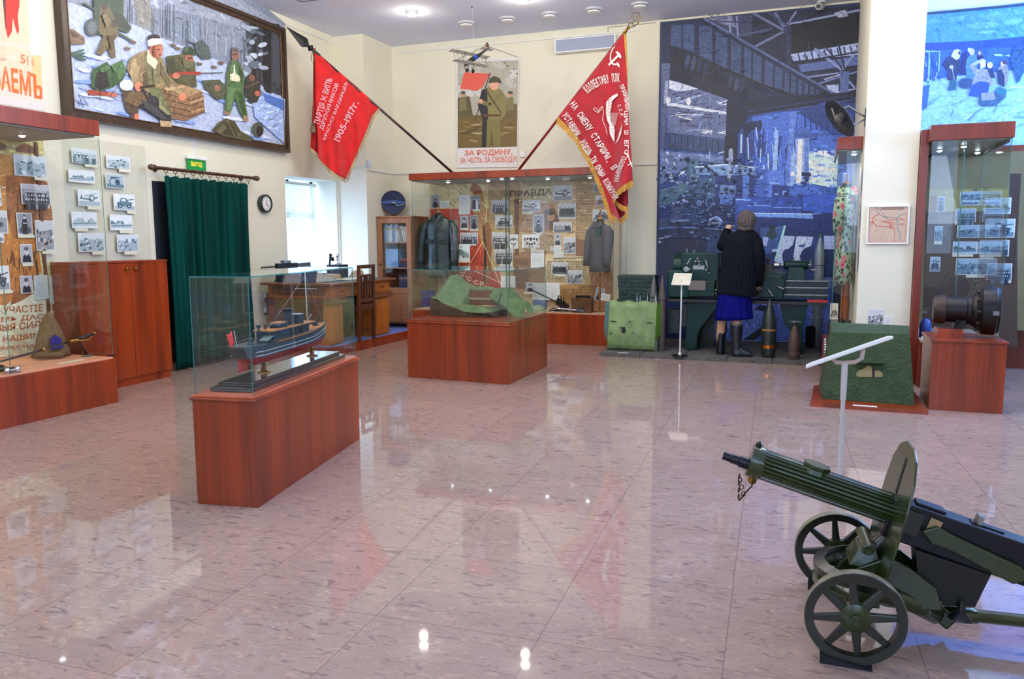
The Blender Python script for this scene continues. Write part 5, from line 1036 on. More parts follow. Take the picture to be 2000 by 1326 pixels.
for q, c_ in (([(870, 96), (1110, 84), (1110, 262), (1040, 282), (880, 258)], (196, 180, 140)), ([(820, 260), (1110, 290), (1150, 410), (1100, 490), (960, 500), (830, 480)], (150, 112, 70)), ([(1040, 330), (1110, 318), (1155, 400), (1100, 480), (1050, 470)], (104, 70, 44)), ([(1150, 100), (1540, 70), (1540, 660), (1160, 660)], (192, 162, 120)), ([(820, 500), (1160, 490), (1160, 640), (830, 760)], (176, 148, 106)), ([(820, 640), (1060, 620), (1040, 900), (820, 900)], (142, 104, 70)), ([(1270, 540), (1370, 550), (1360, 670), (1270, 660)], (132, 92, 60)), ([(1050, 655), (1360, 665), (1350, 860), (1050, 880)], (202, 180, 140)), ([(1160, 870), (1440, 860), (1430, 1010), (1160, 1010)], (176, 136, 88)), ([(830, 250), (860, 250), (860, 660), (830, 660)], (104, 72, 54)), ([(1360, 730), (1530, 750), (1530, 1080), (1400, 1080)], (150, 108, 76))): p.poly(q, c_)
p.ell(1090, 380, 26, 32, (176, 130, 90)).ell(1085, 350, 30, 20, (70, 46, 32))
p.text('ПРАВДА', (795, 196), (1098, 176), (1098, 228), (795, 248), (72, 62, 52), .02)
for x0_, x1_, ya, yb, cc in ((1270, 1400, 150, 560, (132, 98, 66)), (1410, 1530, 120, 420, (140, 104, 74)), (1060, 1190, 700, 850, (120, 94, 66)), (1200, 1350, 700, 850, (120, 94, 66)), (890, 1100, 130, 160, (110, 90, 66)), (900, 1110, 512, 640, (142, 112, 78)), (1175, 1420, 900, 1000, (130, 94, 58)), (830, 930, 680, 880, (110, 78, 52))):
    y = ya
    while y < yb:
        x = x0_; q = []
        while x < x1_-4:
            w_ = RND.uniform(8, 34); q.append([(x, y), (min(x+w_, x1_), y-.6), (min(x+w_, x1_), y+4.0), (x, y+4.6)]); x += w_+RND.uniform(3, 7)
        p.many(q, cc); y += 11
for s, x, y, w_, h_, c_ in (('ГЕРОЯМ СОВЕТСКОГО', 1250, 118, 200, 16, (150, 96, 96)), ('ТРЕБОВАНИЕ О', 1275, 262, 190, 14, (160, 90, 80)), ('ПРИСВОЕНИИ ЗВАНИЯ', 1275, 282, 200, 12, (160, 90, 80)), ('ПРИКАЗ КРАСНОЙ АРМИИ', 1110, 672, 236, 14, (70, 56, 44)), ('ПЕРВЫЕ СОВЕТСКИЕ', 1290, 876, 130, 18, (84, 62, 44))): p.text(s, (x, y), (x+w_, y-6), (x+w_, y+h_-6), (x, y+h_), c_, .01)
p.obj('collage_print', INK, BC)
G = 'photographs in the long back display case'; PL = ('y', YB-.035)
bw = [((227, 221), (291, 317), 'standing', 'photograph of a man in a dark suit, top left of the back case', None), ((515, 230), (582, 328), 'pair', 'photograph of two people outdoors beside the tall typed notice', (.2, 1)), ((436, 374), (498, 463), 'portrait', 'portrait of a bearded man in the back case, left of the standing soldier', (0, 1)), ((508, 370), (567, 470), 'standing', 'photograph of a standing soldier above the workbench picture', (0, 1)), ((438, 495), (566, 575), 'group', 'photograph of people round a workbench above the hill picture', (.2, .9)), ((664, 262), (786, 352), 'group', 'photograph of a uniformed group in two rows, upper middle of the back case', None), ((690, 370), (815, 460), 'vehicle', 'photograph of an open motor car in the back case', None), ((666, 494), (786, 590), 'crowd', 'photograph of a packed crowd left of the glass divider', None), ((789, 508), (856, 610), 'ovals', 'narrow sheet of oval portraits just right of the glass divider', None), ((686, 608), (818, 700), 'crowd', 'photograph of a dark-clothed assembly above the row of dark figures', None), ((692, 738), (824, 766), 'group', 'narrow photograph of a row of dark figures, lower middle of the back case', None),
      ((886, 262), (1012, 346), 'plane', 'photograph of a biplane engine close up in the back case', (0, .6)), ((1108, 156), (1246, 264), 'plane', 'photograph of an aeroplane on an airfield, topmost right in the back case', None), ((1145, 284), (1270, 384), 'trio', 'photograph of three people walking beside a fence', (0, 1)), ((962, 366), (1040, 496), 'standing', 'photograph of an airman beside a propeller in the back case', (.3, .8)), ((1108, 420), (1241, 490), 'trio', 'photograph of three figures before a parked plane', None), ((882, 508), (1010, 606), 'ovals', 'sheet of oval portraits above the pale letter in the back case', (.5, .8)), ((1115, 503), (1164, 586), 'portrait', 'small portrait of an officer above the blank cards', None), ((1182, 527), (1268, 648), 'scene', 'photograph of men on motorcycles in the back case', None), ((1096, 708), (1210, 796), 'trio', 'photograph of three seated soldiers in the back case', (.2, .9)), ((1205, 765), (1318, 862), 'scene', 'photograph of wreckage in a field, lower right of the back case', None), ((1394, 136), (1450, 200), 'scene', 'photograph partly behind the banner, topmost right in the back case', None), ((1414, 228), (1500, 300), 'vehicle', 'photograph of an armoured car just left of the banner fringe', None), ((1390, 328), (1530, 408), 'vehicle', 'photograph of a field gun above the grey uniform coat', None)]
for tl, br, k, lb, cp in bw: photo(PL, tl, br, k, lb, G, 'bw', cp, T=T)
photo(PL, (400, 578), (580, 690), 'hill', 'greenish picture of a monument on a hill in the back case', G, cap=(.5, 1), T=T, lift=.35, name='picture', cat='picture')
G = 'papers in the long back display case'
for tl, br, k, lb in (((427, 226), (511, 363), 'paper', 'tall typed notice, upper left of the back case'), ((292, 268), (360, 315), 'paper', 'small blank card right of the man in a dark suit'), ((946, 618), (1041, 742), 'paper', 'tall pale letter below the sheet of oval portraits'), ((1086, 588), (1166, 630), 'paper', 'upper of two blank cards below the officer portrait'), ((1112, 632), (1180, 676), 'paper', 'lower of two blank cards below the officer portrait'), ((730, 806), (838, 890), 'paper', 'leaning typed sheet behind the bunker model case'), ((962, 854), (1162, 978), 'paper', 'wide open document behind the anti-aircraft gun model'), ((720, 706), (815, 736), 'paper', 'wide caption card between two group photographs')):
    photo(PL, tl, br, k, lb, G, T=T, name='document', cat='document', lift=.05 if 'document' in lb else 0)
photo(('y', YB-.12), (912, 852), (968, 922), 'portrait', 'small portrait of a soldier standing behind the anti-aircraft gun model', G, cap=(-.3, 1.2), T=T)
photo(('y', 10.0), (1410, 892), (1470, 985), 'standing', 'tilted photograph of a suited man at the right end of the back case', G, T=T, tilt=-.22)
photo(('y', 9.98), (1450, 932), (1516, 986), 'paper', 'white tilted caption card beside the tilted photograph in the back case', G, T=T, tilt=-.15, name='caption_card', cat='card')
# --- right-hand corner case
T = crop(1800, 330, 6.63); G = 'photographs in the corner display case'; PL = ('y', 8.983)
CP_ = onp((0, 8.9845, 0), (0, -1, 0)); p = Pr(CP_, T, paint=2)
p.poly([(105, 260), (1120, 260), (1120, 560), (400, 560), (100, 560)], (150, 148, 84)).poly([(60, 560), (1240, 540), (1240, 2300), (0, 2300)], (74, 58, 48)).poly([(210, 560), (330, 600), (340, 860), (200, 870)], (96, 92, 76)).poly([(330, 600), (450, 590), (440, 740), (330, 740)], (104, 82, 64)).poly([(110, 350), (200, 340), (190, 580), (110, 560)], (128, 100, 48)).poly([(1150, 60), (1290, 60), (1200, 1500), (1080, 1500)], (58, 44, 40)).poly([(60, 900), (160, 900), (150, 1160), (40, 1160)], (88, 68, 48))
p.line([(270, 560), (440, 585)], 8, (70, 66, 52)).poly([(660, 290), (700, 236), (745, 290)], (84, 96, 84))
p.obj('backdrop_print', INK, RC)
for tl, br, k, lb, cp in (((205, 362), (292, 556), 'standing', 'narrow photograph of a figure at the left of the corner case', None), ((498, 296), (775, 404), 'scene', 'photograph of a long building, topmost in the corner case', None), ((498, 404), (745, 470), 'land', 'photograph of flat land below the long building picture', None), ((820, 376), (1150, 584), 'land', 'large photograph of smoke over a plain in the corner case', None), ((444, 516), (697, 684), 'crowd', 'dark photograph of rows of soldiers in the corner case', (0, .5)), ((832, 648), (1200, 888), 'vehicle', 'large photograph of a wrecked tank in the corner case', None), ((462, 728), (735, 888), 'scene', 'photograph of a collapsed hut in the corner case', None), ((172, 740), (265, 940), 'scene', 'narrow photograph of trees at the left edge of the corner case', (0, 1)), ((408, 940), (715, 1100), 'land', 'photograph of shell bursts over trenches in the corner case', (0, .85)), ((760, 920), (1125, 1130), 'group', 'photograph of men beside a gun in the corner case', (0, .5)), ((112, 1136), (235, 1326), 'vehicle', 'photograph of a motorcycle wheel, lower left of the corner case', None), ((448, 1158), (716, 1370), 'scene', 'photograph of a broken bridge, lowest in the middle of the corner case', (.5, 1)), ((850, 1222), (1160, 1440), 'crowd', 'photograph of a large seated audience, lowest at the right of the case', (.5, 1))):
    photo(PL, tl, br, k, lb, G, 'cold', cp, T=T)
# pier: narrow column of pictures on its left side, and the small picture at its foot
for i, (z0_, z1_) in enumerate(((1.68, 1.93), (1.36, 1.64), (.98, 1.32))):
    p = Pr(lambda h, z, o: V((PX0-.001-o, h, z))); slab3(p, 8.04, 8.26, z0_, z1_, p.P, .006, (196, 196, 220)); q = p.P
    for (a, b_, c, d, col) in ((8.055, 8.245, z0_+.015, z1_-.015, (150, 154, 190)), (8.07, 8.15, z0_+.03, z1_-.10, (86, 90, 124)), (8.16, 8.235, z0_+.06, z1_-.04, (110, 112, 150))): quad3(p, [q(a, c, p.o+.0003), q(b_, c, p.o+.0003), q(b_, d, p.o+.0003), q(a, d, p.o+.0003)], col)
    tag(p.obj('mounted_photograph', INK), f'{("topmost", "middle", "lowest")[i]} of the lilac picture boards on the side of the white pier', 'photograph', 'picture boards on the side of the pier')
photo(('y', PY-.002), (1695, 604), (1724, 640), 'scene', 'small dark photograph low on the front of the white pier', None, 'bw')
photo(('y', PY-.002), (1727, 617), (1742, 640), 'paper', 'small blank white card beside the dark photograph on the pier', None, name='card', cat='card')
# ------------------------------------------------------------------ curtain, clock, exit sign, sockets
random.seed(2)
VELV = M('green_velvet', (0, 50, 44), .7, var=.25, scale=6, stretch=(1, 1, .1), spec=.08)
RODW = wood('dark_rod_wood', (46, 20, 12), (76, 36, 22), .35, 30)
cu_t = thing('door_curtain', 'dark green velvet curtain hung on rings from a wooden rod over the doorway', 'curtain', (XL+.1, 7.0, .02))
CY_0, CY_1, CXX = 6.325, 7.625, XL+.115
def cfn(u, v):
    z = 1.945-v*1.925; y = CY_0+(CY_1-CY_0)*u+.02*sin(v*2+u*4)
    y += (.0 if v < .1 else .02*(v-.1))*(u-.5)
    a = .022+.026*v; ph = u*2*pi*10+.8*sin(u*17)+.25*sin(v*3+u*9)
    return V((CXX+a*sin(ph)+.012*sin(ph*2.3+1), y, z+.006*sin(ph)*(1 if v < .03 else 0)))
MB().grid(cfn, 200, 26).obj('cloth', VELV, cu_t, smooth='all', solid=.005)
zr = 2.018; m = MB(); m.cyl((CXX, 6.225, zr), (CXX, 7.70, zr), .017, n=14)
for y, s in ((6.225, -1), (7.70, 1)): m.lathe([(.017, 0), (.027, .008), (.027, .022), (.014, .03), (.030, .05), (.024, .075), (.006, .09)], (CXX, y, zr), (0, s, 0), 14)
m.obj('rod', RODW, cu_t, smooth=40)
for y in (6.33, 7.60): MB().cyl((XL+.001, y, zr), (CXX, y, zr), .012, n=10).lathe([(.03, 0), (.03, .01), (.012, .016)], (XL+.001, y, zr), (1, 0, 0), 14).obj('bracket', RODW, cu_t, smooth=40)
for i in range(11):
    y = 6.36+i*.124; m = MB(); m.tube([(CXX+.026*cos(t), y, zr-.012+.028*sin(t)) for t in [2*pi*k/14 for k in range(14)]], .0035, 6, closed=True).cyl((CXX, y, zr-.04), (CXX, y, zr-.075), .003, n=6)
    m.obj('curtain_ring', RODW, cu_t, smooth='all')
# exit sign
ex = thing('exit_sign', 'small green exit sign with yellow Russian letters on the wall above the curtain rod', 'sign', (XL+.02, 6.89, 2.04))
EG = M('exit_green', (0, 132, 62), .4, var=.02, emit=(0, 120, 55), es=.25)
box('face', (XL+.02, 6.757, 2.046), (XL+.034, 7.02, 2.155), EG, ex)
box('housing', (XL+.001, 6.745, 2.155), (XL+.05, 7.035, 2.19), WHITE, ex, bevel=.004)
p = Pr(lambda y, z, o: V((XL+.0345+o, y, z))); p.text('ВЫХОД', (6.80, 2.133), (6.965, 2.133), (6.965, 2.076), (6.80, 2.076), (250, 214, 60), .03)
p.obj('lettering', M('exit_yellow', (246, 206, 50), .5, emit=(246, 206, 40), es=.4), ex)
MB().box((XL, 6.885, 2.19), (XL+.014, 6.90, 2.39)).obj('cable_duct', WHITE, ex)
# wall clock
ck = thing('wall_clock', 'round dark-rimmed wall clock with white face between curtain and window', 'clock', (XL+.04, 7.985, 1.65))
c = V((XL+.001, 7.985, 1.745)); CKR = M('dark_green_rim', (34, 44, 42), .35)
MB().lathe([(.10, 0), (.108, .03), (.108, .055), (.098, .068), (.084, .062), (.082, .05)], c, (1, 0, 0), 40).obj('case', CKR, ck, smooth=50)
MB().lathe([(.001, .051), (.083, .051), (.083, .052), (.001, .0525)], c, (1, 0, 0), 40).obj('dial', M('white_dial', (236, 234, 226), .4, var=.01), ck)
p = Pr(lambda y, z, o: V((XL+.0545+o, c.y+y, c.z+z)))
for i in range(12): a = i*pi/6; p.line([(.062*sin(a), .062*cos(a)), (.074*sin(a), .074*cos(a))], .006 if i % 3 else .009, (30, 30, 32))
p.line([(-.005, -.012), (.008, .052)], .007, (20, 20, 22)).line([(-.006, .012), (.03, -.040)], .009, (20, 20, 22)); p.obj('hands', INK, ck)
# sockets
so = thing('wall_socket', 'white double wall socket low on the left wall beside the desk', 'socket', (XL+.02, 8.0, .6))
box('plate', (XL+.001, 7.93, .61), (XL+.03, 8.06, .705), WHITE, so, bevel=.006)
for y in (7.985, 8.03): MB().lathe([(.017, .0), (.017, .001)], (XL+.0305, y, .665), (1, 0, 0), 16).obj('outlet', M('socket_shadow', (70, 70, 72), .5), so)
pl = thing('plug_adapter', 'small white plug adapter hanging below the double socket', 'plug', (XL+.02, 7.945, .43))
box('body', (XL+.002, 7.925, .455), (XL+.028, 7.965, .515), WHITE, pl, bevel=.006); MB().tube([(XL+.015, 7.945, .515), (XL+.012, 7.95, .56), (XL+.014, 7.955, .60)], .004, 8).obj('cable', WHITE, pl, smooth='all')
MB().box((XL+.002, 7.92, .435), (XL+.006, 7.97, .452)).obj('plug_shadow', M('socket_shadow', (70, 70, 72), .5), pl)  # grey strip on the wall paints the shade below the plug
jb = box('junction_box', (-3.745, YB-.03, 2.41), (-3.675, YB-.001, 2.495), WHITE, bevel=.004); tag(jb, 'small white junction box on the back wall, right of the hanging poster', 'box')
ms = MB().lathe([(.001, -.06), (.03, -.045), (.036, 0), (.034, .045), (.02, .055)], (-5.66, 9.66, 2.33), (0, 0, 1), 16); o = ms.obj('motion_sensor', M('pale_grey_plastic', (196, 204, 216), .4), smooth='all'); tag(o, 'small rounded motion sensor on the pilaster corner above the cable duct', 'sensor')

# ------------------------------------------------------------------ left case exhibits
zf = .376
SAB = M('black_scabbard', (26, 26, 30), .3, .3)
sb = thing('sabre', 'long sabre in a black scabbard resting slanted on two stands in the left case', 'sabre', (-5.6, 4.4, zf))
P0, P1 = V((-5.52, 4.955, .555)), V((-5.60, 3.90, .405)); d = (P1-P0).normalized()
pth = [P0+(P1-P0)*t+V((0, 0, -.012*sin(pi*t))) for t in [i/14 for i in range(15)]]
MB().tube(pth[3:], [.014]*10+[.010, .006], 10, flat=.55).obj('scabbard', SAB, sb, smooth='all')
MB().tube(pth[:3], [.012, .016, .014], 10).obj('grip', M('black_grip', (20, 20, 20), .5), sb, smooth='all')
m = MB(); m.sph(pth[0], (.012, .02, .016)).tube([pth[0], pth[1]+V((.02, 0, -.03)), pth[2]+V((.012, 0, -.012))], .004, 6).tube([pth[2]-V((0, 0, .01)), pth[3]], .0155, 10); m.tube([pth[6]-d*.012, pth[6]+d*.012], .018, 10); m.obj('brass_fittings', BRASS, sb, smooth=50)
for nm, tp in (('upper', pth[2]+V((-.01, .02, -.015))), ('lower', pth[11])):
    st = thing('sabre_stand', f'{"black stand holding the hilt" if nm == "upper" else "short black stand under the tip"} of the sabre in the left case', 'stand', (tp.x, tp.y, zf))
    MB().tube([(tp.x, tp.y, tp.z-.012), (tp.x+.0, tp.y+.03, (tp.z+zf)/2), (tp.x, tp.y+.06, zf+.012)], [.006, .010, .016], 8).obj('post', DARK, st, smooth='all')
    MB().lathe([(.04, 0), (.04, .008), (.02, .014)], (tp.x, tp.y+.06, zf), n=14).obj('foot', M('grey_green_foot', (92, 100, 82), .6), st)
# khaki hood
HOOD = M('khaki_wool', (116, 92, 60), .95, var=.12, scale=30, bump=.3, bscale=220)
hd = thing('khaki_hood', 'khaki cloth hood draped to a point on the floor of the left display case', 'hood', (-5.83, 4.8, zf))
rings = []
for k in range(13):
    t = k/12; z = zf+.365*t; r0 = .165*(1-t)**.55*(1-.25*t)+.004
    rings.append([V((-5.83+r0*.75*cos(a)*(1+.10*sin(5*a+2*t)*(1-t)), 4.80+.0*t+r0*sin(a)*(1+.13*sin(4*a+3*t)*(1-t)), z+.012*sin(6*a)*(1-t))) for a in [2*pi*j/40 for j in range(40)]])
MB().loft(rings).obj('cloth', HOOD, hd, smooth='all')
m = MB()
for y0_, y1_, dx in ((4.58, 4.86, .06), (4.70, 4.93, .0)): m.tube([(-5.78+dx, y0_, zf+.035), (-5.70+dx, (y0_+y1_)/2, zf+.03), (-5.80+dx, y1_, zf+.055)], [.03, .042, .02], 10, flat=.6)
m.obj('draped_ends', HOOD, hd, smooth='all', kind=None)
o = MB().prism([(-5.69, 4.70, .45), (-5.69, 4.80, .45), (-5.715, 4.80, .53), (-5.715, 4.75, .56), (-5.715, 4.71, .53)], (-.012, 0, 0)).obj('blue_patch', M('blue_cloth', (12, 22, 120), .8), hd)
st = thing('black_tool', 'tall thin black iron fork standing at the left end of the left case', 'tool', (-5.6, 4.02, zf))
MB().tube([(-5.62, 4.10, zf), (-5.63, 4.06, .70), (-5.64, 4.02, 1.02), (-5.66, 4.00, 1.05), (-5.68, 3.9, 1.06)], .014, 8).obj('rod', DARK, st, smooth='all')
ml = thing('black_bar', 'black metal bar lying flat at the front of the left case', 'bar', (-5.45, 3.8, zf)); MB().tube([(-5.44, 3.5, zf+.016), (-5.43, 4.16, zf+.016)], [.016, .012], 8).obj('bar', DARK, ml, smooth='all')
m = box('caption_card', (-5.42, 4.50, zf), (-5.38, 4.72, zf+.004), CAPM); tag(m, 'long white caption card at the front of the left case floor', 'card')

# ------------------------------------------------------------------ the warship model
ux = V((SP[2][0]-SP[1][0], SP[2][1]-SP[1][1], 0)).normalized(); uy = V((-ux.y, ux.x, 0))
sc = V((sum(q[0] for q in SP)/4, sum(q[1] for q in SP)/4, 0)); zs = .557
ang = math.atan2(ux.y, ux.x)
EB = M('ebony_stand', (20, 16, 18), .12, var=.15, coat=.6)
sh_ = thing('warship_model', 'grey and red model warship on a polished black base in the front glass case', 'ship model', (sc.x, sc.y, zs), ang)
L = 1.18
def lb(lo, hi, mat, nm, par=None, **k): return MB().box(lo, hi).obj(nm, mat, par or sh_, local=(par is None), **k) if par is None else MB().box(lo, hi).obj(nm, mat, par, local=True, **k)
MB().box((-.62, -.115, 0), (.62, .115, .022)).obj('base_board', EB, sh_, local=True, bevel=.004)
MB().box((-.585, -.09, .022), (.585, .09, .042)).obj('upper_board', EB, sh_, local=True, bevel=.004)
for x in (-.27, .36): MB().lathe([(.034, .042), (.034, .047), (.012, .055), (.018, .068), (.010, .078), (.015, .088), (.007, .10), (.007, .125)], (x, 0, 0), n=16).obj('pedestal', BRASS, sh_, local=True, smooth=50)
GREY = M('navy_grey_paint', (50, 66, 74), .35, var=.04); REDP = M('antifouling_red', (168, 28, 34), .4); DECK = M('deck_wood', (176, 122, 70), .55, var=.08)
def hullring(x, z0, z1, f=1.0):
    t = (x+.56)/1.12; t = min(1, max(0, t)); w = .086*min(1, (1-t)*3.2+.02)**.6*min(1, .42+t*4.2)**.8; return w*f
def hull(za, zb, fa, fb, mat, nm, sheer=True):
    rings = []
    for i in range(31):
        x = -.56+1.12*i/30; t = i/30; sh2 = (.030*((t-.45)/.55)**2 if t > .45 else .012*((.45-t)/.45)**2) if sheer else 0
        wa, wb = hullring(x, 0, 0, fa), hullring(x, 0, 0, fb); xa = x-(.05*t**4 if not sheer else .0)+(.055 if sheer else .13)*max(0, 1-t/.16)**1.3; x = x+(0 if sheer else .05*max(0, 1-t/.16)**1.3)
        rings.append([V((xa, -wa, za)), V((x, -wb, zb+sh2)), V((x, wb, zb+sh2)), V((xa, wa, za))])
    return MB().loft(rings).obj(nm, mat, sh_, local=True, smooth=30)
hull(.104, .150, .30, .97, REDP, 'lower_hull', False); hull(.147, .205, .96, 1.0, GREY, 'hull')
m = MB()
for zz in (.160, .180):
    for s in (-1, 1): m.tube([(-.48+1.03*i/24, s*(hullring(-.48+1.03*i/24, 0, 0)+.002), zz+(.030*max(0, (i/24-.45)/.55)**2)) for i in range(25)], .003, 6)
m.obj('rubbing_strake', M('light_grey_paint', (150, 164, 170), .4), sh_, local=True)
MB().loft([[V((x, -hullring(x, 0, 0, .93), .2065+(.030*max(0, ((x+.56)/1.12-.45)/.55)**2))), V((x, hullring(x, 0, 0, .93), .2065+(.030*max(0, ((x+.56)/1.12-.45)/.55)**2))), V((x, 0, .2060+(.030*max(0, ((x+.56)/1.12-.45)/.55)**2)))] for x in [-.55+1.06*i/20 for i in range(21)]]).obj('deck', DECK, sh_, local=True)
m = MB()
for s in (-1, 1): m.tube([(-.56+.9*i/16, s*hullring(-.56+.9*i/16, 0, 0), .222) for i in range(17)], .002, 5)
m.obj('bulwark_rail', GREY, sh_, local=True)
MB().box((-.53, -.006, .085), (-.455, .006, .137)).obj('rudder', REDP, sh_, local=True, bevel=.003)
MB().lathe([(.004, -.02), (.012, -.01), (.03, -.004), (.03, .0), (.012, .006), (.004, .02)], (-.435, .0, .112), (1, 0, 0), 12).obj('propeller', BRASS, sh_, local=True, smooth=40)
MB().box((-.24, -.052, .206), (.22, .052, .262)).obj('deckhouse', GREY, sh_, local=True, bevel=.004)
m = MB()
for x in (-.02, .07): m.box((x, -.0535, .214), (x+.06, -.0515, .252))
m.obj('doorway', M('dark_opening', (14, 18, 22), .7), sh_, local=True)
MB().box((-.26, -.06, .262), (.30, .06, .268)).obj('upper_deck', DECK, sh_, local=True)
MB().prism([(-.31, -.05, .216), (-.22, -.05, .24), (-.22, .0, .24), (-.31, .0, .216)], (0, 0, .006)).obj('hatch_cover', M('grey_green_hatch', (120, 140, 134), .5), sh_, local=True)
MB().prism([(-.14, -.035, .268), (-.02, -.035, .268), (.01, 0, .268), (-.02, .035, .268), (-.14, .035, .268)], (0, 0, .024)).obj('boat', GREY, sh_, local=True, bevel=.006)
MB().box((-.13, -.028, .292), (-.02, .028, .296)).obj('boat_thwarts', DECK, sh_, local=True)
MB().lathe([(.026, 0), (.026, .085), (.028, .086), (.028, .094), (.02, .094)], (.05, 0, .268), n=20, sy=.8).obj('funnel', GREY, sh_, local=True, smooth=40)
MB().lathe([(.0275, .072), (.0275, .0935)], (.05, 0, .269), n=20, sy=.8).obj('funnel_band', DARK, sh_, local=True, smooth=40)
MB().lathe([(.05, 0), (.052, .055), (.046, .055), (.044, .03)], (.14, 0, .268), n=22, sy=.9).obj('bridge', GREY, sh_, local=True, smooth=40)
MB().lathe([(.045, .05), (.045, .052)], (.14, 0, .2705), n=22, sy=.9).obj('bridge_floor', M('pale_grey_deck', (160, 176, 182), .5), sh_, local=True)
MB().cyl((.31, 0, .268), (.30, 0, .56), .0045, .003, n=8).obj('mast', M('white_mast', (212, 210, 200), .4), sh_, local=True, smooth='all')
MB().cyl((.3035, -.07, .46), (.3035, .07, .46), .002, n=6).obj('yard', M('white_mast', (212, 210, 200), .4), sh_, local=True)
m = MB(); m.tube([(.302, 0, .54), (-.2, .0, .27)], .0007, 4).tube([(.302, 0, .54), (.53, 0, .25)], .0007, 4); m.obj('rigging', M('rigging_line', (190, 190, 186), .5), sh_, local=True, kind='stuff')
for x, r_, b_ in ((-.40, .022, -.09), (.43, .02, .08)):
    g = MB().lathe([(r_, 0), (r_, .01), (r_*.6, .014), (r_*.6, .03)], (x, 0, .207 if x < 0 else .226), n=14).obj('gun_mount', GREY, sh_, local=True, smooth=40)
    MB().cyl((x-.3*b_, 0, .238 if x < 0 else .256), (x+b_, 0, .243 if x < 0 else .262), .006, .004, n=8).obj('gun_barrel', M('gunmetal', (60, 70, 78), .35, .6), sh_, local=True)
m = MB()
for x, s in ((-.10, 1), (-.10, -1), (.0, 1), (.0, -1)): m.tube([(x, s*.056, .268), (x, s*.06, .31), (x, s*.05, .335), (x, s*.03, .34), (x, s*.02, .325)], .0022, 6)
m.obj('davits', M('dark_davit', (50, 56, 60), .5), sh_, local=True)
for x in (-.27, -.19): MB().lathe([(.006, 0), (.006, .02), (.014, .028), (.014, .036)], (x, .02, .262), n=10).obj('ventilator', GREY, sh_, local=True)
for x, s in ((.24, 1), (.24, -1)): MB().cyl((x, s*.03, .268), (x+.03, s*.045, .31), .003, n=6).obj('searchlight_arm', M('light_grey_paint', (150, 164, 170), .4), sh_, local=True)
fl_ = MB().cyl((-.54, 0, .215), (-.565, 0, .30), .002, n=6).obj('flagstaff', M('white_mast', (212, 210, 200), .4), sh_, local=True)
MB().grid(lambda u, v: V((-.555-.055*u-.01*v, .012*sin(u*6+v)+.004, .235+.065*v-.012*u)), 10, 6).obj('ensign', M('red_ensign', (214, 48, 52), .7), sh_, local=True, smooth='all', solid=.001)
# ------------------------------------------------------------------ things on the desk
zd = .832
lg = thing('machine_gun_model', 'grey light machine gun on a small stand at the window end of the desk', 'machine gun', (-5.80, 8.1, zd)); GM = M('gunmetal', (60, 70, 78), .35, .6)
MB().tube([(-5.80, 7.50, 1.01), (-5.80, 7.78, 1.015)], .010, 8).obj('barrel', GM, lg, smooth='all'); MB().box((-5.83, 7.78, .99), (-5.77, 8.15, 1.05)).obj('receiver', GM, lg, bevel=.006)
MB().lathe([(.06, 0), (.06, .03)], (-5.80, 7.95, 1.05), n=20).obj('drum', M('steel_grey', (120, 130, 142), .35, .7), lg)
MB().hull8([(-5.82, 8.15, 1.0), (-5.78, 8.15, 1.0), (-5.78, 8.15, 1.04), (-5.82, 8.15, 1.04)], [(-5.82, 8.42, .98), (-5.78, 8.42, .98), (-5.78, 8.42, 1.05), (-5.82, 8.42, 1.05)]).obj('stock', M('steel_grey', (120, 130, 142), .35, .7), lg)
m = MB(); m.tube([(-5.80, 7.9, .99), (-5.745, 7.785, zd)], .006, 6).tube([(-5.80, 7.9, .99), (-5.855, 7.785, zd)], .006, 6).tube([(-5.80, 8.25, .99), (-5.80, 8.27, zd)], .006, 6); m.obj('bipod', DARK, lg)
lb_ = thing('open_ledger', 'open ledger with pale pages propped on the near end of the desk', 'book', (-5.5, 8.02, zd))
MB().hull8([(-5.66, 7.84, zd), (-5.34, 7.84, zd), (-5.34, 8.30, zd), (-5.66, 8.30, zd)], [(-5.66, 7.88, zd+.12), (-5.34, 7.88, zd+.12), (-5.34, 8.30, zd+.02), (-5.66, 8.30, zd+.02)]).obj('page_block', M('aged_paper', (206, 202, 190), .8), lb_)
MB().hull8([(-5.70, 7.80, zd), (-5.32, 7.80, zd), (-5.32, 7.84, zd), (-5.70, 7.84, zd)], [(-5.70, 7.86, zd+.15), (-5.32, 7.86, zd+.15), (-5.32, 7.88, zd+.15), (-5.70, 7.88, zd+.15)]).obj('cover', M('book_cloth_navy', (24, 28, 52), .6), lb_)
tl = box('dark_box', (-5.86, 7.82, zd), (-5.72, 8.0, zd+.13), M('navy_box', (20, 26, 50), .4), bevel=.004); tag(tl, 'dark navy box on the near end of the desk behind the open ledger', 'box')
pp = MB()
o = MB().grid(lambda u, v: V((-5.55+.32*u, 8.36+.5*v, zd+.006+.012*sin(5*u+3*v)*sin(7*v))), 10, 12).obj('loose_papers', M('aged_paper', (206, 202, 190), .8), smooth='all', solid=.006); tag(o, 'loose pale papers spread over the middle of the desk', 'papers')
ft = thing('peaked_cap', 'dark flat peaked cap lying on the desk beyond the ledger', 'cap', (-5.72, 8.62, zd)); MB().lathe([(.12, 0), (.13, .02), (.11, .04), (.15, .05), (.14, .065), (.02, .075)], (-5.72, 8.62, zd), n=24, sy=.85).obj('crown', M('black_felt', (24, 26, 34), .8), ft, smooth=50); MB().prism([(-5.66, 8.54, zd+.02), (-5.55, 8.57, zd+.006), (-5.55, 8.67, zd+.006), (-5.66, 8.70, zd+.02)], (0, 0, .005)).obj('peak', M('black_patent', (16, 16, 20), .2), ft)
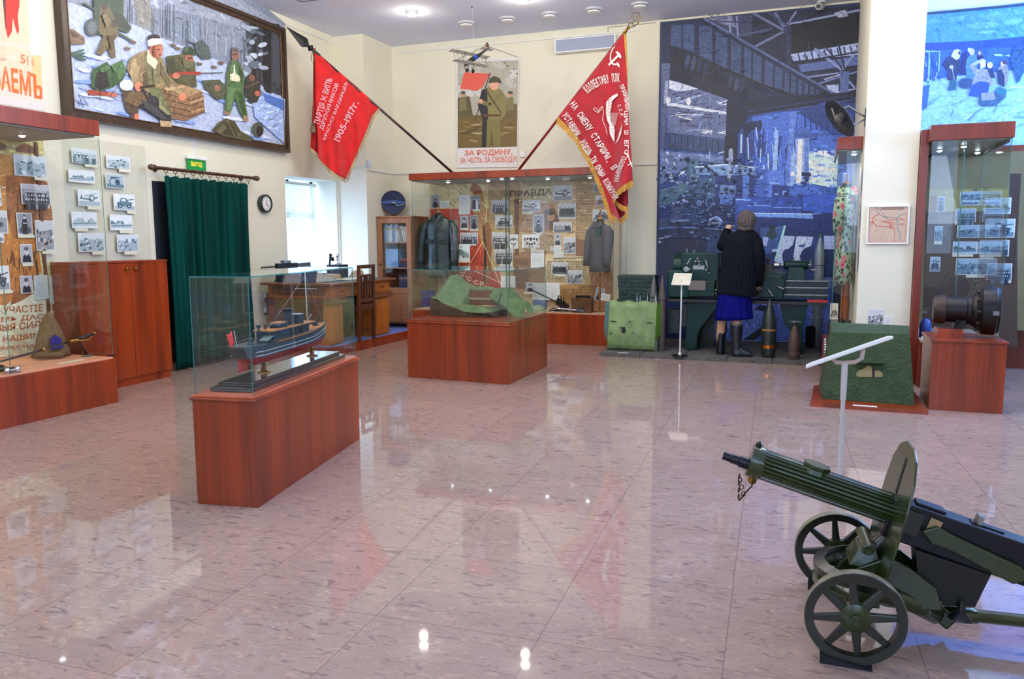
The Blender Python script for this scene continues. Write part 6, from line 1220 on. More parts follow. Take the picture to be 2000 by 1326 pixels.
tp = thing('candlestick_telephone', 'black upright desk telephone slanting against the window light', 'telephone', (-5.75, 8.76, zd)); MB().lathe([(.06, 0), (.06, .02), (.02, .04)], (-5.75, 8.76, zd), n=18).obj('base', DARK, tp, smooth=40); MB().tube([(-5.75, 8.75, zd+.03), (-5.75, 8.79, zd+.18), (-5.75, 8.82, zd+.31)], [.016, .014, .02], 10).obj('stem', DARK, tp, smooth='all'); MB().lathe([(.01, 0), (.03, .04), (.034, .045)], (-5.75, 8.80, zd+.24), (0.6, .7, .1), 14).obj('mouthpiece', DARK, tp, smooth=40)
bx = box('desk_instrument_box', (-5.86, 8.88, zd), (-5.66, 9.08, zd+.17), M('navy_box', (20, 26, 50), .4), bevel=.004); tag(bx, 'dark instrument box at the far window side of the desk', 'box')
sv = thing('trophy_figurine', 'small silvery figurine on a post standing on the dark instrument box', 'figurine', (-5.76, 8.98, zd+.17)); MB().lathe([(.04, 0), (.04, .01), (.012, .02), (.014, .05), (.02, .07), (.012, .085), (.022, .10), (.024, .12), (.012, .14)], (-5.76, 8.98, zd+.17), n=14).obj('figure', CHROME, sv, smooth='all')
o = MB().hull8([(-5.60, 8.98, zd), (-5.42, 8.98, zd), (-5.42, 9.10, zd), (-5.60, 9.10, zd)], [(-5.56, 9.0, zd+.08), (-5.46, 9.0, zd+.08), (-5.46, 9.10, zd+.10), (-5.56, 9.10, zd+.10)]).obj('cardboard_box', M('buff_card', (176, 160, 130), .7)); tag(o, 'small buff cardboard box near the chair on the desk', 'box')
o = MB().hull8([(-5.64, 8.42, zd), (-5.42, 8.42, zd), (-5.42, 8.56, zd), (-5.64, 8.56, zd)], [(-5.62, 8.44, zd+.055), (-5.44, 8.44, zd+.055), (-5.44, 8.54, zd+.07), (-5.62, 8.54, zd+.07)]).obj('paper_bundle', M('brown_envelope', (170, 148, 112), .8)); tag(o, 'brown bundle of papers lying among the loose sheets on the desk', 'papers')
# ------------------------------------------------------------------ banners
GOLD = M('gold_fringe', (196, 146, 56), .6, var=.25, scale=60)
def banner_map(base, tip, fold):
    base, tip = V(base), V(tip); hd_ = tip-base; n = V((hd_.y, -hd_.x, 0)).normalized()
    if n.dot(CAM-base) < 0: n = -n
    f = onp(base, n)
    def P(x, y, o=0.0): return f(x, y, fold(x, y)+o)
    return P, n, f
def coons(P, top, right, bottom, left):
    """top/bottom run left->right, left/right run top->bottom; lists of pixels"""
    def ev(c, t):
        t *= len(c)-1; i = min(int(t), len(c)-2); k = t-i
        return V((c[i][0]*(1-k)+c[i+1][0]*k, c[i][1]*(1-k)+c[i+1][1]*k))
    def fn(u, v):
        q = ev(top, u)*(1-v)+ev(bottom, u)*v+ev(left, v)*(1-u)+ev(right, v)*u
        q -= V(top[0])*(1-u)*(1-v)+V(top[-1])*u*(1-v)+V(bottom[0])*(1-u)*v+V(bottom[-1])*u*v
        return q
    return lambda u, v, o=0: P(*fn(u, v), o)
def fringe(name, P, pts, drop, mat, par, w=2.2, seed=1):
    r = random.Random(seed); m = MB()
    for (xa, ya), (xb, yb) in zip(pts, pts[1:]):
        n = max(2, int(sqrt((xb-xa)**2+(yb-ya)**2)/w))
        for i in range(n):
            t0, t1 = i/n, (i+.92)/n; k = r.uniform(.85, 1.1); o = r.uniform(.002, .010)
            A = P(xa+(xb-xa)*t0, ya+(yb-ya)*t0, o); B_ = P(xa+(xb-xa)*t1, ya+(yb-ya)*t1, o)
            dx, dy = drop[0]*k, drop[1]*k
            m.hull8([A, B_, B_+FN*.004, A+FN*.004], [q+V((0, 0, 0)) for q in (P(xa+(xb-xa)*t0+dx, ya+(yb-ya)*t0+dy, o), P(xa+(xb-xa)*t1+dx-.2, ya+(yb-ya)*t1+dy, o), P(xa+(xb-xa)*t1+dx-.2, ya+(yb-ya)*t1+dy, o+.004), P(xa+(xb-xa)*t0+dx, ya+(yb-ya)*t0+dy, o+.004))])
    return m.obj(name, mat, par, kind='stuff')
# left banner
B1, T1 = V((-4.46, 9.76, 2.18)), V((-5.83, 8.24, 3.755))
def fold1(x, y):
    k = (y-100)/250; return .035*k*sin(x*.14+y*.012)+.02*k*sin(x*.31-y*.03)+.012
P1f, FN, F1 = banner_map(B1, T1, fold1)
b1 = thing('red_banner', 'red banner with a dark spearhead and faded white lettering, leaning to the left corner', 'banner', B1)
dv = (T1-B1).normalized(); sh0 = T1-dv*.34
POLE1 = M('dark_purple_pole', (58, 26, 30), .35)
MB().cyl(B1, sh0, .0165, .015, n=12).obj('pole', POLE1, b1, smooth='all')
IRON = M('black_iron', (30, 30, 34), .5, .4, var=.2)
m = MB(); m.lathe([(.020, -.09), (.018, .0), (.020, .02), (.038, .03), (.040, .05), (.022, .06), (.020, .075)], sh0, dv, 14); m.obj('socket', IRON, b1, smooth=40)
sd = dv.cross(FN).normalized(); a0 = sh0+dv*.075
m = MB(); prof = [(.0, .016), (.04, .055), (.065, .062), (.30, .006), (.32, .001)]
m.loft([[a0+dv*h_+sd*w_, a0+dv*h_+FN*w_*.28, a0+dv*h_-sd*w_, a0+dv*h_-FN*w_*.28] for h_, w_ in prof]); m.obj('spearhead', IRON, b1)
RC1 = M('red_wool_banner', (196, 24, 26), .9, var=.08, scale=10, sheen=.2)
top = [(614, 98), (660, 138), (700, 172), (740, 210)]; right = [(740, 210), (728, 225), (718, 250), (700, 292), (675, 350)]; left = [(614, 98), (616, 160), (618, 220), (621, 270), (622, 310)]; bottom = [(622, 310), (640, 328), (658, 342), (675, 350)]
g1 = coons(P1f, top, right, bottom, left)
MB().grid(lambda u, v: g1(u, v), 46, 40).obj('cloth', RC1, b1, smooth='all', solid=.004)
g2 = coons(lambda x, y, o=0: F1(x, y, -.05+.02*sin(x*.5+y*.03)), [(612, 98), (617, 100)], [(617, 100), (622, 220), (622, 302)], [(606, 289), (622, 302)], [(612, 98), (611, 200), (606, 289)])
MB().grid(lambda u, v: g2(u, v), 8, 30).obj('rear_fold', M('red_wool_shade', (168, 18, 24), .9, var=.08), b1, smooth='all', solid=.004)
FR1 = M('pale_silver_fringe', (170, 150, 110), .7, var=.25, scale=80)
fringe('side_fringe', P1f, [(740, 210), (729, 224), (719, 250), (700, 292), (676, 350)], (2.5, 7), FR1, b1, 2.4); fringe('bottom_fringe', P1f, [(622, 309), (640, 327), (658, 341), (675, 350)], (1, 8), FR1, b1, 2.4, 3); fringe('rear_fringe', lambda x, y, o=0: F1(x, y, -.04+o), [(607, 288), (622, 301)], (.5, 8), FR1, b1, 2.4, 4)
p = Pr(P1f, crop(600, 100, 5.1)); p.o = .017; W1 = (226, 168, 176)
for s, x0_, y0_, x1_, y1_, hgt, off in (('ПАРТІЯ Ж ВИПѢ', 95, 720, 222, 270, 62, 0), ('ДРУЖИНИКОВ', 140, 780, 300, 320, 50, 0), ('КРАСНОГВАРДЕЙЦЕВ', 168, 880, 392, 310, 46, 0), ('1905-1917г.', 290, 890, 490, 500, 66, 0)):
    dx, dy = x1_-x0_, y1_-y0_; L_ = sqrt(dx*dx+dy*dy); nx, ny = dy/L_*hgt, -dx/L_*hgt
    p.text(s, (x0_+nx*.5, y0_+ny*.5), (x1_+nx*.5, y1_+ny*.5), (x1_-nx*.5, y1_-ny*.5), (x0_-nx*.5, y0_-ny*.5), W1, .02)
p.obj('lettering', EMB, b1)
TS = M('dull_gold_cord', (96, 84, 52), .8, var=.2); m = MB(); q0 = P1f(612, 96, .02)
m.tube([q0, P1f(607, 116, .03), P1f(612, 126, .03), P1f(614, 110, .03)], .004, 6).tube([q0, P1f(612.5, 150, .03), P1f(612, 200, .03), P1f(611, 240, .03)], .004, 6); m.obj('cord', TS, b1, smooth='all')
z_ = P1f(611, 240, .03); MB().lathe([(.012, 0), (.022, -.02), (.014, -.035), (.028, -.045), (.034, -.11), (.02, -.112)], z_, n=14).obj('tassel', TS, b1, smooth=40)
MB().tube([P1f(612, 95, .0), P1f(614, 99, .0)], .022, 10).obj('cloth_sleeve', M('brown_sleeve', (92, 50, 36), .8), b1)
# right banner
B2, T2_ = V((-3.55, 9.76, 2.18)), V((-1.91, 9.22, 3.80))
def fold2(x, y):
    k = min(1, max(0, (y-70)/300)); c_ = min(1, max(0, (x-1185)/40))
    return .012+.05*k*sin(x*.085+y*.012)*(.4+c_)+.06*k*sin((x-1200)*.13)*c_
P2f, FN, F2 = banner_map(B2, T2_, fold2)
b2 = thing('crimson_banner', 'crimson banner with gold fringe and white Russian slogans, hanging at the right of the case', 'banner', B2)
dv = (T2_-B2).normalized(); t0 = at(1224, 70, 9.22); k = (t0-B2).dot(dv)
MB().cyl(B2, B2+dv*k, .0165, .015, n=12).obj('pole', M('red_lacquer_pole', (140, 26, 28), .3), b2, smooth='all')
e0 = B2+dv*k; MB().lathe([(.016, -.05), (.018, 0), (.014, .05), (.022, .06), (.012, .075)], e0, dv, 12).obj('ferrule', BRASS, b2, smooth=40)
sd = dv.cross(FN).normalized(); a0 = e0+dv*.07; Lf = (T2_-a0).length
pf = [(.0, .008), (.05, .05), (.10, .064), (.16, .058), (.30*Lf/.33, .022), (Lf, .0)]
m = MB(); rim = [a0+dv*h_+sd*w_ for h_, w_ in pf]+[a0+dv*h_-sd*w_ for h_, w_ in pf[::-1]]; m.tube(rim, .0055, 6, closed=True)
m.tube([a0+dv*.02-sd*.03, a0+dv*.06+sd*.0, a0+dv*.05+sd*.04], .006, 6).tube([a0+dv*.11-sd*.04, a0+dv*.08, a0+dv*.12+sd*.035, a0+dv*.15+sd*.01], .005, 6)
st_ = a0+dv*(Lf*.72); m.prism([st_+(dv*cos(t)+sd*sin(t))*(.02 if i % 2 == 0 else .008)+FN*.002 for i, t in enumerate([pi*j/5 for j in range(10)])], -FN*.004)
m.obj('openwork_finial', M('worn_brass', (140, 112, 74), .4, .7), b2, smooth=40)
CR = M('crimson_velvet', (166, 16, 32), .8, var=.07, scale=8, sheen=.3)
top = [(1090, 228), (1130, 176), (1175, 118), (1218, 66)]; left = [(1090, 228), (1125, 262), (1152, 306), (1178, 368), (1194, 418), (1212, 430)]
right = [(1218, 66), (1224, 140), (1228, 230), (1233, 300), (1236, 354)]; bottom = [(1212, 430), (1206, 402), (1198, 386), (1216, 366), (1236, 354)]
bottom = [(1212, 430), (1204, 408), (1197, 390), (1205, 372), (1220, 362), (1236, 354)]
g3 = coons(P2f, top, right, bottom, left)
MB().grid(lambda u, v: g3(u, v), 50, 50).obj('cloth', CR, b2, smooth='all', solid=.004)
g4 = coons(lambda x, y, o=0: F2(x, y, -.06+.03*sin(x*.3)), [(1198, 386), (1226, 366)], [(1226, 366), (1227, 395), (1220, 420)], [(1208, 428), (1220, 420)], [(1198, 386), (1204, 410), (1208, 428)])
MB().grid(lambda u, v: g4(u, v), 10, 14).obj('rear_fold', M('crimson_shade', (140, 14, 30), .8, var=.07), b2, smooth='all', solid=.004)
fringe('left_fringe', P2f, left[:5]+[(1205, 424)], (-4.5, 13), GOLD, b2, 1.7); fringe('fold_fringe', lambda x, y, o=0: P2f(x, y, .012+o), [(1236, 352), (1220, 360), (1206, 371), (1198, 388)], (0, 13), GOLD, b2, 1.6, 5); fringe('rear_fringe', lambda x, y, o=0: F2(x, y, -.03+o), [(1198, 388), (1208, 396), (1218, 402), (1227, 404)], (1, 12), GOLD, b2, 1.6, 7); fringe('bottom_fringe', lambda x, y, o=0: F2(x, y, -.03+o), [(1206, 424), (1214, 428), (1226, 414)], (1, 10), GOLD, b2, 1.6, 8)
g5 = coons(lambda x, y, o=0: P2f(x, y, -.004), [(1218, 66), (1223, 66)], [(1223, 66), (1226, 140), (1226, 200), (1225, 240)], [(1224, 240), (1225, 240)], [(1218, 66), (1221, 130), (1223, 200), (1224, 240)])
MB().grid(lambda u, v: g5(u, v), 3, 20).obj('gold_edge', GOLD, b2, smooth='all', solid=.006)
A_ = crop(1090, 20, 6.63); B_c = crop(1090, 200, 5.528); p = Pr(P2f, A_); p.o = .016; WT = (232, 226, 220)
p.poly([(750, 458), (715, 500), (690, 560), (684, 620), (695, 665), (720, 690), (745, 690), (770, 672), (795, 700), (795, 742), (775, 730), (765, 706), (735, 714), (705, 706), (680, 680), (668, 630), (676, 560), (705, 490)], WT).poly([(742, 545), (765, 528), (800, 556), (822, 600), (808, 626), (782, 600), (765, 570)], WT).line([(780, 585), (655, 710)], 26, WT)
p.obj('hammer_and_sickle', EMB, b2); p = Pr(P2f, A_); p.o = .017
def arc_text(s, a, b, sag, h_, col=WT):
    """a word set along a bowed line, letter by letter"""
    n = len(s); dx, dy = b[0]-a[0], b[1]-a[1]; L_ = sqrt(dx*dx+dy*dy); nx, ny = dy/L_, -dx/L_
    pt = lambda t: (a[0]+dx*t+nx*sag*4*t*(1-t), a[1]+dy*t+ny*sag*4*t*(1-t))
    for i, ch_ in enumerate(s):
        if ch_ == ' ': continue
        q0, q1 = pt((i+.06)/n), pt((i+.90)/n); ex, ey = q1[0]-q0[0], q1[1]-q0[1]; l = sqrt(ex*ex+ey*ey); ux_, uy_ = ey/l*h_, -ex/l*h_
        if ch_ in ',.': p.ell((q0[0]+q1[0])/2, (q0[1]+q1[1])/2, h_*.1, h_*.14, col, n=6); continue
        p.text(ch_, (q0[0]+ux_, q0[1]+uy_), (q1[0]+ux_, q1[1]+uy_), q1, q0, col, .025)
arc_text('КОЛЛЕКТИВУ ПЛК', (385, 1082), (800, 928), 45, 112)
arc_text('ПРЯДИЛЬНОЙ', (792, 980), (868, 1290), 22, 56)
p.T = B_c
arc_text('НА СМЕНУ СТАРШИМ, В', (120, 20), (585, 740), 8, 74); arc_text('УСТАВШИМ, ИДЁШЬ ТЫ ЮНЫЙ КОММУНИ', (38, 140), (596, 1060), 12, 72)
arc_text('С.С.Р.', (640, 30), (672, 170), 4, 38); arc_text('ЦИИ Ш ЕГО', (706, 90), (716, 560), 4, 46); arc_text('ГОДОВЩИНА', (716, 540), (600, 860), -18, 54)
p.poly([(520, 0), (548, -40), (600, -80), (640, -96), (646, -70), (604, -40), (580, -6), (574, 60), (560, 120), (566, 200), (590, 250), (560, 260), (530, 190), (518, 120)], WT)
for i in range(6): p.line([(548, 150-i*34), (566+i*6, 120-i*36)], 4, (150, 30, 40)).line([(548, 150-i*34), (526+i*4, 118-i*36)], 4, (150, 30, 40))
p.poly([(550, 262), (600, 250), (614, 300), (606, 430), (588, 400), (560, 340)], WT).poly([(640, 400), (690, 230), (680, 340), (650, 410), (615, 450)], WT)
for i in range(7): p.line([(560+i*9, 250), (566+i*13, 110)], 3, WT)
for i in range(5): p.line([(560+i*8, 290+i*24), (610, 280+i*26)], 4, (120, 40, 44))
for q in ([(380, 70), (395, 55), (420, 70), (432, 100), (455, 60), (480, 45), (490, 100), (480, 190), (515, 270), (530, 350)], [(380, 70), (400, 92), (436, 112), (470, 70), (476, 60)]): p.line(q, 5, WT)
p.obj('lettering', EMB, b2); p = Pr(P2f, B_c); p.o = .017
p.line([(752, 545), (764, 600), (800, 700)], 12, WT).line([(750, 680), (800, 650)], 12, WT).obj('edge_emblem', EMB, b2)
# ------------------------------------------------------------------ hanging biplane model
hx = V((-3.84, 9.05, 3.43)); pl_ = thing('biplane_model', 'small dark green biplane model hanging on a thread before the poster', 'model aeroplane', hx)
h0 = V((-.88, .42, -.24)).normalized(); rt = V((0, 0, 1)).cross(h0).normalized(); up = h0.cross(rt)
if up.z < 0: up = -up
q = lambda f, r_, u: hx+h0*f+rt*r_+up*u
DG = M('dark_olive_dope', (40, 48, 32), .4); CRM = M('cream_wing', (214, 212, 196), .5)
MB().loft([[q(f, w_*cos(t), hh+h_*sin(t)) for t in [2*pi*i/10 for i in range(10)]] for f, w_, h_, hh in ((.17, .016, .018, 0), (.15, .024, .028, 0), (.06, .026, .034, .004), (-.08, .018, .022, .008), (-.27, .004, .008, .016))]).obj('fuselage', DG, pl_, smooth='all')
MB().loft([[q(f, w_*cos(t), hh+h_*sin(t)) for t in [2*pi*i/10 for i in range(10)]] for f, w_, h_, hh in ((-.02, .0225, .0285, .006), (-.07, .0205, .0255, .0075))]).obj('blue_band', M('blue_band', (24, 80, 200), .5), pl_, smooth='all')
for nm, u, s in (('upper_wing', .085, .30), ('lower_wing', -.03, .27)):
    MB().hull8([q(.02, -s, u), q(.10, -s, u), q(.10, s, u), q(.02, s, u)], [q(.02, -s, u+.004), q(.10, -s, u+.006), q(.10, s, u+.006), q(.02, s, u+.004)]).obj(nm, CRM, pl_)
for s in (-.22, -.1, .1, .22): MB().tube([q(.09, s, -.03), q(.09, s, .085)], .0022, 6).tube([q(.03, s, -.03), q(.03, s, .085)], .0022, 6).tube([q(.09, s, -.03), q(.03, s, .085)], .0012, 5).obj('wing_strut', DG, pl_)
MB().hull8([q(-.28, -.004, .01), q(-.19, -.004, .02), q(-.22, -.003, .075), q(-.27, -.003, .085)], [q(-.28, .004, .01), q(-.19, .004, .02), q(-.22, .003, .075), q(-.27, .003, .085)]).obj('tail_fin', DG, pl_)
for s in (-1, 1):
    c = q(-.235, s*.0052, .055); pts = [c+(h0*cos(t)+up*sin(t))*(.018 if i % 2 else .0075) for i, t in enumerate([pi/10+pi*j/5 for j in range(10)])]
    MB().prism(pts, rt*.001*s).obj('red_star', M('star_red', (190, 30, 30), .5), pl_)
MB().hull8([q(-.27, -.09, .018), q(-.21, -.09, .018), q(-.20, .09, .018), q(-.27, .09, .018)], [q(-.27, -.09, .021), q(-.21, -.09, .021), q(-.20, .09, .021), q(-.27, .09, .021)]).obj('tailplane', CRM, pl_)
for s in (-.045, .045):
    w = MB().lathe([(.022, -.006), (.025, 0), (.022, .006)], q(.10, s, -.105), tuple(rt), 16).obj('wheel', M('tyre_rubber', (22, 22, 22), .7), pl_, smooth=40)
    MB().tube([q(.09, s*.5, -.02), q(.10, s, -.105)], .003, 6).tube([q(.05, s*.5, -.02), q(.10, s, -.105)], .003, 6).obj('undercarriage_leg', DG, pl_)
MB().lathe([(.012, 0), (.008, .014), (.001, .02)], q(.17, 0, 0), tuple(h0), 10).obj('spinner', DARK, pl_); MB().hull8([q(.176, -.005, -.08), q(.179, .005, -.08), q(.179, .006, .08), q(.176, -.006, .08)], [q(.178, -.005, -.08), q(.181, .005, -.08), q(.181, .006, .08), q(.178, -.006, .08)]).obj('propeller', M('propeller_wood', (120, 78, 44), .4), pl_)
MB().tube([q(-.03, 0, .09), (-3.84, 9.0, CEIL)], .0009, 5).obj('hanging_thread', M('nylon_thread', (220, 224, 230), .3), pl_)
# ------------------------------------------------------------------ ceiling fittings
PLW = M('ceiling_fitting_white', (206, 208, 214), .5, var=.01)
LIT = M('lit_lamp', (255, 255, 255), .3, emit=(255, 246, 230), es=60)
for i, (x, y) in enumerate(LAMPS[:2]):
    r = thing('ceiling_downlight', ('glaring round ceiling downlight nearer the left corner', 'glaring round ceiling downlight at the top edge, right of the other lit one')[i], 'ceiling light', (x, y, CEIL-.04), group='lit ceiling downlights')
    MB().lathe([(.075, 0), (.075, -.02), (.055, -.045)], (x, y, CEIL), n=24).obj('ring', PLW, r, smooth=40); MB().lathe([(.05, -.046), (.05, -.052), (.02, -.056)], (x, y, CEIL), n=20).obj('lens', LIT, r)
RING = M('fitting_shadow_ring', (60, 50, 56), .6)
for i, x in enumerate((-4.182, -3.634, -3.087, -2.54, -1.993)):
    y = 9.62; r = thing('ceiling_gimbal_light', 'round unlit ceiling light, ' + ('first from the left, above the biplane', 'second from the left, above the poster', 'middle one of the row of five', 'fourth from the left, left of the finial', 'last on the right, above the banner finial')[i], 'ceiling light', (x, y, CEIL-.045), group='unlit ceiling lights along the back wall')
    MB().lathe([(.105, 0), (.10, -.012), (.085, -.02)], (x, y, CEIL), n=28).obj('flange', PLW, r, smooth=40); MB().lathe([(.07, -.018), (.07, -.028)], (x, y, CEIL), n=28).obj('gap_ring', RING, r); MB().lathe([(.076, -.028), (.072, -.042), (.05, -.047)], (x, y, CEIL), n=28).obj('disc', WHITE, r, smooth=40)
hk = MB().cyl((-3.84, 9.0, CEIL-.02), (-3.84, 9.0, CEIL), .006, n=8).obj('ceiling_hook', DARK); tag(hk, 'tiny dark hook in the ceiling holding the biplane thread', 'hook')
dm = thing('security_camera', 'small dark-eyed white security camera at the ceiling above the factory print', 'camera', (-.02, 10.30, CEIL-.12)); MB().lathe([(.05, 0), (.05, -.02)], (-.02, 10.28, CEIL), n=18).obj('mount', PLW, dm); MB().cyl((-.02, 10.33, CEIL-.055), (-.05, 10.16, CEIL-.085), .036, n=16).obj('body', PLW, dm); MB().cyl((-.05, 10.16, CEIL-.085), (-.052, 10.15, CEIL-.087), .026, n=16).obj('lens', DARK, dm)
ac = thing('wall_light_panel', 'long pale grey panel with white rim high on the back wall behind the crimson banner', 'panel', (-2.83, YB-.06, 3.70))
box('rim', (-3.235, YB-.12, 3.70), (-2.43, YB-.001, 3.875), WHITE, ac, bevel=.004); box('grey_face', (-3.215, YB-.124, 3.715), (-2.45, YB-.119, 3.86), M('pale_blue_grey_face', (150, 160, 184), .5, var=.01), ac)
m = MB(); m.box((-2.56, YB-.008, 3.88), (-2.553, YB-.001, 3.985)).box((-2.56, YB-.008, 3.982), (-1.95, YB-.001, 3.989)); struct('trim_9', m, M('cable_grey', (150, 146, 140), .6))
# ------------------------------------------------------------------ exhibits inside the cases
def garment(name, label, cat, x, y, z0, z1, w, dp, mat, sleeves=True, flare=1.12, yaw=0, stand=M('stand_wood', (150, 92, 44), .4), zbase=None, neck=M('black_form', (16, 16, 18), .8), knob=.07):
    """a garment on a tailor's form: lofted body, sleeves, collar, button row, form neck and post"""
    r = thing(name, label, cat, (x, y, zbase), yaw); H = z1-z0; zz = lambda t: z0-zbase+H*t
    rings = []; N = 40
    for t, ww, dd in ((0, flare, 1.05), (.15, flare*.98, 1.05), (.35, .93, 1.0), (.55, .9, .98), (.75, 1.0, 1.0), (.86, 1.02, .9), (.93, .82, .7), (.97, .5, .52), (1.0, .30, .40)):
        rings.append([V((w/2*ww*cos(a), dp/2*dd*sin(a)*(1+.05*sin(9*a+t*5)*(1-t)), zz(t)+.006*sin(5*a)*(t < .1))) for a in [2*pi*j/N for j in range(N)]])
    MB().loft(rings).obj('body', mat, r, smooth='all', local=True)
    if sleeves:
        for s in (-1, 1): MB().tube([(s*w*.44, 0, zz(.90)), (s*w*.56, -.01, zz(.80)), (s*w*.62, -.03, zz(.55)), (s*w*.64, -.05, zz(.30)), (s*w*.63, -.06, zz(.12))], [.045, .066, .06, .052, .048], 14, flat=1.0).obj('sleeve', mat, r, smooth='all', local=True)
    m = MB()
    for s in (-1, 1): m.hull8([(s*.005, -dp*.36, zz(.90)), (s*.10, -dp*.34, zz(.93)), (s*.075, -dp*.14, zz(1.0)), (s*.03, -dp*.24, zz(.98))], [(s*.005, -dp*.36-.012, zz(.90)), (s*.10, -dp*.34-.014, zz(.93)), (s*.075, -dp*.14-.012, zz(1.0)+.02), (s*.03, -dp*.24-.012, zz(.98)+.02)])
    m.obj('collar', mat, r, local=True)
    MB().cyl((0, 0, zz(.98)), (0, 0, zz(1.0)+.04), .05, .045, n=16).obj('form_neck', neck, r, smooth=40, local=True)
    MB().lathe([(.045, 0), (.03, .012), (.010, .03), (.008, knob), (.014, knob+.012), (.004, knob+.03)], (0, 0, zz(1.0)+.04), n=14).obj('neck_cap', stand, r, smooth=40, local=True)
    if z0-zbase > .05: MB().cyl((0, 0, 0), (0, 0, zz(.1)), .012, n=10).lathe([(min(.11, w*.42), 0), (min(.11, w*.42), .012), (.02, .02)], (0, 0, 0), n=20).obj('post', stand, r, smooth=40, local=True)
    return r
LEA = M('green_black_leather', (36, 46, 44), .32, var=.25, scale=14, bump=.35, bscale=26)
q = at(858, 500, 10.02); j = garment('leather_jacket', 'dark green-black leather jacket on a form at the left of the back case', 'jacket', q.x, 10.02, .80, 1.64, .40, .20, LEA, zbase=.396)
p = Pr(lambda x, z, o: V((x, -.108-o, z))); 
for s in (-1, 1): MB().box((s*.10-.05, -.112, .86), (s*.10+.05, -.10, .92)).obj('pocket_flap', LEA, j, local=True, bevel=.004)
MB().box((-.008, -.112, .45), (.008, -.104, 1.08)).obj('front_edge', LEA, j, local=True)
UNI = M('grey_uniform_cloth', (78, 76, 84), .95, var=.1, scale=40)
q = at(1172, 480, 9.98); j = garment('uniform_coat', 'grey military uniform coat with brass buttons at the right of the back case', 'coat', q.x, 9.98, .90, 1.52, .27, .20, UNI, zbase=.396, yaw=-.5, knob=.11)
for k in range(4): MB().sph((-.03, -.103+.002*k, .66+.1*k), .010, 8, 6).obj('button', BRASS, j, local=True, smooth='all')
MB().box((.02, -.112, .96), (.10, -.09, 1.06)).obj('green_facing', M('green_facing_cloth', (34, 74, 66), .9), j, local=True)
# anti-aircraft gun model
g = at(1108, 590, 9.95); ag = thing('anti_aircraft_gun', 'black model anti-aircraft gun with long raised barrel on the back case floor', 'gun model', (g.x, 9.9, .396))
e = at(1040, 567, 9.82); s0 = at(1092, 592, 9.9)
MB().tube([s0+(s0-e)*.25, s0, s0+(e-s0)*.5, e], [.016, .014, .009, .010], 10).obj('barrel', GM, ag, smooth='all')
m = MB(); m.cbox(s0+V((.05, 0, -.02)), (.16, .09, .07), (0, .5, 0)).cbox(s0+V((.0, 0, .03)), (.06, .06, .05), (0, .5, 0)).tube([s0+V((.02, 0, .02)), s0+V((.03, 0, .09))], .008, 6).tube([s0+V((-.02, .03, .02)), s0+V((-.015, .03, .10))], .008, 6).tube([s0+V((.06, -.02, .0)), s0+V((.07, -.02, .08))], .007, 6); m.obj('breech', DARK, ag)
MB().lathe([(.10, 0), (.09, .02), (.04, .04), (.035, .12)], (s0.x+.05, 9.9, .396), n=18).obj('mount', DARK, ag, smooth=40)
for s in (-1, 1): MB().tube([(s0.x+.05, 9.9, .41), (s0.x+.05+s*.16, 9.82, .404)], .008, 6).obj('outrigger', DARK, ag)
bg = at(1060, 596, 9.72); fg = at(1130, 611, 9.72); sg = thing('silver_rifle', 'silvery anti-tank rifle lying at the front of the back case', 'rifle', (fg.x, 9.72, .396))
bg.z = .455; fg.z = .425
MB().tube([bg, bg*.5+fg*.5, fg], [.006, .010, .014], 8).obj('barrel', CHROME, sg, smooth='all'); MB().cbox((fg.x+.03, 9.72, .425), (.09, .03, .04)).obj('breech', M('steel_grey', (120, 130, 142), .35, .7), sg); MB().tube([(fg.x+.05, 9.72, .42), (fg.x+.06, 9.72, .475)], .006, 6).obj('sight', DARK, sg)
m = MB(); m.tube([bg*.7+fg*.3, (bg.x*.7+fg.x*.3-.05, 9.69, .397)], .004, 6).tube([bg*.7+fg*.3, (bg.x*.7+fg.x*.3+.04, 9.69, .397)], .004, 6); m.obj('bipod', DARK, sg)
a, b_ = at(1116, 612, 9.75), at(1156, 585, 9.75); sx = thing('wooden_instrument_case', 'brown wooden case carrying a black pistol at the right of the back case', 'box', ((a.x+b_.x)/2, 9.85, .396))
MB().box((a.x, 9.73, .396), (b_.x, 9.86, b_.z+.015)).obj('body', M('brown_case_wood', (92, 58, 26), .5, var=.1), sx, bevel=.006); MB().box(((a.x+b_.x)/2-.06, 9.724, b_.z-.02), ((a.x+b_.x)/2-.03, 9.73, b_.z+.01)).obj('clasp', BRASS, sx)
ps = thing('black_pistol', 'black pistol lying on the brown wooden case', 'pistol', ((a.x+b_.x)/2, 9.85, b_.z+.016)); m = MB(); m.box((a.x+.04, 9.80, b_.z+.017), (b_.x-.03, 9.83, b_.z+.045)).hull8([(b_.x-.07, 9.80, b_.z+.017), (b_.x-.03, 9.80, b_.z+.017), (b_.x-.03, 9.83, b_.z+.017), (b_.x-.07, 9.83, b_.z+.017)], [(b_.x-.06, 9.75, b_.z+.018), (b_.x-.02, 9.75, b_.z+.018), (b_.x-.02, 9.75, b_.z+.04), (b_.x-.06, 9.75, b_.z+.04)]); m.obj('body', DARK, ps)
a, b_ = at(1043, 607, 10.1), at(1062, 586, 10.1); o = MB().box((a.x, 10.05, .396), (b_.x+.03, 10.15, b_.z)).obj('blue_book', M('bright_blue_cover', (16, 60, 160), .5)); tag(o, 'bright blue book standing behind the anti-aircraft gun in the back case', 'book')
a, b_ = at(825, 603, 10.05), at(852, 568, 10.05); o = MB().box((a.x, 10.02, .396), (b_.x-.04, 10.10, b_.z)).obj('blue_book', M('deep_blue_cover', (20, 40, 130), .5)); tag(o, 'deep blue book standing at the left end of the back case', 'book')
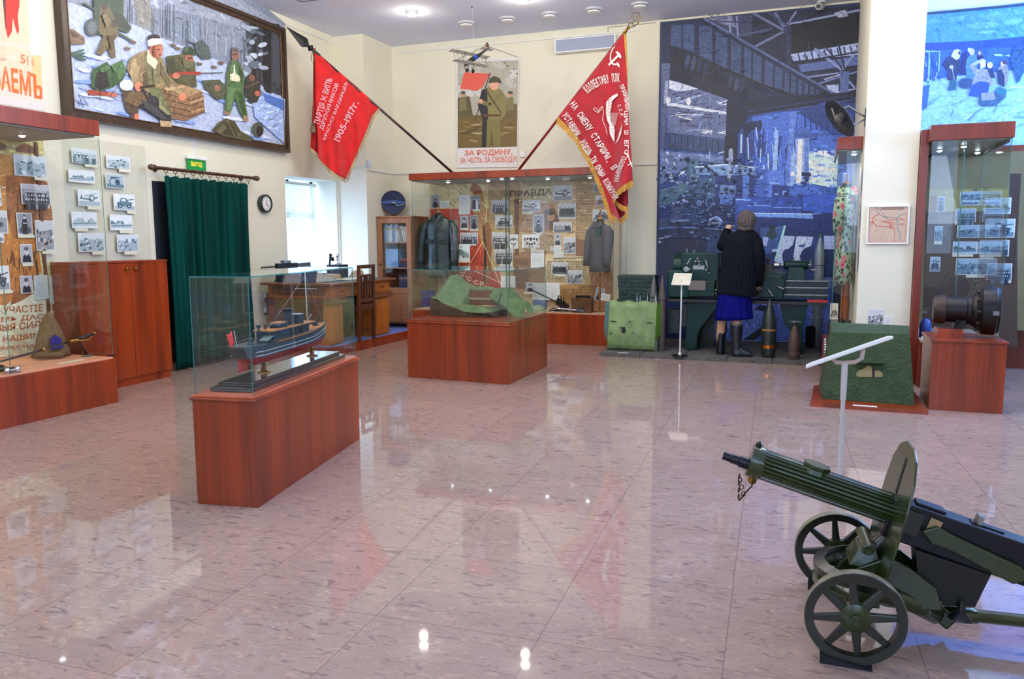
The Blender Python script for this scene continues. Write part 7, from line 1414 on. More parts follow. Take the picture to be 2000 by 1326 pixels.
hl = at(1051, 604, 9.85); o = MB().sph((hl.x, 9.85, .396), (.09, .09, .075), 16, 9).obj('green_helmet', M('pale_green_helmet', (150, 168, 140), .5), smooth='all'); 
for v in o.data.vertices:
    if v.co.z < .075: v.co.z = .075
o.location.z = .396-.075; tag(o, 'pale green rounded helmet on the back case floor beside the blue book', 'helmet')
# bunker model
TG = M('model_green', (86, 110, 70), .85, var=.10, scale=16, bump=.5, bscale=70); DBG = M('model_base_brown', (58, 50, 34), .7, var=.1)
bm_ = thing('bunker_model', 'green model of a bunker cut open to show timber walls, in the middle case', 'model', (-3.2, 7.45, .561))
bx0, bx1, by0, by1 = -3.56, -2.86, 7.20, 7.72
MB().prism([(bx0, by0, .561), (bx1-.06, by0-.04, .561), (bx1, by0, .561), (bx1, by0, .62), (bx1-.06, by0-.04, .60), (-3.18, by0, .60), (-3.30, by0, .635), (bx0, by0, .735)], (0, by1-by0, 0)).obj('base', DBG, bm_)
def ss_(t): t = max(0, min(1, t)); return t*t*(3-2*t)
def terr(u, v):
    x = bx0+(bx1-bx0)*u; y = by0+(by1-by0)*v
    front = (.735 if x < -3.30-.0 else .735-.135*ss_((x+3.46)/.2)) if x < -3.26 else .60
    front = .735-.135*ss_((x+3.54)/.28)
    m1 = .155*ss_(v/.5)*ss_((x-bx0+.03)/.10)*(1-ss_((x+3.10)/.30)) + .07*ss_(v/.4)*(1-ss_((x+2.95)/.12))*ss_((v-.5)/.2)
    z = front+m1+.008*sin(41*x+23*y)*sin(29*y-17*x)
    k = ss_((x+3.28)/.03)*(1-ss_((x+2.96)/.03))*ss_((v-.22)/.05)*(1-ss_((v-.66)/.04))
    return V((x, y, z*(1-k)+.630*k))
MB().grid(terr, 90, 70).obj('terrain', TG, bm_, smooth='all')
m = MB(); m.box((-3.27, 7.52, .63), (-2.98, 7.535, .80)); m.obj('timber_wall', M('timber_brown', (104, 58, 38), .7, var=.15, scale=20), bm_); MB().box((-3.27, 7.512, .705), (-2.98, 7.52, .725)).obj('pale_beam', M('pale_beam', (150, 134, 110), .7), bm_)
m = MB(); random.seed(6)
for i in range(9): x = -3.25+i*.028; m.cbox((x, 7.41+random.uniform(-.02, .02), .642+.006*(i % 3)), (.20, .016, .010), (0, 0, random.uniform(-.3, .3)))
m.obj('duckboards', M('pale_timber', (196, 164, 118), .7), bm_)
Z = crop(780, 500, 4.762)
def lidp(x, y, o=0): 
    f = onp((0, 7.27, .56), (0, -.86, .5)); return f(*Z(x, y), o)
out = [(832, 370), (888, 300), (1050, 290), (1142, 400), (1182, 412), (1225, 440), (1250, 540), (1192, 520), (1170, 470), (1160, 568), (1070, 560), (1000, 500), (905, 436)]
MB().hull8([lidp(*q_) for q_ in out], [lidp(*q_, .05) for q_ in out]).obj('lifted_roof', TG, bm_)
m = MB()
for k in range(4): m.tube([lidp(832+k*7, 372+k*8, .055), lidp(905+k*12, 440+k*2, .055), lidp(1000+k*4, 505-k*4, .055)], .0035, 5)
m.obj('roof_layers', M('dark_layer', (58, 66, 40), .8), bm_); MB().tube([lidp(920, 440, .06), lidp(950, 335, .07)], [.006, .004], 6).obj('post', DARK, bm_)
# floral dress in the narrow case
m, t, b = nt('floral_dress_print'); 
v1 = node(t, 'ShaderNodeTexVoronoi', Scale=1.0); t.links.new(mapped(t, (12, 12, 9)), v1.inputs['Vector']); v2 = node(t, 'ShaderNodeTexVoronoi', Scale=1.0); t.links.new(mapped(t, (26, 26, 24), rot=(.4, .3, .2)), v2.inputs['Vector'])
def thr(o, x): n = node(t, 'ShaderNodeMath', operation='LESS_THAN'); t.links.new(o, n.inputs[0]); n.inputs[1].default_value = x; return n.outputs[0]
def mixc(f, a, c):
    n = node(t, 'ShaderNodeMix', data_type='RGBA'); t.links.new(f, n.inputs[0])
    for i, v in ((6, a), (7, c)):
        if isinstance(v, tuple): n.inputs[i].default_value = (*lin(v), 1)
        else: t.links.new(v, n.inputs[i])
    return n.outputs[2]
cc = mixc(thr(v2.outputs['Distance'], .45), (150, 178, 152), (52, 62, 50)); cc = mixc(thr(v1.outputs['Distance'], .32), cc, (196, 104, 110)); cc = mixc(thr(v1.outputs['Distance'], .14), cc, (150, 52, 70))
t.links.new(cc, b.inputs['Base Color']); b.inputs['Roughness'].default_value = .85; FLO = m
dr = garment('floral_dress', 'green floral dress with pink roses on a form in the narrow case', 'dress', .288, 8.74, .86, 1.80, .185, .44, FLO, zbase=.413, neck=M('dark_green_form', (24, 48, 40), .7), flare=1.02, sleeves=False)
MB().tube([(-.06, -.17, 1.28), (-.075, -.22, 1.12), (-.07, -.23, .95)], [.05, .05, .045], 12).obj('sleeve', FLO, dr, local=True, smooth='all')
MB().lathe([(.03, 0), (.035, .06), (.022, .12), (.034, .2), (.026, .36), (.03, .46)], (.04, 0, 0), n=14).obj('turned_post', M('turned_copper_wood', (150, 84, 50), .35), dr, local=True, smooth=50)
for x, h_, c_, n_, l_ in ((.285, .11, (18, 18, 18), 'black_shoe', 'black shoe standing at the foot of the floral dress form'), (.345, .10, (52, 58, 42), 'dark_bag', 'dark green bag beside the black shoe in the narrow case')):
    o = MB().loft([[V((x+.04*cos(a)*k, 8.45+.07*sin(a)*k, .413+h_*z)) for a in [2*pi*j/16 for j in range(16)]] for z, k in ((0, .9), (.2, 1), (.6, .9), (.9, .6), (1, .62))]).obj(n_, M(n_, c_, .3), smooth='all'); tag(o, l_, n_.split('_')[1])
photo(('y', 8.42), (1622, 592), (1636, 624), 'land', 'small greenish picture standing beside the black shoe in the narrow case', None, 'sepia')
# inside the corner and rear cases
zf = .4105
o = MB().loft([[V((.98+.05*cos(a)*k, 8.1+.05*sin(a)*k, zf+z)) for a in [2*pi*j/16 for j in range(16)]] for z, k in ((0, 1), (.10, 1), (.14, .8), (.17, .4))]).obj('blue_flask', M('blue_enamel', (30, 70, 150), .3), smooth='all'); tag(o, 'blue enamel flask behind the motor at the left of the corner case', 'flask')
q = at(1972, 592, 9.6); o = MB().box((q.x-.09, 9.58, .416), (q.x+.09, 9.64, q.z+.08)).obj('navy_album', M('book_cloth_navy', (24, 28, 52), .6), bevel=.004); tag(o, 'dark blue album with a pale stud standing in the rear case at the right edge', 'book'); MB().lathe([(.018, 0), (.016, .006), (.006, .01)], (q.x, 9.58, q.z), (0, -1, 0), 14).obj('stud', M('pale_stud', (210, 196, 170), .4), o)
o = MB().loft([[V((q.x+.06+(.13+.01*sin(3*a))*cos(a)*k, 9.42+.08*sin(a)*k, .416+z)) for a in [2*pi*j/18 for j in range(18)]] for z, k in ((0, 1), (.06, 1.02), (.11, .96), (.125, .9))]).obj('pale_bag', M('pale_canvas', (160, 176, 188), .9, bump=.2), smooth='all'); tag(o, 'pale canvas bag lying in the rear case below the dark blue album', 'bag')
o = MB().tube([(q.x-.10+.04*cos(a), 9.30, .468+.04*sin(a)) for a in [2*pi*j/16 for j in range(16)]], .010, 8, closed=True).obj('black_ring', DARK, smooth='all'); tag(o, 'black ring standing at the front of the rear case', 'ring')
o = MB().cyl((.93, 7.84, .43), (1.02, 7.90, .43), .018, n=12).obj('white_scroll', M('white_paper_roll', (214, 220, 220), .7), smooth=40); tag(o, 'small white paper roll at the left front of the corner case', 'scroll')
# ------------------------------------------------------------------ lathe corner
RUB = M('grey_rubber_mat', (86, 83, 80), .85, var=.18, scale=30, bump=.5, bscale=120)
ORD = ('first', 'second', 'third', 'fourth', 'last')
UNDER = ('under the green armour plate', 'under the slim label stand', 'in front of the lathe leg', 'under the mannequin boots', 'under the brown shell')
for i in range(5):
    x = -2.225+.466*i; r = MB(); r.box((x+.003, 8.755, 0), (x+.463, 10.36, .033))
    for k in range(16): r.box((x+.012, 8.775+k*.099, .033), (x+.454, 8.775+k*.099+.082, .0385))
    tag(r.obj('rubber_mat', RUB), f'{ORD[i]} grey ribbed rubber mat from the left, {UNDER[i]}', 'mat', 'rubber mats under the lathe display')
zm = .0387
# armour plate
PG = M('weathered_green_plate', (112, 134, 84), .55, var=.16, scale=9, bump=.15, bscale=40); OLV = M('olive_green_flank', (84, 116, 30), .45, var=.06); BLG = M('blue_green_flank', (72, 128, 130), .5)  # right flank a deeper olive, left flank bluer than the face
ap = thing('armour_plate', 'pale green bent steel armour plate with a keyhole slot standing on the first mat', 'armour plate', (-1.93, 9.05, zm))
def prof(v): return ((9.16, .02), (9.10, .0), (9.05, .003), (9.015, .03), (9.0, .07), (8.995, .12), (8.998, .20), (9.06, .565))[v]
def pf2(u, v):
    t = v*7; i = min(6, int(t)); k = t-i; a, b_ = prof(i), prof(i+1); y, z = a[0]+(b_[0]-a[0])*k, a[1]+(b_[1]-a[1])*k
    w = .275 if z < .1 else .275-.0*z; zz = z+(.010*sin(u*19) if v > .99 else 0); return V((-1.925+(u-.5)*2*w+(.02*v*(1 if u > .5 else 1)), y, zm+zz))
MB().grid(pf2, 40, 35).obj('face', PG, ap, smooth='all', solid=.012)
XA, XC = -2.20+.012, -1.65+.012
for nm, x, s, mt in (('left_flank', -2.195, -1, BLG), ('right_flank', -1.648, 1, OLV)):
    q = [(x, 9.0, zm+.12), (x+.014, 9.055, zm+.55), (x+s*.07+.014, 9.16, zm+.53), (x+s*.06, 9.12, zm+.20)]
    MB().hull8([V(p_) for p_ in q], [V(p_)+V((s*.006, .012, 0)) for p_ in q]).obj(nm, mt, ap)
FA = onp((0, 8.951, 0), (0, -1, .165)); m = MB(); Zc = crop(1160, 560, 6.63)
def mark(pts): m.hull8([FA(*Zc(*p_), .001) for p_ in pts], [FA(*Zc(*p_), .016) for p_ in pts])
mark([(372, 530), (395, 518), (408, 535), (408, 590), (385, 598), (360, 590), (362, 540)]); mark([(344, 520), (376, 522), (376, 532), (344, 530)]); mark([(212, 440), (292, 446), (292, 450), (212, 444)]); mark([(684, 458), (758, 462), (758, 466), (684, 462)]); mark([(452, 448), (478, 446), (470, 462)]); mark([(492, 594), (508, 592), (506, 604), (494, 604)]); mark([(204, 606), (230, 592), (228, 602), (206, 614)])
m.obj('slots', M('slot_black', (14, 16, 14), .8), ap)
o = box('caption_strip', (-2.02, 8.80, zm), (-1.90, 8.835, zm+.003), WHITE); tag(o, 'white caption strip on the mat before the armour plate', 'card')
# ammunition boxes
BG_ = M('dark_box_green', (20, 48, 40), .55, var=.15, scale=12)
POS = ('topmost', 'second from the top', 'third from the top', 'fourth from the top', 'fifth from the top', 'lowest')
def ammo():
    r = thing('ammunition_box', 'x', 'crate', (0, 0, 0), 0, 'stacked green ammunition boxes')
    MB().box((-.215, -.15, 0), (.215, .15, .095)).obj('body', BG_, r, local=True, bevel=.004); MB().box((-.22, -.155, .097), (.22, .155, .138)).obj('lid', BG_, r, local=True, bevel=.004)
    for x in (-.14, .14): MB().box((x-.03, -.168, .055), (x+.03, -.150, .115)).obj('latch', M('latch_green', (16, 40, 34), .4), r, local=True, bevel=.004)
    MB().tube([(-.06, -.15, .07), (-.05, -.175, .06), (.05, -.175, .06), (.06, -.15, .07)], .006, 6).obj('handle', M('latch_green', (16, 40, 34), .4), r, local=True)
    return r
a0_ = ammo()
for i in range(6):
    o = a0_ if i == 5 else dup(a0_); o.location = (-1.965+(.012 if i % 2 else 0), 9.62, zm+.1405*(5-i)); o['label'] = f'dark green ammunition box, {POS[i]} of the stack behind the armour plate'
# shells
def shell(name, label, x, y, h, r_, mat, bands=(), nose=.45, tip=None, zb=None, cat='shell', group=None):
    zb = zm if zb is None else zb; t = thing(name, label, cat, (x, y, zb), 0, group)
    pr_ = [(r_*.86, 0), (r_*.92, .01), (r_, h*.06), (r_, h*(1-nose))]+[(r_*(1-k*k*.86), h*(1-nose)+h*nose*.94*k) for k in (.2, .4, .6, .8, .95)]+[(r_*.14, h*.96), (r_*.12, h)]
    MB().lathe(pr_, (0, 0, 0), n=28).obj('body', mat, t, smooth=50, local=True)
    for z, hh, col in bands: MB().lathe([(r_*1.0, z), (r_*1.03, z+.002), (r_*1.03, z+hh-.002), (r_*1.0, z+hh)], (0, 0, 0), n=28).obj('driving_band', col, t, smooth=40, local=True)
    if tip: MB().lathe([(r_*.36, h*.90), (r_*.2, h*.95), (r_*.13, h*1.005), (.001, h*1.01)], (0, 0, 0), n=16).obj('tip', tip, t, local=True, smooth=50)
    return t
COP = M('polished_copper', (200, 108, 44), .25, .9); OCH = M('ochre_band', (140, 104, 40), .5)
shell('artillery_shell', 'big black-green pointed shell with copper band standing on the mats', -.414, 9.0, .625, .074, M('black_green_shell', (30, 40, 36), .35, var=.15), [(.10, .035, COP), (.285, .022, OCH)], .52)
shell('artillery_shell', 'shorter rusty brown shell standing right of the big copper-banded one', -.152, 8.93, .40, .061, M('rust_brown_shell', (78, 62, 54), .55, .3, var=.15), [(.05, .03, M('rust_band', (92, 72, 58), .5, .4)), (.392, .014, M('steel_grey', (120, 130, 142), .35, .7))], .62)
shell('artillery_shell', 'slim grey steel shell behind the armour plate, left of its twin', -1.70, 9.22, .87, .047, M('grey_steel_shell', (100, 100, 98), .45, .4, var=.1), [(.60, .03, M('grey_steel_band', (78, 80, 80), .5, .4))], .42)
shell('artillery_shell', 'slim brownish-grey shell behind the armour plate, nearer the lathe', -1.592, 9.153, .86, .045, M('brown_grey_shell', (88, 78, 70), .5, .4, var=.1), [(.58, .03, M('grey_steel_band', (78, 80, 80), .5, .4))], .42)
shell('artillery_shell', 'small green-tipped shell between the two slim grey shells', -1.65, 9.082, .66, .03, M('pale_steel_shell', (130, 140, 130), .4, .5), [], .4, M('green_tip', (60, 130, 80), .5))
for i, (x, l_) in enumerate(((-1.90, 'leftmost'), (-1.865, 'second'), (-1.78, 'third'), (-1.745, 'rightmost'))): shell('cartridge', f'clear slim cartridge before the green boxes, {l_} of four', x, 9.26, .645-.02*(i % 2), .017, M('pale_glass_shell', (150, 170, 166), .2, .3), [], .5, cat='cartridge', group='slim pale cartridges behind the plate')
shell('tall_shell', 'tall pale grey shell with green tip behind the right end of the lathe', .072, 10.12, 1.31, .056, M('pale_grey_shell', (128, 142, 152), .4, .3), [(.95, .01, M('grey_steel_band', (78, 80, 80), .5, .4))], .22, M('green_tip', (60, 130, 80), .5))
o = MB().hull8([(-.05, 9.90, zm), (.06, 9.90, zm), (.06, 9.97, zm), (-.05, 9.97, zm)], [(-.05, 9.90, .30), (.06, 9.90, .30), (.06, 9.97, .30), (-.05, 9.97, .30)]).obj('black_block', M('matt_black_rubber', (12, 12, 14), .9), bevel=.04); tag(o, 'black rounded block at the foot of the tall grey shell', 'block')
# slim label stand
ST = M('white_steel_tube', (206, 208, 210), .3, .2, var=.01)
ls = thing('label_stand', 'slim white label stand with cream caption plate before the lathe', 'label stand', (-1.326, 8.80, zm))
MB().lathe([(.085, 0), (.085, .006), (.012, .012)], (-1.326, 8.80, zm), n=24).obj('base', DARK, ls); MB().cyl((-1.326, 8.80, zm), (-1.322, 8.80, .86), .0095, n=10).lathe([(.018, 0), (.018, .02), (.01, .03)], (-1.326, 8.80, zm+.01), n=12).obj('pole', ST, ls, smooth=40)
u = onp((0, 8.74, .80), (0, -.62, .78)); cq = [u(1311, 555), u(1347, 556), u(1352, 534), u(1317, 533)]
MB().hull8(cq, [v+V((0, .004, -.010)) for v in cq]).obj('frame', WHITE, ls); cc_ = sum(cq, V())/4; cq2 = [cc_+(v-cc_)*.93+V((0, -.0008, .0012)) for v in cq]; MB().hull8(cq2, [v+V((0, .0005, -.001)) for v in cq2]).obj('caption_plate', M('cream_caption', (222, 214, 190), .6), ls)
# lathe
LG = M('lathe_green', (1, 42, 36), .34, var=.12, scale=6, spec=.3); LGD = M('lathe_dark_green', (6, 28, 28), .4, var=.15); STL = M('worn_steel', (150, 152, 150), .3, .85, var=.1, scale=20); BLK = M('oily_black', (14, 18, 20), .4)
la = thing('metal_lathe', 'dark green metal-turning lathe behind the quilted-jacket mannequin', 'lathe', (-.7, 9.5, zm)); YF = 9.28
def pxz(pts, y0, y1, nm, mat, par=la, **k):
    q = [at(x, y, YF) for x, y in pts]; return MB().hull8([V((p_.x, y0, p_.z)) for p_ in q], [V((p_.x, y1, p_.z)) for p_ in q]).obj(nm, mat, par, **k)
def ext(pts, y0, y1, nm, mat, **k): return MB().hull8([V((x, y0, z)) for x, z in pts], [V((x, y1, z)) for x, z in pts]).obj(nm, mat, la, **k)
ext([(-1.345, zm), (-1.21, zm), (-1.205, .20), (-1.17, .30), (-1.08, .42), (-1.02, .50), (-.95, .60), (-1.32, .60)], YF, 9.62, 'leg', LG, bevel=.006)
ext([(-1.20, zm), (-1.06, zm), (-1.06, .30), (-.97, .62), (-1.2, .62)], 9.63, 9.70, 'leg', LGD)
ext([(-.19, zm), (-.07, zm), (-.075, .30), (-.065, .45), (-.02, .62), (-.33, .62), (-.30, .50), (-.27, .38), (-.21, .31), (-.19, .22)], YF, 9.62, 'leg', LG, bevel=.006)
ext([(-1.575, .595), (.165, .590), (.165, .625), (-1.575, .63)], YF-.07, 9.70, 'chip_tray', BLK, bevel=.003)
ext([(-.04, .626), (.165, .626), (.165, .650), (-.04, .650)], YF-.068, YF-.05, 'red_edge', M('red_signal_paint', (190, 20, 36), .4))
ext([(-1.57, .22), (-1.42, .22), (-1.42, .50), (-1.57, .50)], YF+.05, 9.6, 'motor_box', LGD, bevel=.006)
ext([(-1.40, .3), (-1.33, .3), (-1.33, .56), (-1.40, .56)], YF+.1, 9.55, 'rear_cabinet', BLK)
ext([(-1.553, .64), (-1.30, .64), (-1.30, .86), (-1.40, .955), (-1.553, .955)], YF-.03, 9.66, 'gear_cover', LG, bevel=.015)
ext([(-1.39, .83), (-.985, .83), (-.985, 1.12), (-1.0, 1.15), (-1.40, 1.15), (-1.41, 1.10)], YF, 9.64, 'headstock', LG, bevel=.012)
MB().cyl((-1.50, 9.46, 1.0), (-1.40, 9.46, 1.0), .145, n=28).obj('pulley_cover', LG, la, smooth=40, bevel=.01)
ext([(-1.38, .655), (-1.02, .655), (-1.02, .84), (-1.38, .84)], YF-.02, 9.5, 'feed_box', LG, bevel=.01)
ext([(-1.31, .73), (-1.12, .73), (-1.12, .84), (-1.31, .84)], YF-.035, YF-.02, 'feed_plate', M('grey_casting', (112, 106, 106), .5), bevel=.004)
MB().cyl((-.99, 9.46, 1.02), (-.90, 9.46, 1.02), .10, n=24).obj('chuck', STL, la, smooth=40)
ext([(-1.02, .66), (.165, .66), (.165, .84), (-1.02, .84)], YF+.04, 9.60, 'bed', LGD, bevel=.004)
m = MB()
for z in (.842, .768, .690): m.box((-.95, YF+.025, z), (.165, YF+.045, z+.010))
m.box((-.95, YF+.04, .842), (.165, 9.60, .850)); m.obj('bed_ways', STL, la)
m = MB()
for z, r_ in ((.735, .012), (.695, .009)): m.cyl((-1.05, YF+.01, z), (-.30, YF+.01, z), r_, n=10)
m.obj('feed_rods', STL, la, smooth=40)
ext([(-.56, .66), (-.29, .66), (-.27, .86), (-.31, .91), (-.56, .91)], YF-.06, YF+.03, 'apron', LG, bevel=.012)
ext([(-.56, .905), (-.27, .905), (-.27, .93), (-.56, .93)], YF-.05, 9.62, 'saddle', LG, bevel=.004)
m = MB(); m.box((-.52, 9.36, .93), (-.42, 9.5, 1.02)).box((-.42, 9.40, .945), (-.32, 9.44, .968)).cyl((-.47, 9.43, 1.02), (-.47, 9.43, 1.07), .016, n=10).sph((-.47, 9.43, 1.08), .022); m.obj('tool_post', M('oily_steel', (70, 64, 60), .35, .7), la, smooth=40)
wc = V((-.576, YF-.10, .752)); m = MB(); m.tube([wc+V((.072*cos(t), 0, .072*sin(t))) for t in [2*pi*i/24 for i in range(24)]], .0075, 8, closed=True)
for k in range(3): m.cyl(wc, wc+V((.07*cos(k*2.1+.4), 0, .07*sin(k*2.1+.4))), .006, n=6)
m.cyl(wc, wc+V((0, .05, 0)), .014, n=10); m.obj('carriage_handwheel', M('dark_steel', (84, 84, 86), .35, .8), la, smooth='all')
for a, b_ in (((-.455, .765), (-.40, .69)), ((-.36, .79), (-.29, .765))): MB().tube([(a[0], YF-.075, a[1]), (b_[0], YF-.10, b_[1])], [.014, .009], 8).sph((b_[0], YF-.10, b_[1]), .013, 8, 6).obj('lever', STL, la, smooth='all')
MB().tube([(-1.13, YF-.03, 1.075), (-1.085, YF-.035, .93)], [.010, .007], 8).sph((-1.083, YF-.035, .922), .013, 8, 6).obj('gear_lever', STL, la, smooth='all')
for x, z in ((-1.30, 1.08), (-1.22, 1.085), (-1.24, 1.055), (-1.205, 1.055), (-1.33, 1.03), (-1.315, 1.055), (-1.31, .965), (-1.12, .96), (-1.20, 1.02)): MB().lathe([(.014, 0), (.014, .02), (.008, .026)], (x, YF, z), (0, -1, 0), 12).obj('knob', STL, la, smooth=40)
MB().lathe([(.03, 0), (.03, .02), (.018, .021), (.018, .004)], (-1.345, YF, .965), (0, -1, 0), 18).obj('dial', STL, la, smooth=40)
ext([(-1.27, .965), (-1.145, .965), (-1.145, 1.01), (-1.27, 1.01)], YF-.003, YF, 'maker_plate', M('aluminium_plate', (150, 150, 150), .4, .6))
m = MB(); m.cyl((-1.28, 9.4, 1.15), (-1.28, 9.4, 1.185), .012, n=8).cyl((-1.36, 9.4, 1.15), (-1.36, 9.4, 1.20), .008, n=8); m.obj('oiler', STL, la)
MB().lathe([(.02, -.06), (.048, -.04), (.05, .19), (.045, .20)], (-.245, 9.42, 1.015), (1, 0, 0), 20).obj('tailstock', LG, la, smooth=40)
m = MB(); m.hull8([(-.27, 9.35, .85), (-.06, 9.35, .85), (-.06, 9.5, .85), (-.27, 9.5, .85)], [(-.25, 9.37, .99), (-.09, 9.37, .99), (-.09, 9.48, .99), (-.25, 9.48, .99)]); m.obj('tailstock_base', LG, la, bevel=.006)
m = MB(); m.lathe([(.004, -.10), (.016, -.06), (.016, .0)], (-.245, 9.42, 1.015), (1, 0, 0), 12).lathe([(.004, 0), (.03, .02), (.03, .07), (.012, .075)], (-.42, 9.42, 1.015), (1, 0, 0), 14).cyl((-.20, 9.42, 1.065), (-.20, 9.42, 1.10), .010, n=8); m.obj('quill', M('bright_turned_steel', (196, 190, 180), .25, .8), la, smooth=40)
wc = V((-.022, 9.42, 1.015)); m = MB(); m.tube([wc+V((0, .06*cos(t), .06*sin(t))) for t in [2*pi*i/20 for i in range(20)]], .007, 8, closed=True).cyl(wc+V((-.04, 0, 0)), wc+V((.01, 0, 0)), .014, n=8).cyl(wc+V((0, -.06, 0)), wc+V((0, .06, 0)), .005, n=6).cyl(wc+V((0, -.03, -.05)), wc+V((.05, -.03, -.05)), .008, n=8); m.obj('tailstock_handwheel', STL, la, smooth=40)

# ------------------------------------------------------------------ mannequin at the lathe
SKIN = M('mannequin_skin', (198, 160, 130), .5, var=.03)
mq = thing('mannequin', 'mannequin in grey headscarf, black quilted jacket and blue skirt, seen from behind at the lathe', 'mannequin', (-.78, 8.99, zm))
def skin(name, verts, edges, par, mat, sub=2):
    me = bpy.data.meshes.new(name); me.from_pydata([v[:3] for v in verts], edges, []); o = bpy.data.objects.new(name, me); C.objects.link(o); o.parent = par; o.matrix_parent_inverse = world_of(par).inverted()
    md = o.modifiers.new('k', 'SKIN'); sk = me.skin_vertices[0].data
    for i, v in enumerate(verts): sk[i].radius = (v[3], v[4] if len(v) > 4 else v[3])
    sk[0].use_root = True; s_ = o.modifiers.new('s', 'SUBSURF'); s_.levels = sub; s_.render_levels = sub; me.materials.append(mat); md.use_smooth_shade = True; return o
bv = [(-.775, 9.02, .80, .13, .10), (-.765, 9.03, 1.0, .11, .09), (-.745, 9.03, 1.2, .13, .09), (-.715, 9.03, 1.335, .08, .07), (-.690, 9.04, 1.42, .045, .045), (-.688, 9.05, 1.50, .075, .085), (-.688, 9.05, 1.565, .06, .07),
      (-.86, 9.03, 1.30, .05), (-.925, 9.12, 1.22, .042), (-.90, 9.24, 1.36, .034), (-.893, 9.24, 1.405, .026), (-.89, 9.24, 1.435, .02, .026),
      (-.57, 9.0, 1.28, .05), (-.545, 9.02, 1.05, .042), (-.555, 9.12, .84, .034), (-.56, 9.17, .775, .024),
      (-.865, 9.03, .72, .085), (-.905, 9.03, .47, .058), (-.915, 9.05, .40, .054), (-.925, 9.08, .22, .052), (-.922, 9.10, .09, .035), (-.925, 9.15, .075, .03),
      (-.70, 9.0, .72, .085), (-.745, 8.98, .47, .058), (-.755, 8.98, .38, .054), (-.735, 8.95, .22, .052), (-.735, 8.94, .09, .035), (-.69, 8.94, .075, .03)]
ee = [(0, 1), (1, 2), (2, 3), (3, 4), (4, 5), (5, 6), (3, 7), (7, 8), (8, 9), (9, 10), (10, 11), (3, 12), (12, 13), (13, 14), (14, 15), (0, 16), (16, 17), (17, 18), (18, 19), (19, 20), (20, 21), (0, 22), (22, 23), (23, 24), (24, 25), (25, 26), (26, 27)]
for k in range(5):   # left hand: four curled fingers and a thumb; right hand the same, closed on the wheel rim
    for root, dx, s in ((11, (-.022+.012*k), 1), (15, (-.022+.012*k), -1)):
        b0 = V(bv[root][:3]); n = len(bv)
        if k < 4: c1, c2 = b0+V((dx, .012, .020 if s > 0 else -.016)), b0+V((dx+.002, .034, .020 if s > 0 else -.030))
        else: c1, c2 = b0+V((.030, -.002, .004*s)), b0+V((.040, .014, .016*s))
        bv += [(*c1, .0085), (*c2, .007)]; ee += [(root, n), (n, n+1)]
skin('body', bv, ee, mq, SKIN)
QJ = M('black_quilted_cotton', (18, 21, 29), .95, var=.2, scale=40, bump=.25, bscale=160, spec=.1)
rings = []
NQ = 120
for t in [i/26 for i in range(27)]:
    z = .70+.70*t; cxq = -.765+.075*t*t; w = (.205-.02*sin(pi*min(1, t*1.25)) if t < .8 else .19*sqrt(max(.02, 1-((t-.8)/.22)**2))+.0); dq = .135 if t < .8 else .135*sqrt(max(.05, 1-((t-.8)/.23)**2))
    qz = 1 if t < .66 else 0
    rings.append([V((cxq+(w+.014*qz*abs(sin(13*a))-.004)*cos(a), 9.02+.01*t+(dq+.015*qz*abs(sin(13*a))-.004)*sin(a), z+(.012*sin(2*a) if t < .05 else 0)-(.010 if abs(t-.42) < .02 else 0))) for a in [2*pi*j/NQ for j in range(NQ)]])
MB().loft(rings).obj('quilted_jacket', QJ, mq, smooth='all')
MB().tube([(-.79, 9.02, 1.30), (-.87, 9.04, 1.285), (-.93, 9.10, 1.235), (-.92, 9.17, 1.30), (-.905, 9.22, 1.37), (-.897, 9.235, 1.405)], [.07, .08, .068, .058, .05, .042], 16).obj('left_sleeve', QJ, mq, smooth='all')
MB().tube([(-.66, 9.02, 1.32), (-.59, 9.01, 1.27), (-.555, 9.0, 1.15), (-.545, 9.03, 1.0), (-.55, 9.08, .90), (-.558, 9.13, .82)], [.06, .082, .078, .07, .062, .055], 16).obj('right_sleeve', QJ, mq, smooth='all')
MB().loft([[V((-.70+rx*cos(a), 9.035+ry*sin(a), z)) for a in [2*pi*j/24 for j in range(24)]] for z, rx, ry in ((1.375, .10, .085), (1.395, .085, .08), (1.415, .062, .066), (1.42, .05, .055))]).obj('collar', QJ, mq, smooth='all')
SK = M('royal_blue_skirt', (6, 9, 96), .8, var=.1, scale=10, spec=.1)
MB().loft([[V((-.785+(.16+.035*t+.010*t*sin(14*a))*cos(a), 9.02+(.12+.035*t+.010*t*sin(14*a))*sin(a), .78-.345*t+.012*cos(a)*t)) for a in [2*pi*j/96 for j in range(96)]] for t in [i/8 for i in range(9)]], cap=False).obj('skirt', SK, mq, smooth='all', solid=.004)
SCF = M('grey_wool_scarf', (84, 76, 76), .95, var=.1, scale=30, bump=.3, bscale=200)
hc = V((-.688, 9.045, 1.505)); rings = []
for i in range(15):
    ph = -pi*.40+(pi*.90)*i/14; rr = cos(ph); rings.append([hc+V(((.098*rr+.004*sin(9*a+ph*3))*cos(a)+.002, (.115*rr+.004*sin(7*a+ph*2))*sin(a), .108*sin(ph)-(.02 if sin(a) < 0 and ph < -.6 else 0))) for a in [2*pi*j/40 for j in range(40)]])
MB().loft(rings).obj('headscarf', SCF, mq, smooth='all')
m = MB()
for x0_, dz in ((-.02, 0), (.02, -.004), (.05, .0)): m.tube([hc+V((x0_-.01, -.10, .03+dz)), hc+V((x0_+.005, -.128, -.03)), hc+V((.03, -.125, -.085))], [.008, .013, .01], 8)
m.sph(hc+V((.035, -.118, -.09)), (.028, .02, .018)).tube([hc+V((-.07, -.05, -.085)), hc+V((0, -.10, -.10)), hc+V((.06, -.06, -.09))], .022, 10); m.obj('scarf_knot', SCF, mq, smooth='all')
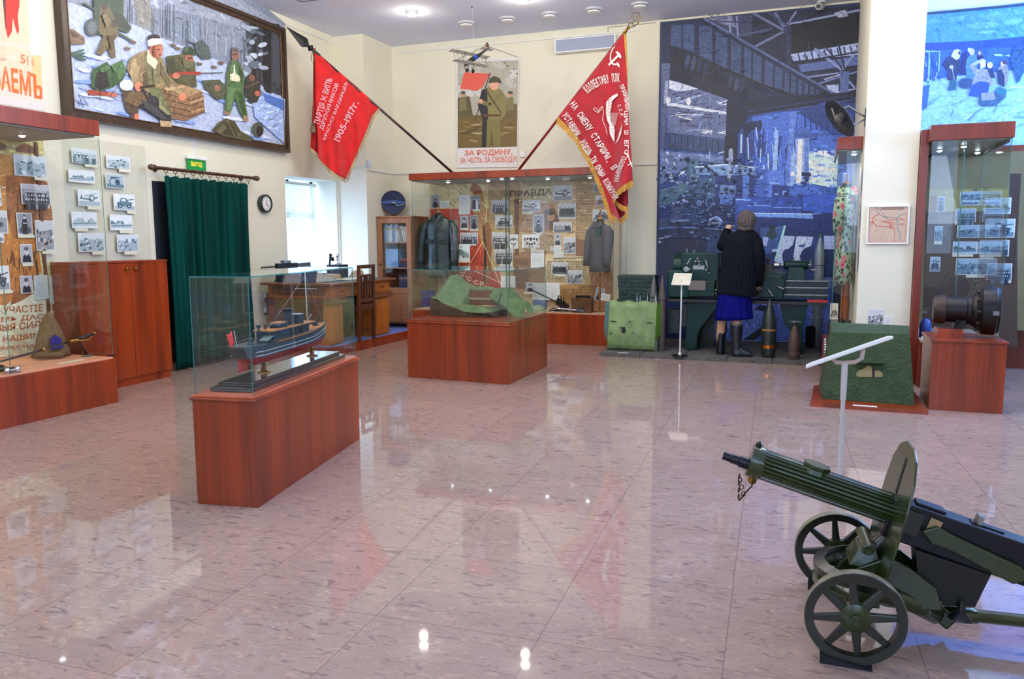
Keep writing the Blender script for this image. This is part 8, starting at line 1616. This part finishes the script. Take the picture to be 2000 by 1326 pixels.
BT = M('black_boot_leather', (22, 28, 36), .28, var=.15)
for x, y, th, cx_, nm in ((-.922, 9.085, 1.5, -.918, 'left_boot'), (-.738, 8.945, .10, -.745, 'right_boot')):
    f = V((cos(th), sin(th), 0)); s = V((-sin(th), cos(th), 0)); c = V((x, y, zm)); rings = []
    for z, fr, bk, w in ((0, .17, .055, .045), (.02, .175, .06, .05), (.05, .16, .06, .047), (.075, .10, .058, .043), (.11, .055, .058, .042), (.16, .05, .056, .045), (.24, .06, .064, .053), (.33, .066, .070, .060), (.345, .066, .070, .060)):
        if z > .08: fr, bk = fr, bk
        off = V(((cx_-x)*z/.34, 0, 0)); rings.append([c+off+f*((fr if cos(a) > 0 else bk)*cos(a))+s*w*sin(a)*(1 if z > .09 else (1-.25*max(0, cos(a))))+V((0, 0, z+.004*sin(8*a)*(1 if .1 < z < .2 else 0))) for a in [2*pi*j/28 for j in range(28)]])
    MB().loft(rings).obj(nm, BT, mq, smooth='all')
# ------------------------------------------------------------------ right foreground
ROUGH = M('rough_green_paint', (44, 64, 34), .85, var=.12, scale=14, bump=.9, bscale=55)
pb = thing('pillbox', 'rough green concrete pillbox with a small embrasure on a red board', 'pillbox', (.45, 7.0, .03))
bb = MB().prism([(.026, 6.593, 0), (.845, 6.563, 0), (.838, 7.40, 0), (.05, 7.44, 0)], (0, 0, .028)).obj('base_board', RED); tag(bb, 'flat red board on the floor under the green pillbox', 'board')
lo = [(.116, 6.79), (.772, 6.75), (.80, 7.36), (.088, 7.36)]; hi = [(.160, 6.94, .552), (.732, 6.92, .558), (.748, 7.20, .598), (.158, 7.22, .606)]
def q4(u, v, w):
    a = V((*lo[0], .029))*(1-u)+V((*lo[1], .029))*u; b_ = V((*lo[3], .029))*(1-u)+V((*lo[2], .029))*u; c = V(hi[0])*(1-u)+V(hi[1])*u; d = V(hi[3])*(1-u)+V(hi[2])*u
    return (a*(1-v)+b_*v)*(1-w)+(c*(1-v)+d*v)*w
rn = random.Random(9); m = MB(); 
for fn in (lambda u, v: q4(u, 0, v), lambda u, v: q4(0, u, v), lambda u, v: q4(1, u, v), lambda u, v: q4(u, v, 1), lambda u, v: q4(u, 1, v)): m.grid(fn, 16, 16)
m.obj('body', ROUGH, pb, smooth=35, bevel=.006)
FN_ = (V(lo[1]+(.029,))-V(lo[0]+(.029,))).cross(V(hi[0])-V(lo[0]+(.029,))).normalized()
if FN_.y > 0: FN_ = -FN_
E_ = crop(1460, 560, 6.63); EF = onp(V((*lo[0], .029)), FN_)
def patch(pts, o0, o1, nm, mat): return MB().hull8([EF(*E_(*p_), o0) for p_ in pts], [EF(*E_(*p_), o1) for p_ in pts]).obj(nm, mat, pb)
KH = M('beige_shutter', (128, 116, 76), .7, var=.04)
patch([(1410, 1120), (1430, 1090), (1490, 1070), (1530, 1040), (1560, 1018), (1590, 1020), (1612, 1050), (1616, 1170), (1430, 1168), (1408, 1150)], .000, .003, 'shutter', KH); patch([(1646, 1085), (1700, 1086), (1740, 1110), (1756, 1140), (1740, 1170), (1646, 1170)], .0, .003, 'shutter', KH); patch([(1616, 1050), (1646, 1080), (1646, 1172), (1616, 1172)], .0, .0025, 'slit', M('slot_black', (14, 16, 14), .8))
patch([(1385, 965), (1770, 975), (1770, 992), (1385, 984)], -.01, .045, 'visor', ROUGH)
o = MB().prism([(.33, 6.585, .0285), (.50, 6.58, .0285), (.50, 6.62, .0285), (.33, 6.625, .0285)], (0, 0, .003)).obj('caption_strip', WHITE); tag(o, 'white caption strip on the red board before the pillbox', 'card')
# motor
MT = M('dark_motor_iron', (24, 20, 20), .38, .45, var=.25, scale=12); MTB = M('brown_motor_iron', (50, 37, 32), .42, .4, var=.2, scale=12)
mo = thing('engine_starter', 'black cylindrical motor with a big round flange standing on the red pedestal', 'motor', (1.13, 7.05, .605)); c = V((1.13, 7.05, .748)); ax = V((1, -.10, 0)).normalized()
MB().lathe([(.06, -.235), (.105, -.225), (.112, -.20), (.112, -.145), (.098, -.14)], c, ax, 36).obj('end_cap', MTB, mo, smooth=40)
MB().lathe([(.098, -.145), (.098, .0), (.112, .005), (.112, .03), (.12, .035), (.13, .05), (.13, .075)], c, ax, 36).obj('body', MT, mo, smooth=40)
MB().lathe([(.13, .07), (.14, .075), (.185, .10), (.188, .115), (.188, .19), (.175, .20), (.172, .215), (.10, .225)], c+V((0, 0, .002)), ax, 44).obj('flange', MT, mo, smooth=35)
m = MB()
for k in range(10):
    t = 2*pi*k/10; x_, y_, a_ = frame(ax); m.cyl(c+ax*.06+(x_*cos(t)+y_*sin(t))*.15, c+ax*.10+(x_*cos(t)+y_*sin(t))*.15, .012, n=8)
m.obj('bolts', MTB, mo); MB().hull8([c+V((-.09, -.05, -.142)), c+V((.0, -.06, -.142)), c+V((.0, .05, -.142)), c+V((-.09, .05, -.142))], [c+V((-.07, -.06, -.06)), c+V((-.01, -.06, -.06)), c+V((-.01, .05, -.06)), c+V((-.07, .05, -.06))]).obj('foot', MT, mo)
MB().tube([c+V((.0, 0, .09)), c+V((.03, 0, .16)), c+V((.05, -.01, .215))], [.006, .005, .005], 8).cyl(c+V((.04, -.01, .215)), c+V((.075, -.01, .225)), .008, n=8).obj('lever', M('dark_steel', (84, 84, 86), .35, .8), mo)
MB().hull8([c+ax*.145+V((0, -.187, -.02)), c+ax*.185+V((0, -.187, -.02)), c+ax*.185+V((0, -.185, .012)), c+ax*.145+V((0, -.185, .012))], [c+ax*.145+V((0, -.194, -.02)), c+ax*.185+V((0, -.194, -.02)), c+ax*.185+V((0, -.192, .012)), c+ax*.145+V((0, -.192, .012))]).obj('name_plate', M('dull_plate', (110, 104, 112), .4, .5), mo)
# signal lamp dish on the pier
sl = thing('signal_lamp', 'round dark dish lamp on a forked bracket high on the left side of the pier', 'lamp', (.2, 7.95, 2.3)); c = V((.176, 7.93, 2.372)); ax = V((-.72, -.30, -.55)).normalized(); x_, y_, a_ = frame(ax)
if x_.z < 0: x_ = -x_
DISH = M('dark_slate_dish', (58, 62, 70), .5, .2, var=.12); MB().lathe([(.02, -.055), (.09, -.045), (.185, -.004), (.192, .004), (.186, .006), (.10, -.028), (.02, -.036)], c, ax, 40).obj('dish', DISH, sl, smooth=50)
MB().lathe([(.045, -.03), (.045, .02), (.025, .04), (.01, .045)], c, ax, 18).obj('lamp_core', M('grey_lamp_core', (110, 108, 104), .4, .4), sl, smooth=40)
m = MB()
for s in (-1, 1):
    e = c+y_*s*.06-ax*.03; m.tube([e, e+V((.08, .0, .03*s)), V((PX0-.05, 8.02, 2.375+.035*s)), V((PX0-.008, 8.03, 2.375+.012*s))], .009, 8)
m.tube([c-y_*.12+ax*.01, c+ax*.04, c+y_*.12+ax*.01], .008, 8); m.obj('bracket', M('grey_strap', (120, 116, 108), .5, .3), sl, smooth='all'); box('wall_plate', (PX0-.010, 8.015, 2.30), (PX0-.001, 8.045, 2.46), M('dark_green_plate', (40, 60, 50), .5), sl)
# sign stand in front
ls = thing('sign_stand', 'white pole stand with a tilted white reading panel behind the machine gun', 'label stand', (.155, 3.95, 0))
MB().lathe([(.045, 0), (.045, .006), (.014, .012)], (.155, 3.95, 0), n=24).obj('base', ST, ls); MB().tube([(.155, 3.95, .01), (.155, 3.95, .56), (.155, 3.95, .565), (.155, 3.95, .735)], [.0095, .0095, .013, .014], 12).obj('pole', ST, ls, smooth=40)
q = [(-.012, 3.87, .723), (.345, 3.87, .875), (.345, 4.03, .860), (-.012, 4.03, .708)]; MB().hull8([V(p_)+V((0, 0, -.012)) for p_ in q], [V(p_) for p_ in q]).obj('panel', WHITE, ls, bevel=.003)
q = [(.0, 3.88, .7284), (.333, 3.88, .8702), (.333, 4.02, .8571), (.0, 4.02, .7153)]; MB().hull8([V(p_) for p_ in q], [V(p_)+V((0, 0, .0015)) for p_ in q]).obj('caption_sheet', M('white_caption_sheet', (226, 228, 232), .4, var=.01), ls)
MB().tube([(.10, 3.95, .755), (.12, 3.95, .735), (.155, 3.95, .735), (.20, 3.95, .742), (.225, 3.95, .76), (.228, 3.95, .80)], .010, 8).obj('clamp', M('tan_clamp', (196, 180, 168), .4), ls, smooth='all')
# ------------------------------------------------------------------ wheeled machine gun
GRN = M('glossy_olive_green', (36, 50, 14), .25, var=.10, scale=10, coat=.3); GRD = M('dark_olive_green', (18, 23, 10), .32, var=.12, coat=.2); BLS = M('blued_steel', (10, 14, 26), .3, .3, var=.1); PALE = M('worn_steel_tyre', (140, 136, 116), .4, .5, var=.15)
mg = thing('wheeled_machine_gun', 'olive green water-cooled machine gun with shield on a two-wheeled mount, right foreground', 'machine gun', (.125, 2.825, 0), .07)
def add(m_, nm, mat, par=None, **k):
    return m_.obj(nm, mat, par or mg, local=(par is None), **k)
zw = .151
for y in (-.275, .275):
    x0_ = .018; m = MB(); n = 56
    m.lathe([(.120, -.016), (.145, -.018), (.147, -.014), (.147, .014), (.145, .018), (.120, .016), (.120, -.016)], (x0_, y, zw), (0, 1, 0), n); w = add(m, 'wheel', GRD, smooth=35)
    MB().lathe([(.1465, -.0135), (.1485, -.012), (.1485, .012), (.1465, .0135)], (x0_, y, zw), (0, 1, 0), n, cap=False).obj('tyre', PALE, w, local=False, smooth=35).matrix_parent_inverse = (Matrix.Translation(w.location)).inverted()
    m = MB()
    for k in range(8):
        t = 2*pi*k/8+.10; d = V((cos(t), 0, sin(t))); sd_ = V((-sin(t), 0, cos(t))); o_ = V((x0_, y, zw))
        m.hull8([o_+d*.03-sd_*.015+V((0, -.009, 0)), o_+d*.03+sd_*.015+V((0, -.009, 0)), o_+d*.03+sd_*.015+V((0, .009, 0)), o_+d*.03-sd_*.015+V((0, .009, 0))], [o_+d*.124-sd_*.009+V((0, -.007, 0)), o_+d*.124+sd_*.009+V((0, -.007, 0)), o_+d*.124+sd_*.009+V((0, .007, 0)), o_+d*.124-sd_*.009+V((0, .007, 0))])
    add(m, 'spokes', GRD, bevel=.003)
    s = -1 if y < 0 else 1; add(MB().lathe([(.046, -.014), (.046, .012), (.030, .018), (.020, .020), (.020, .034), (.012, .036), (.012, .046), (.004, .048)], (x0_, y, zw), (0, s, 0), 24), 'hub', GRN, smooth=35)
    if True:
        hx_ = Matrix.Rotation(.07, 4, 'Z') @ V((x0_, y, 0)) + V((.125, 2.825, 0)); o = MB().hull8([hx_+V((-.095, -.03, 0)), hx_+V((.055, -.03, 0)), hx_+V((.055, .03, 0)), hx_+V((-.095, .03, 0))], [hx_+V((-.095, -.03, .032)), hx_+V((-.08, -.03, .0265)), hx_+V((-.08, .03, .0265)), hx_+V((-.095, .03, .032))]).obj('wheel_chock', M('black_rubber_chock', (18, 20, 30), .7)); tag(o, f'black wedge under the {"nearer" if y < 0 else "farther"} wheel of the machine gun', 'chock')
add(MB().cyl((.018, -.28, zw), (.018, .28, zw), .014, n=14), 'axle', GRD, smooth=40)
A0, A1 = V((-.303, 0, .548)), V((.15, 0, .4145)); d = (A1-A0).normalized(); nrm = V((-d.z, 0, d.x)); 
if nrm.z < 0: nrm = -nrm
L_ = (A1-A0).length; n = 96; rings = []
for t in [0, .02, .04, .05]+[.05+(L_-.05)*i/8 for i in range(1, 9)]:
    fl_ = t > .045; cap = t < .045
    rings.append([A0+d*t+(nrm*cos(a)+V((0, 1, 0))*sin(a))*((.0565 if cap else .0525)-(.0055*max(0, sin(a*24))**.6 if fl_ and sin(a*24) > 0 else 0)) for a in [2*pi*j/n for j in range(n)]])
add(MB().loft(rings), 'water_jacket', GRN, smooth=30)
add(MB().lathe([(.010, 0), (.012, .012), (.006, .018)], A0+d*.012+nrm*.055, tuple(nrm), 12), 'sight_stud', GRD)
b0 = A0-nrm*.016; add(MB().lathe([(.021, -.002), (.021, .03), (.017, .032), (.017, .06), (.015, .062), (.015, .088), (.008, .088), (.008, .07)], b0, tuple(-d), 18), 'muzzle', BLS, smooth=35)
fc = A0+d*.21+nrm*.050; pts = [fc+(d*cos(t)*.046+V((0, 1, 0))*sin(t)*.042) for t in [2*pi*k/8+pi/8 for k in range(8)]]; m = MB(); m.prism(pts, nrm*.014).hull8([p_-nrm*.02+(p_-fc)*.12 for p_ in pts], [p_+(p_-fc)*.02 for p_ in pts]); f_ = add(m, 'filler_cap', GRN, bevel=.003)
add(MB().lathe([(.015, 0), (.015, .02), (.008, .028)], A0+d*.03-nrm*.05, tuple(-nrm), 12), 'steam_plug', BRASS)
m = MB(); p0 = A0-nrm*.055+V((-.005, -.03, 0))
for k in range(7): c = p0+V((-.012+.003*k*(k % 2), 0, -.012*k)); m.tube([c+V((.006*cos(t)*(1 if k % 2 else .3), .006*cos(t)*(.3 if k % 2 else 1), .009*sin(t))) for t in [2*pi*j/10 for j in range(10)]], .0017, 5, closed=True)
m.tube([p0+V((.035, 0, 0)), p0+V((.03, 0, -.03)), p0+V((.01, 0, -.055)), p0+V((-.01, 0, -.085))], .0028, 6); add(m, 'plug_chain', M('dark_chain', (46, 36, 30), .4, .7), kind=None)
# shield
s0, s1 = V((.100, 0, .200)), V((.194, 0, .634)); sd_ = (s1-s0).normalized(); H_ = (s1-s0).length; sn = V((sd_.z, 0, -sd_.x))
sh_o = [(-.085, 0), (-.19, .03), (-.20, .10), (-.205, .27), (-.185, .36), (-.13, .42), (-.06, H_), (.06, H_), (.13, .42), (.185, .36), (.205, .27), (.20, .10), (.19, .03), (.085, 0)]
add(MB().hull8([s0+sd_*z+V((0, y, 0)) for y, z in sh_o], [s0+sd_*z+V((0, y, 0))+sn*.007 for y, z in sh_o]), 'shield', GRN, bevel=.002)
m = MB(); m.hull8([s0+sd_*z+V((0, y, 0))-sn*.0015 for y, z in ((-.02, .28), (.005, .28), (.005, .40), (-.02, .40))], [s0+sd_*z+V((0, y, 0))-sn*.0002 for y, z in ((-.02, .28), (.005, .28), (.005, .40), (-.02, .40))]); add(m, 'sight_slot', M('slot_black', (14, 16, 14), .8))
# receiver
R0, R1 = A0+d*(L_-.01), A0+d*1.02
def rbox(t0, t1, n0, n1, y0, y1, nm, mat, **k):
    q = lambda t, n_, y: A0+d*t+nrm*n_+V((0, y, 0)); return add(MB().hull8([q(t0, n0, y0), q(t1, n0, y0), q(t1, n0, y1), q(t0, n0, y1)], [q(t0, n1, y0), q(t1, n1, y0), q(t1, n1, y1), q(t0, n1, y1)]), nm, mat, **k)
rbox(.46, 1.0, -.085, .048, -.046, .046, 'receiver', BLS, bevel=.006); rbox(.53, .62, .046, .058, -.03, .03, 'feed_cover', BLS, bevel=.004); rbox(.70, .80, .046, .054, -.02, .02, 'rear_cover', BLS, bevel=.004)
rbox(.715, .73, .05, .078, -.02, .02, 'rear_sight', STL); rbox(.50, .56, -.05, .03, -.052, -.046, 'feed_block', GRD, bevel=.004)
pl_ = [(.56, -.02), (.60, .012), (.66, .0), (.86, -.022), (.90, -.05), (.86, -.085), (.66, -.05), (.60, -.05)]; add(MB().hull8([A0+d*t+nrm*n_+V((0, -.047, 0)) for t, n_ in pl_], [A0+d*t+nrm*n_+V((0, -.066, 0)) for t, n_ in pl_]), 'side_crank_guard', GRN, bevel=.006)
cd_ = [(.575, -.012), (.612, -.012), (.614, .026), (.577, .030)]; t_ = add(MB().hull8([A0+d*t+nrm*n_+V((0, -.0485, 0)) for t, n_ in cd_], [A0+d*t+nrm*n_+V((0, -.0505, 0)) for t, n_ in cd_]), 'paper_tag', M('tan_paper_tag', (170, 140, 100), .8))
for y in (-.04, .04): add(MB().tube([A0+d*.985+nrm*.0+V((0, y, 0)), A0+d*1.02+nrm*.03+V((0, y, 0)), A0+d*1.02+nrm*-.07+V((0, y, 0)), A0+d*.985+nrm*-.07+V((0, y, 0))], .012, 8), 'spade_grip', DARK, smooth='all')
add(MB().tube([A0+d*.885+nrm*.02+V((0, -.055, 0)), A0+d*.90+nrm*.06+V((0, -.06, 0)), A0+d*.905+nrm*.12+V((0, -.06, 0))], .009, 8), 'cocking_handle', DARK, smooth='all')
# mount
for z, dz in ((.205, .022), (.160, .018)):
    m = MB(); rg = []
    for k in range(25):
        a = pi*.5+pi*k/24; c_, s_ = cos(a), sin(a); r0_, r1_ = .150, .185
        rg.append([V((.10+r0_*c_, r0_*s_, z)), V((.10+r1_*c_, r1_*s_, z-.012)), V((.10+r1_*c_, r1_*s_, z-.012+dz)), V((.10+r0_*c_, r0_*s_, z+dz))])
    add(m.loft(rg), 'turntable_arc', GRD if z > .2 else GRN, smooth=30)
m = MB()
for y in (-.075, .075): m.hull8([V((x, y-.008, z)) for x, z in ((-.02, .15), (.05, .235), (.13, .275), (.20, .25), (.28, .19), (.30, .12), (.14, .11))], [V((x, y+.008, z)) for x, z in ((-.02, .15), (.05, .235), (.13, .275), (.20, .25), (.28, .19), (.30, .12), (.14, .11))])
m.hull8([V((x, -.08, z)) for x, z in ((.0, .14), (.12, .17), (.30, .15), (.30, .12), (.14, .11))], [V((x, .08, z)) for x, z in ((.0, .14), (.12, .17), (.30, .15), (.30, .12), (.14, .11))]); add(m, 'cradle', GRN, bevel=.003)
m = MB(); m.hull8([V((.02, -.07, .235)), V((.12, -.07, .225)), V((.12, .07, .225)), V((.02, .07, .235))], [V((.05, -.05, .29)), V((.10, -.05, .30)), V((.10, .05, .30)), V((.05, .05, .29))]).cyl((.075, -.09, .30), (.075, .09, .30), .018, n=14); add(m, 'trunnion', GRN, bevel=.003)
m = MB(); m.tube([(.10, 0, .27), (.16, 0, .345)], [.03, .024], 12).tube([(.10, .05, .27), (.17, .05, .35)], .014, 10); add(m, 'pintle_arm', GRD, smooth=40)
m = MB(); m.tube([(.30, 0, .16), (.36, 0, .22), (.42, 0, .27)], [.035, .03, .028], 12).hull8([V((.24, -.05, .12)), V((.40, -.05, .13)), V((.40, .05, .13)), V((.24, .05, .12))], [V((.22, -.045, .30)), V((.44, -.045, .24)), V((.44, .045, .24)), V((.22, .045, .30))]); add(m, 'elevating_gear', M('black_green_gear', (9, 11, 8), .5), smooth=35)
add(MB().lathe([(.010, 0), (.012, .03), (.034, .05), (.036, .06), (.02, .065)], (.36, -.06, .15), (-.1, -.2, -1), 18), 'elevating_handwheel', DARK, smooth=40)
for s in (-1, 1): add(MB().tube([(.0, s*.12, .15), (.12, s*.11, .165), (.22, s*.07, .125), (.30, s*.02, .075)], [.020, .022, .022, .024], 12, flat=1.3), 'trail_side', GRN, smooth='all')
add(MB().hull8([V((.24, -.03, .10)), V((.33, -.03, .03)), V((.36, -.03, .07)), V((.30, -.03, .12))], [V((.24, .03, .10)), V((.33, .03, .03)), V((.36, .03, .07)), V((.30, .03, .12))]), 'trail_joint', GRN, bevel=.008)
add(MB().tube([(.32, 0, .075), (.42, 0, .08), (.421, 0, .08), (.95, 0, .085), (1.02, 0, .05), (1.04, 0, .002)], [.026, .026, .021, .021, .02, .02], 14), 'trail', GRN, smooth='all')
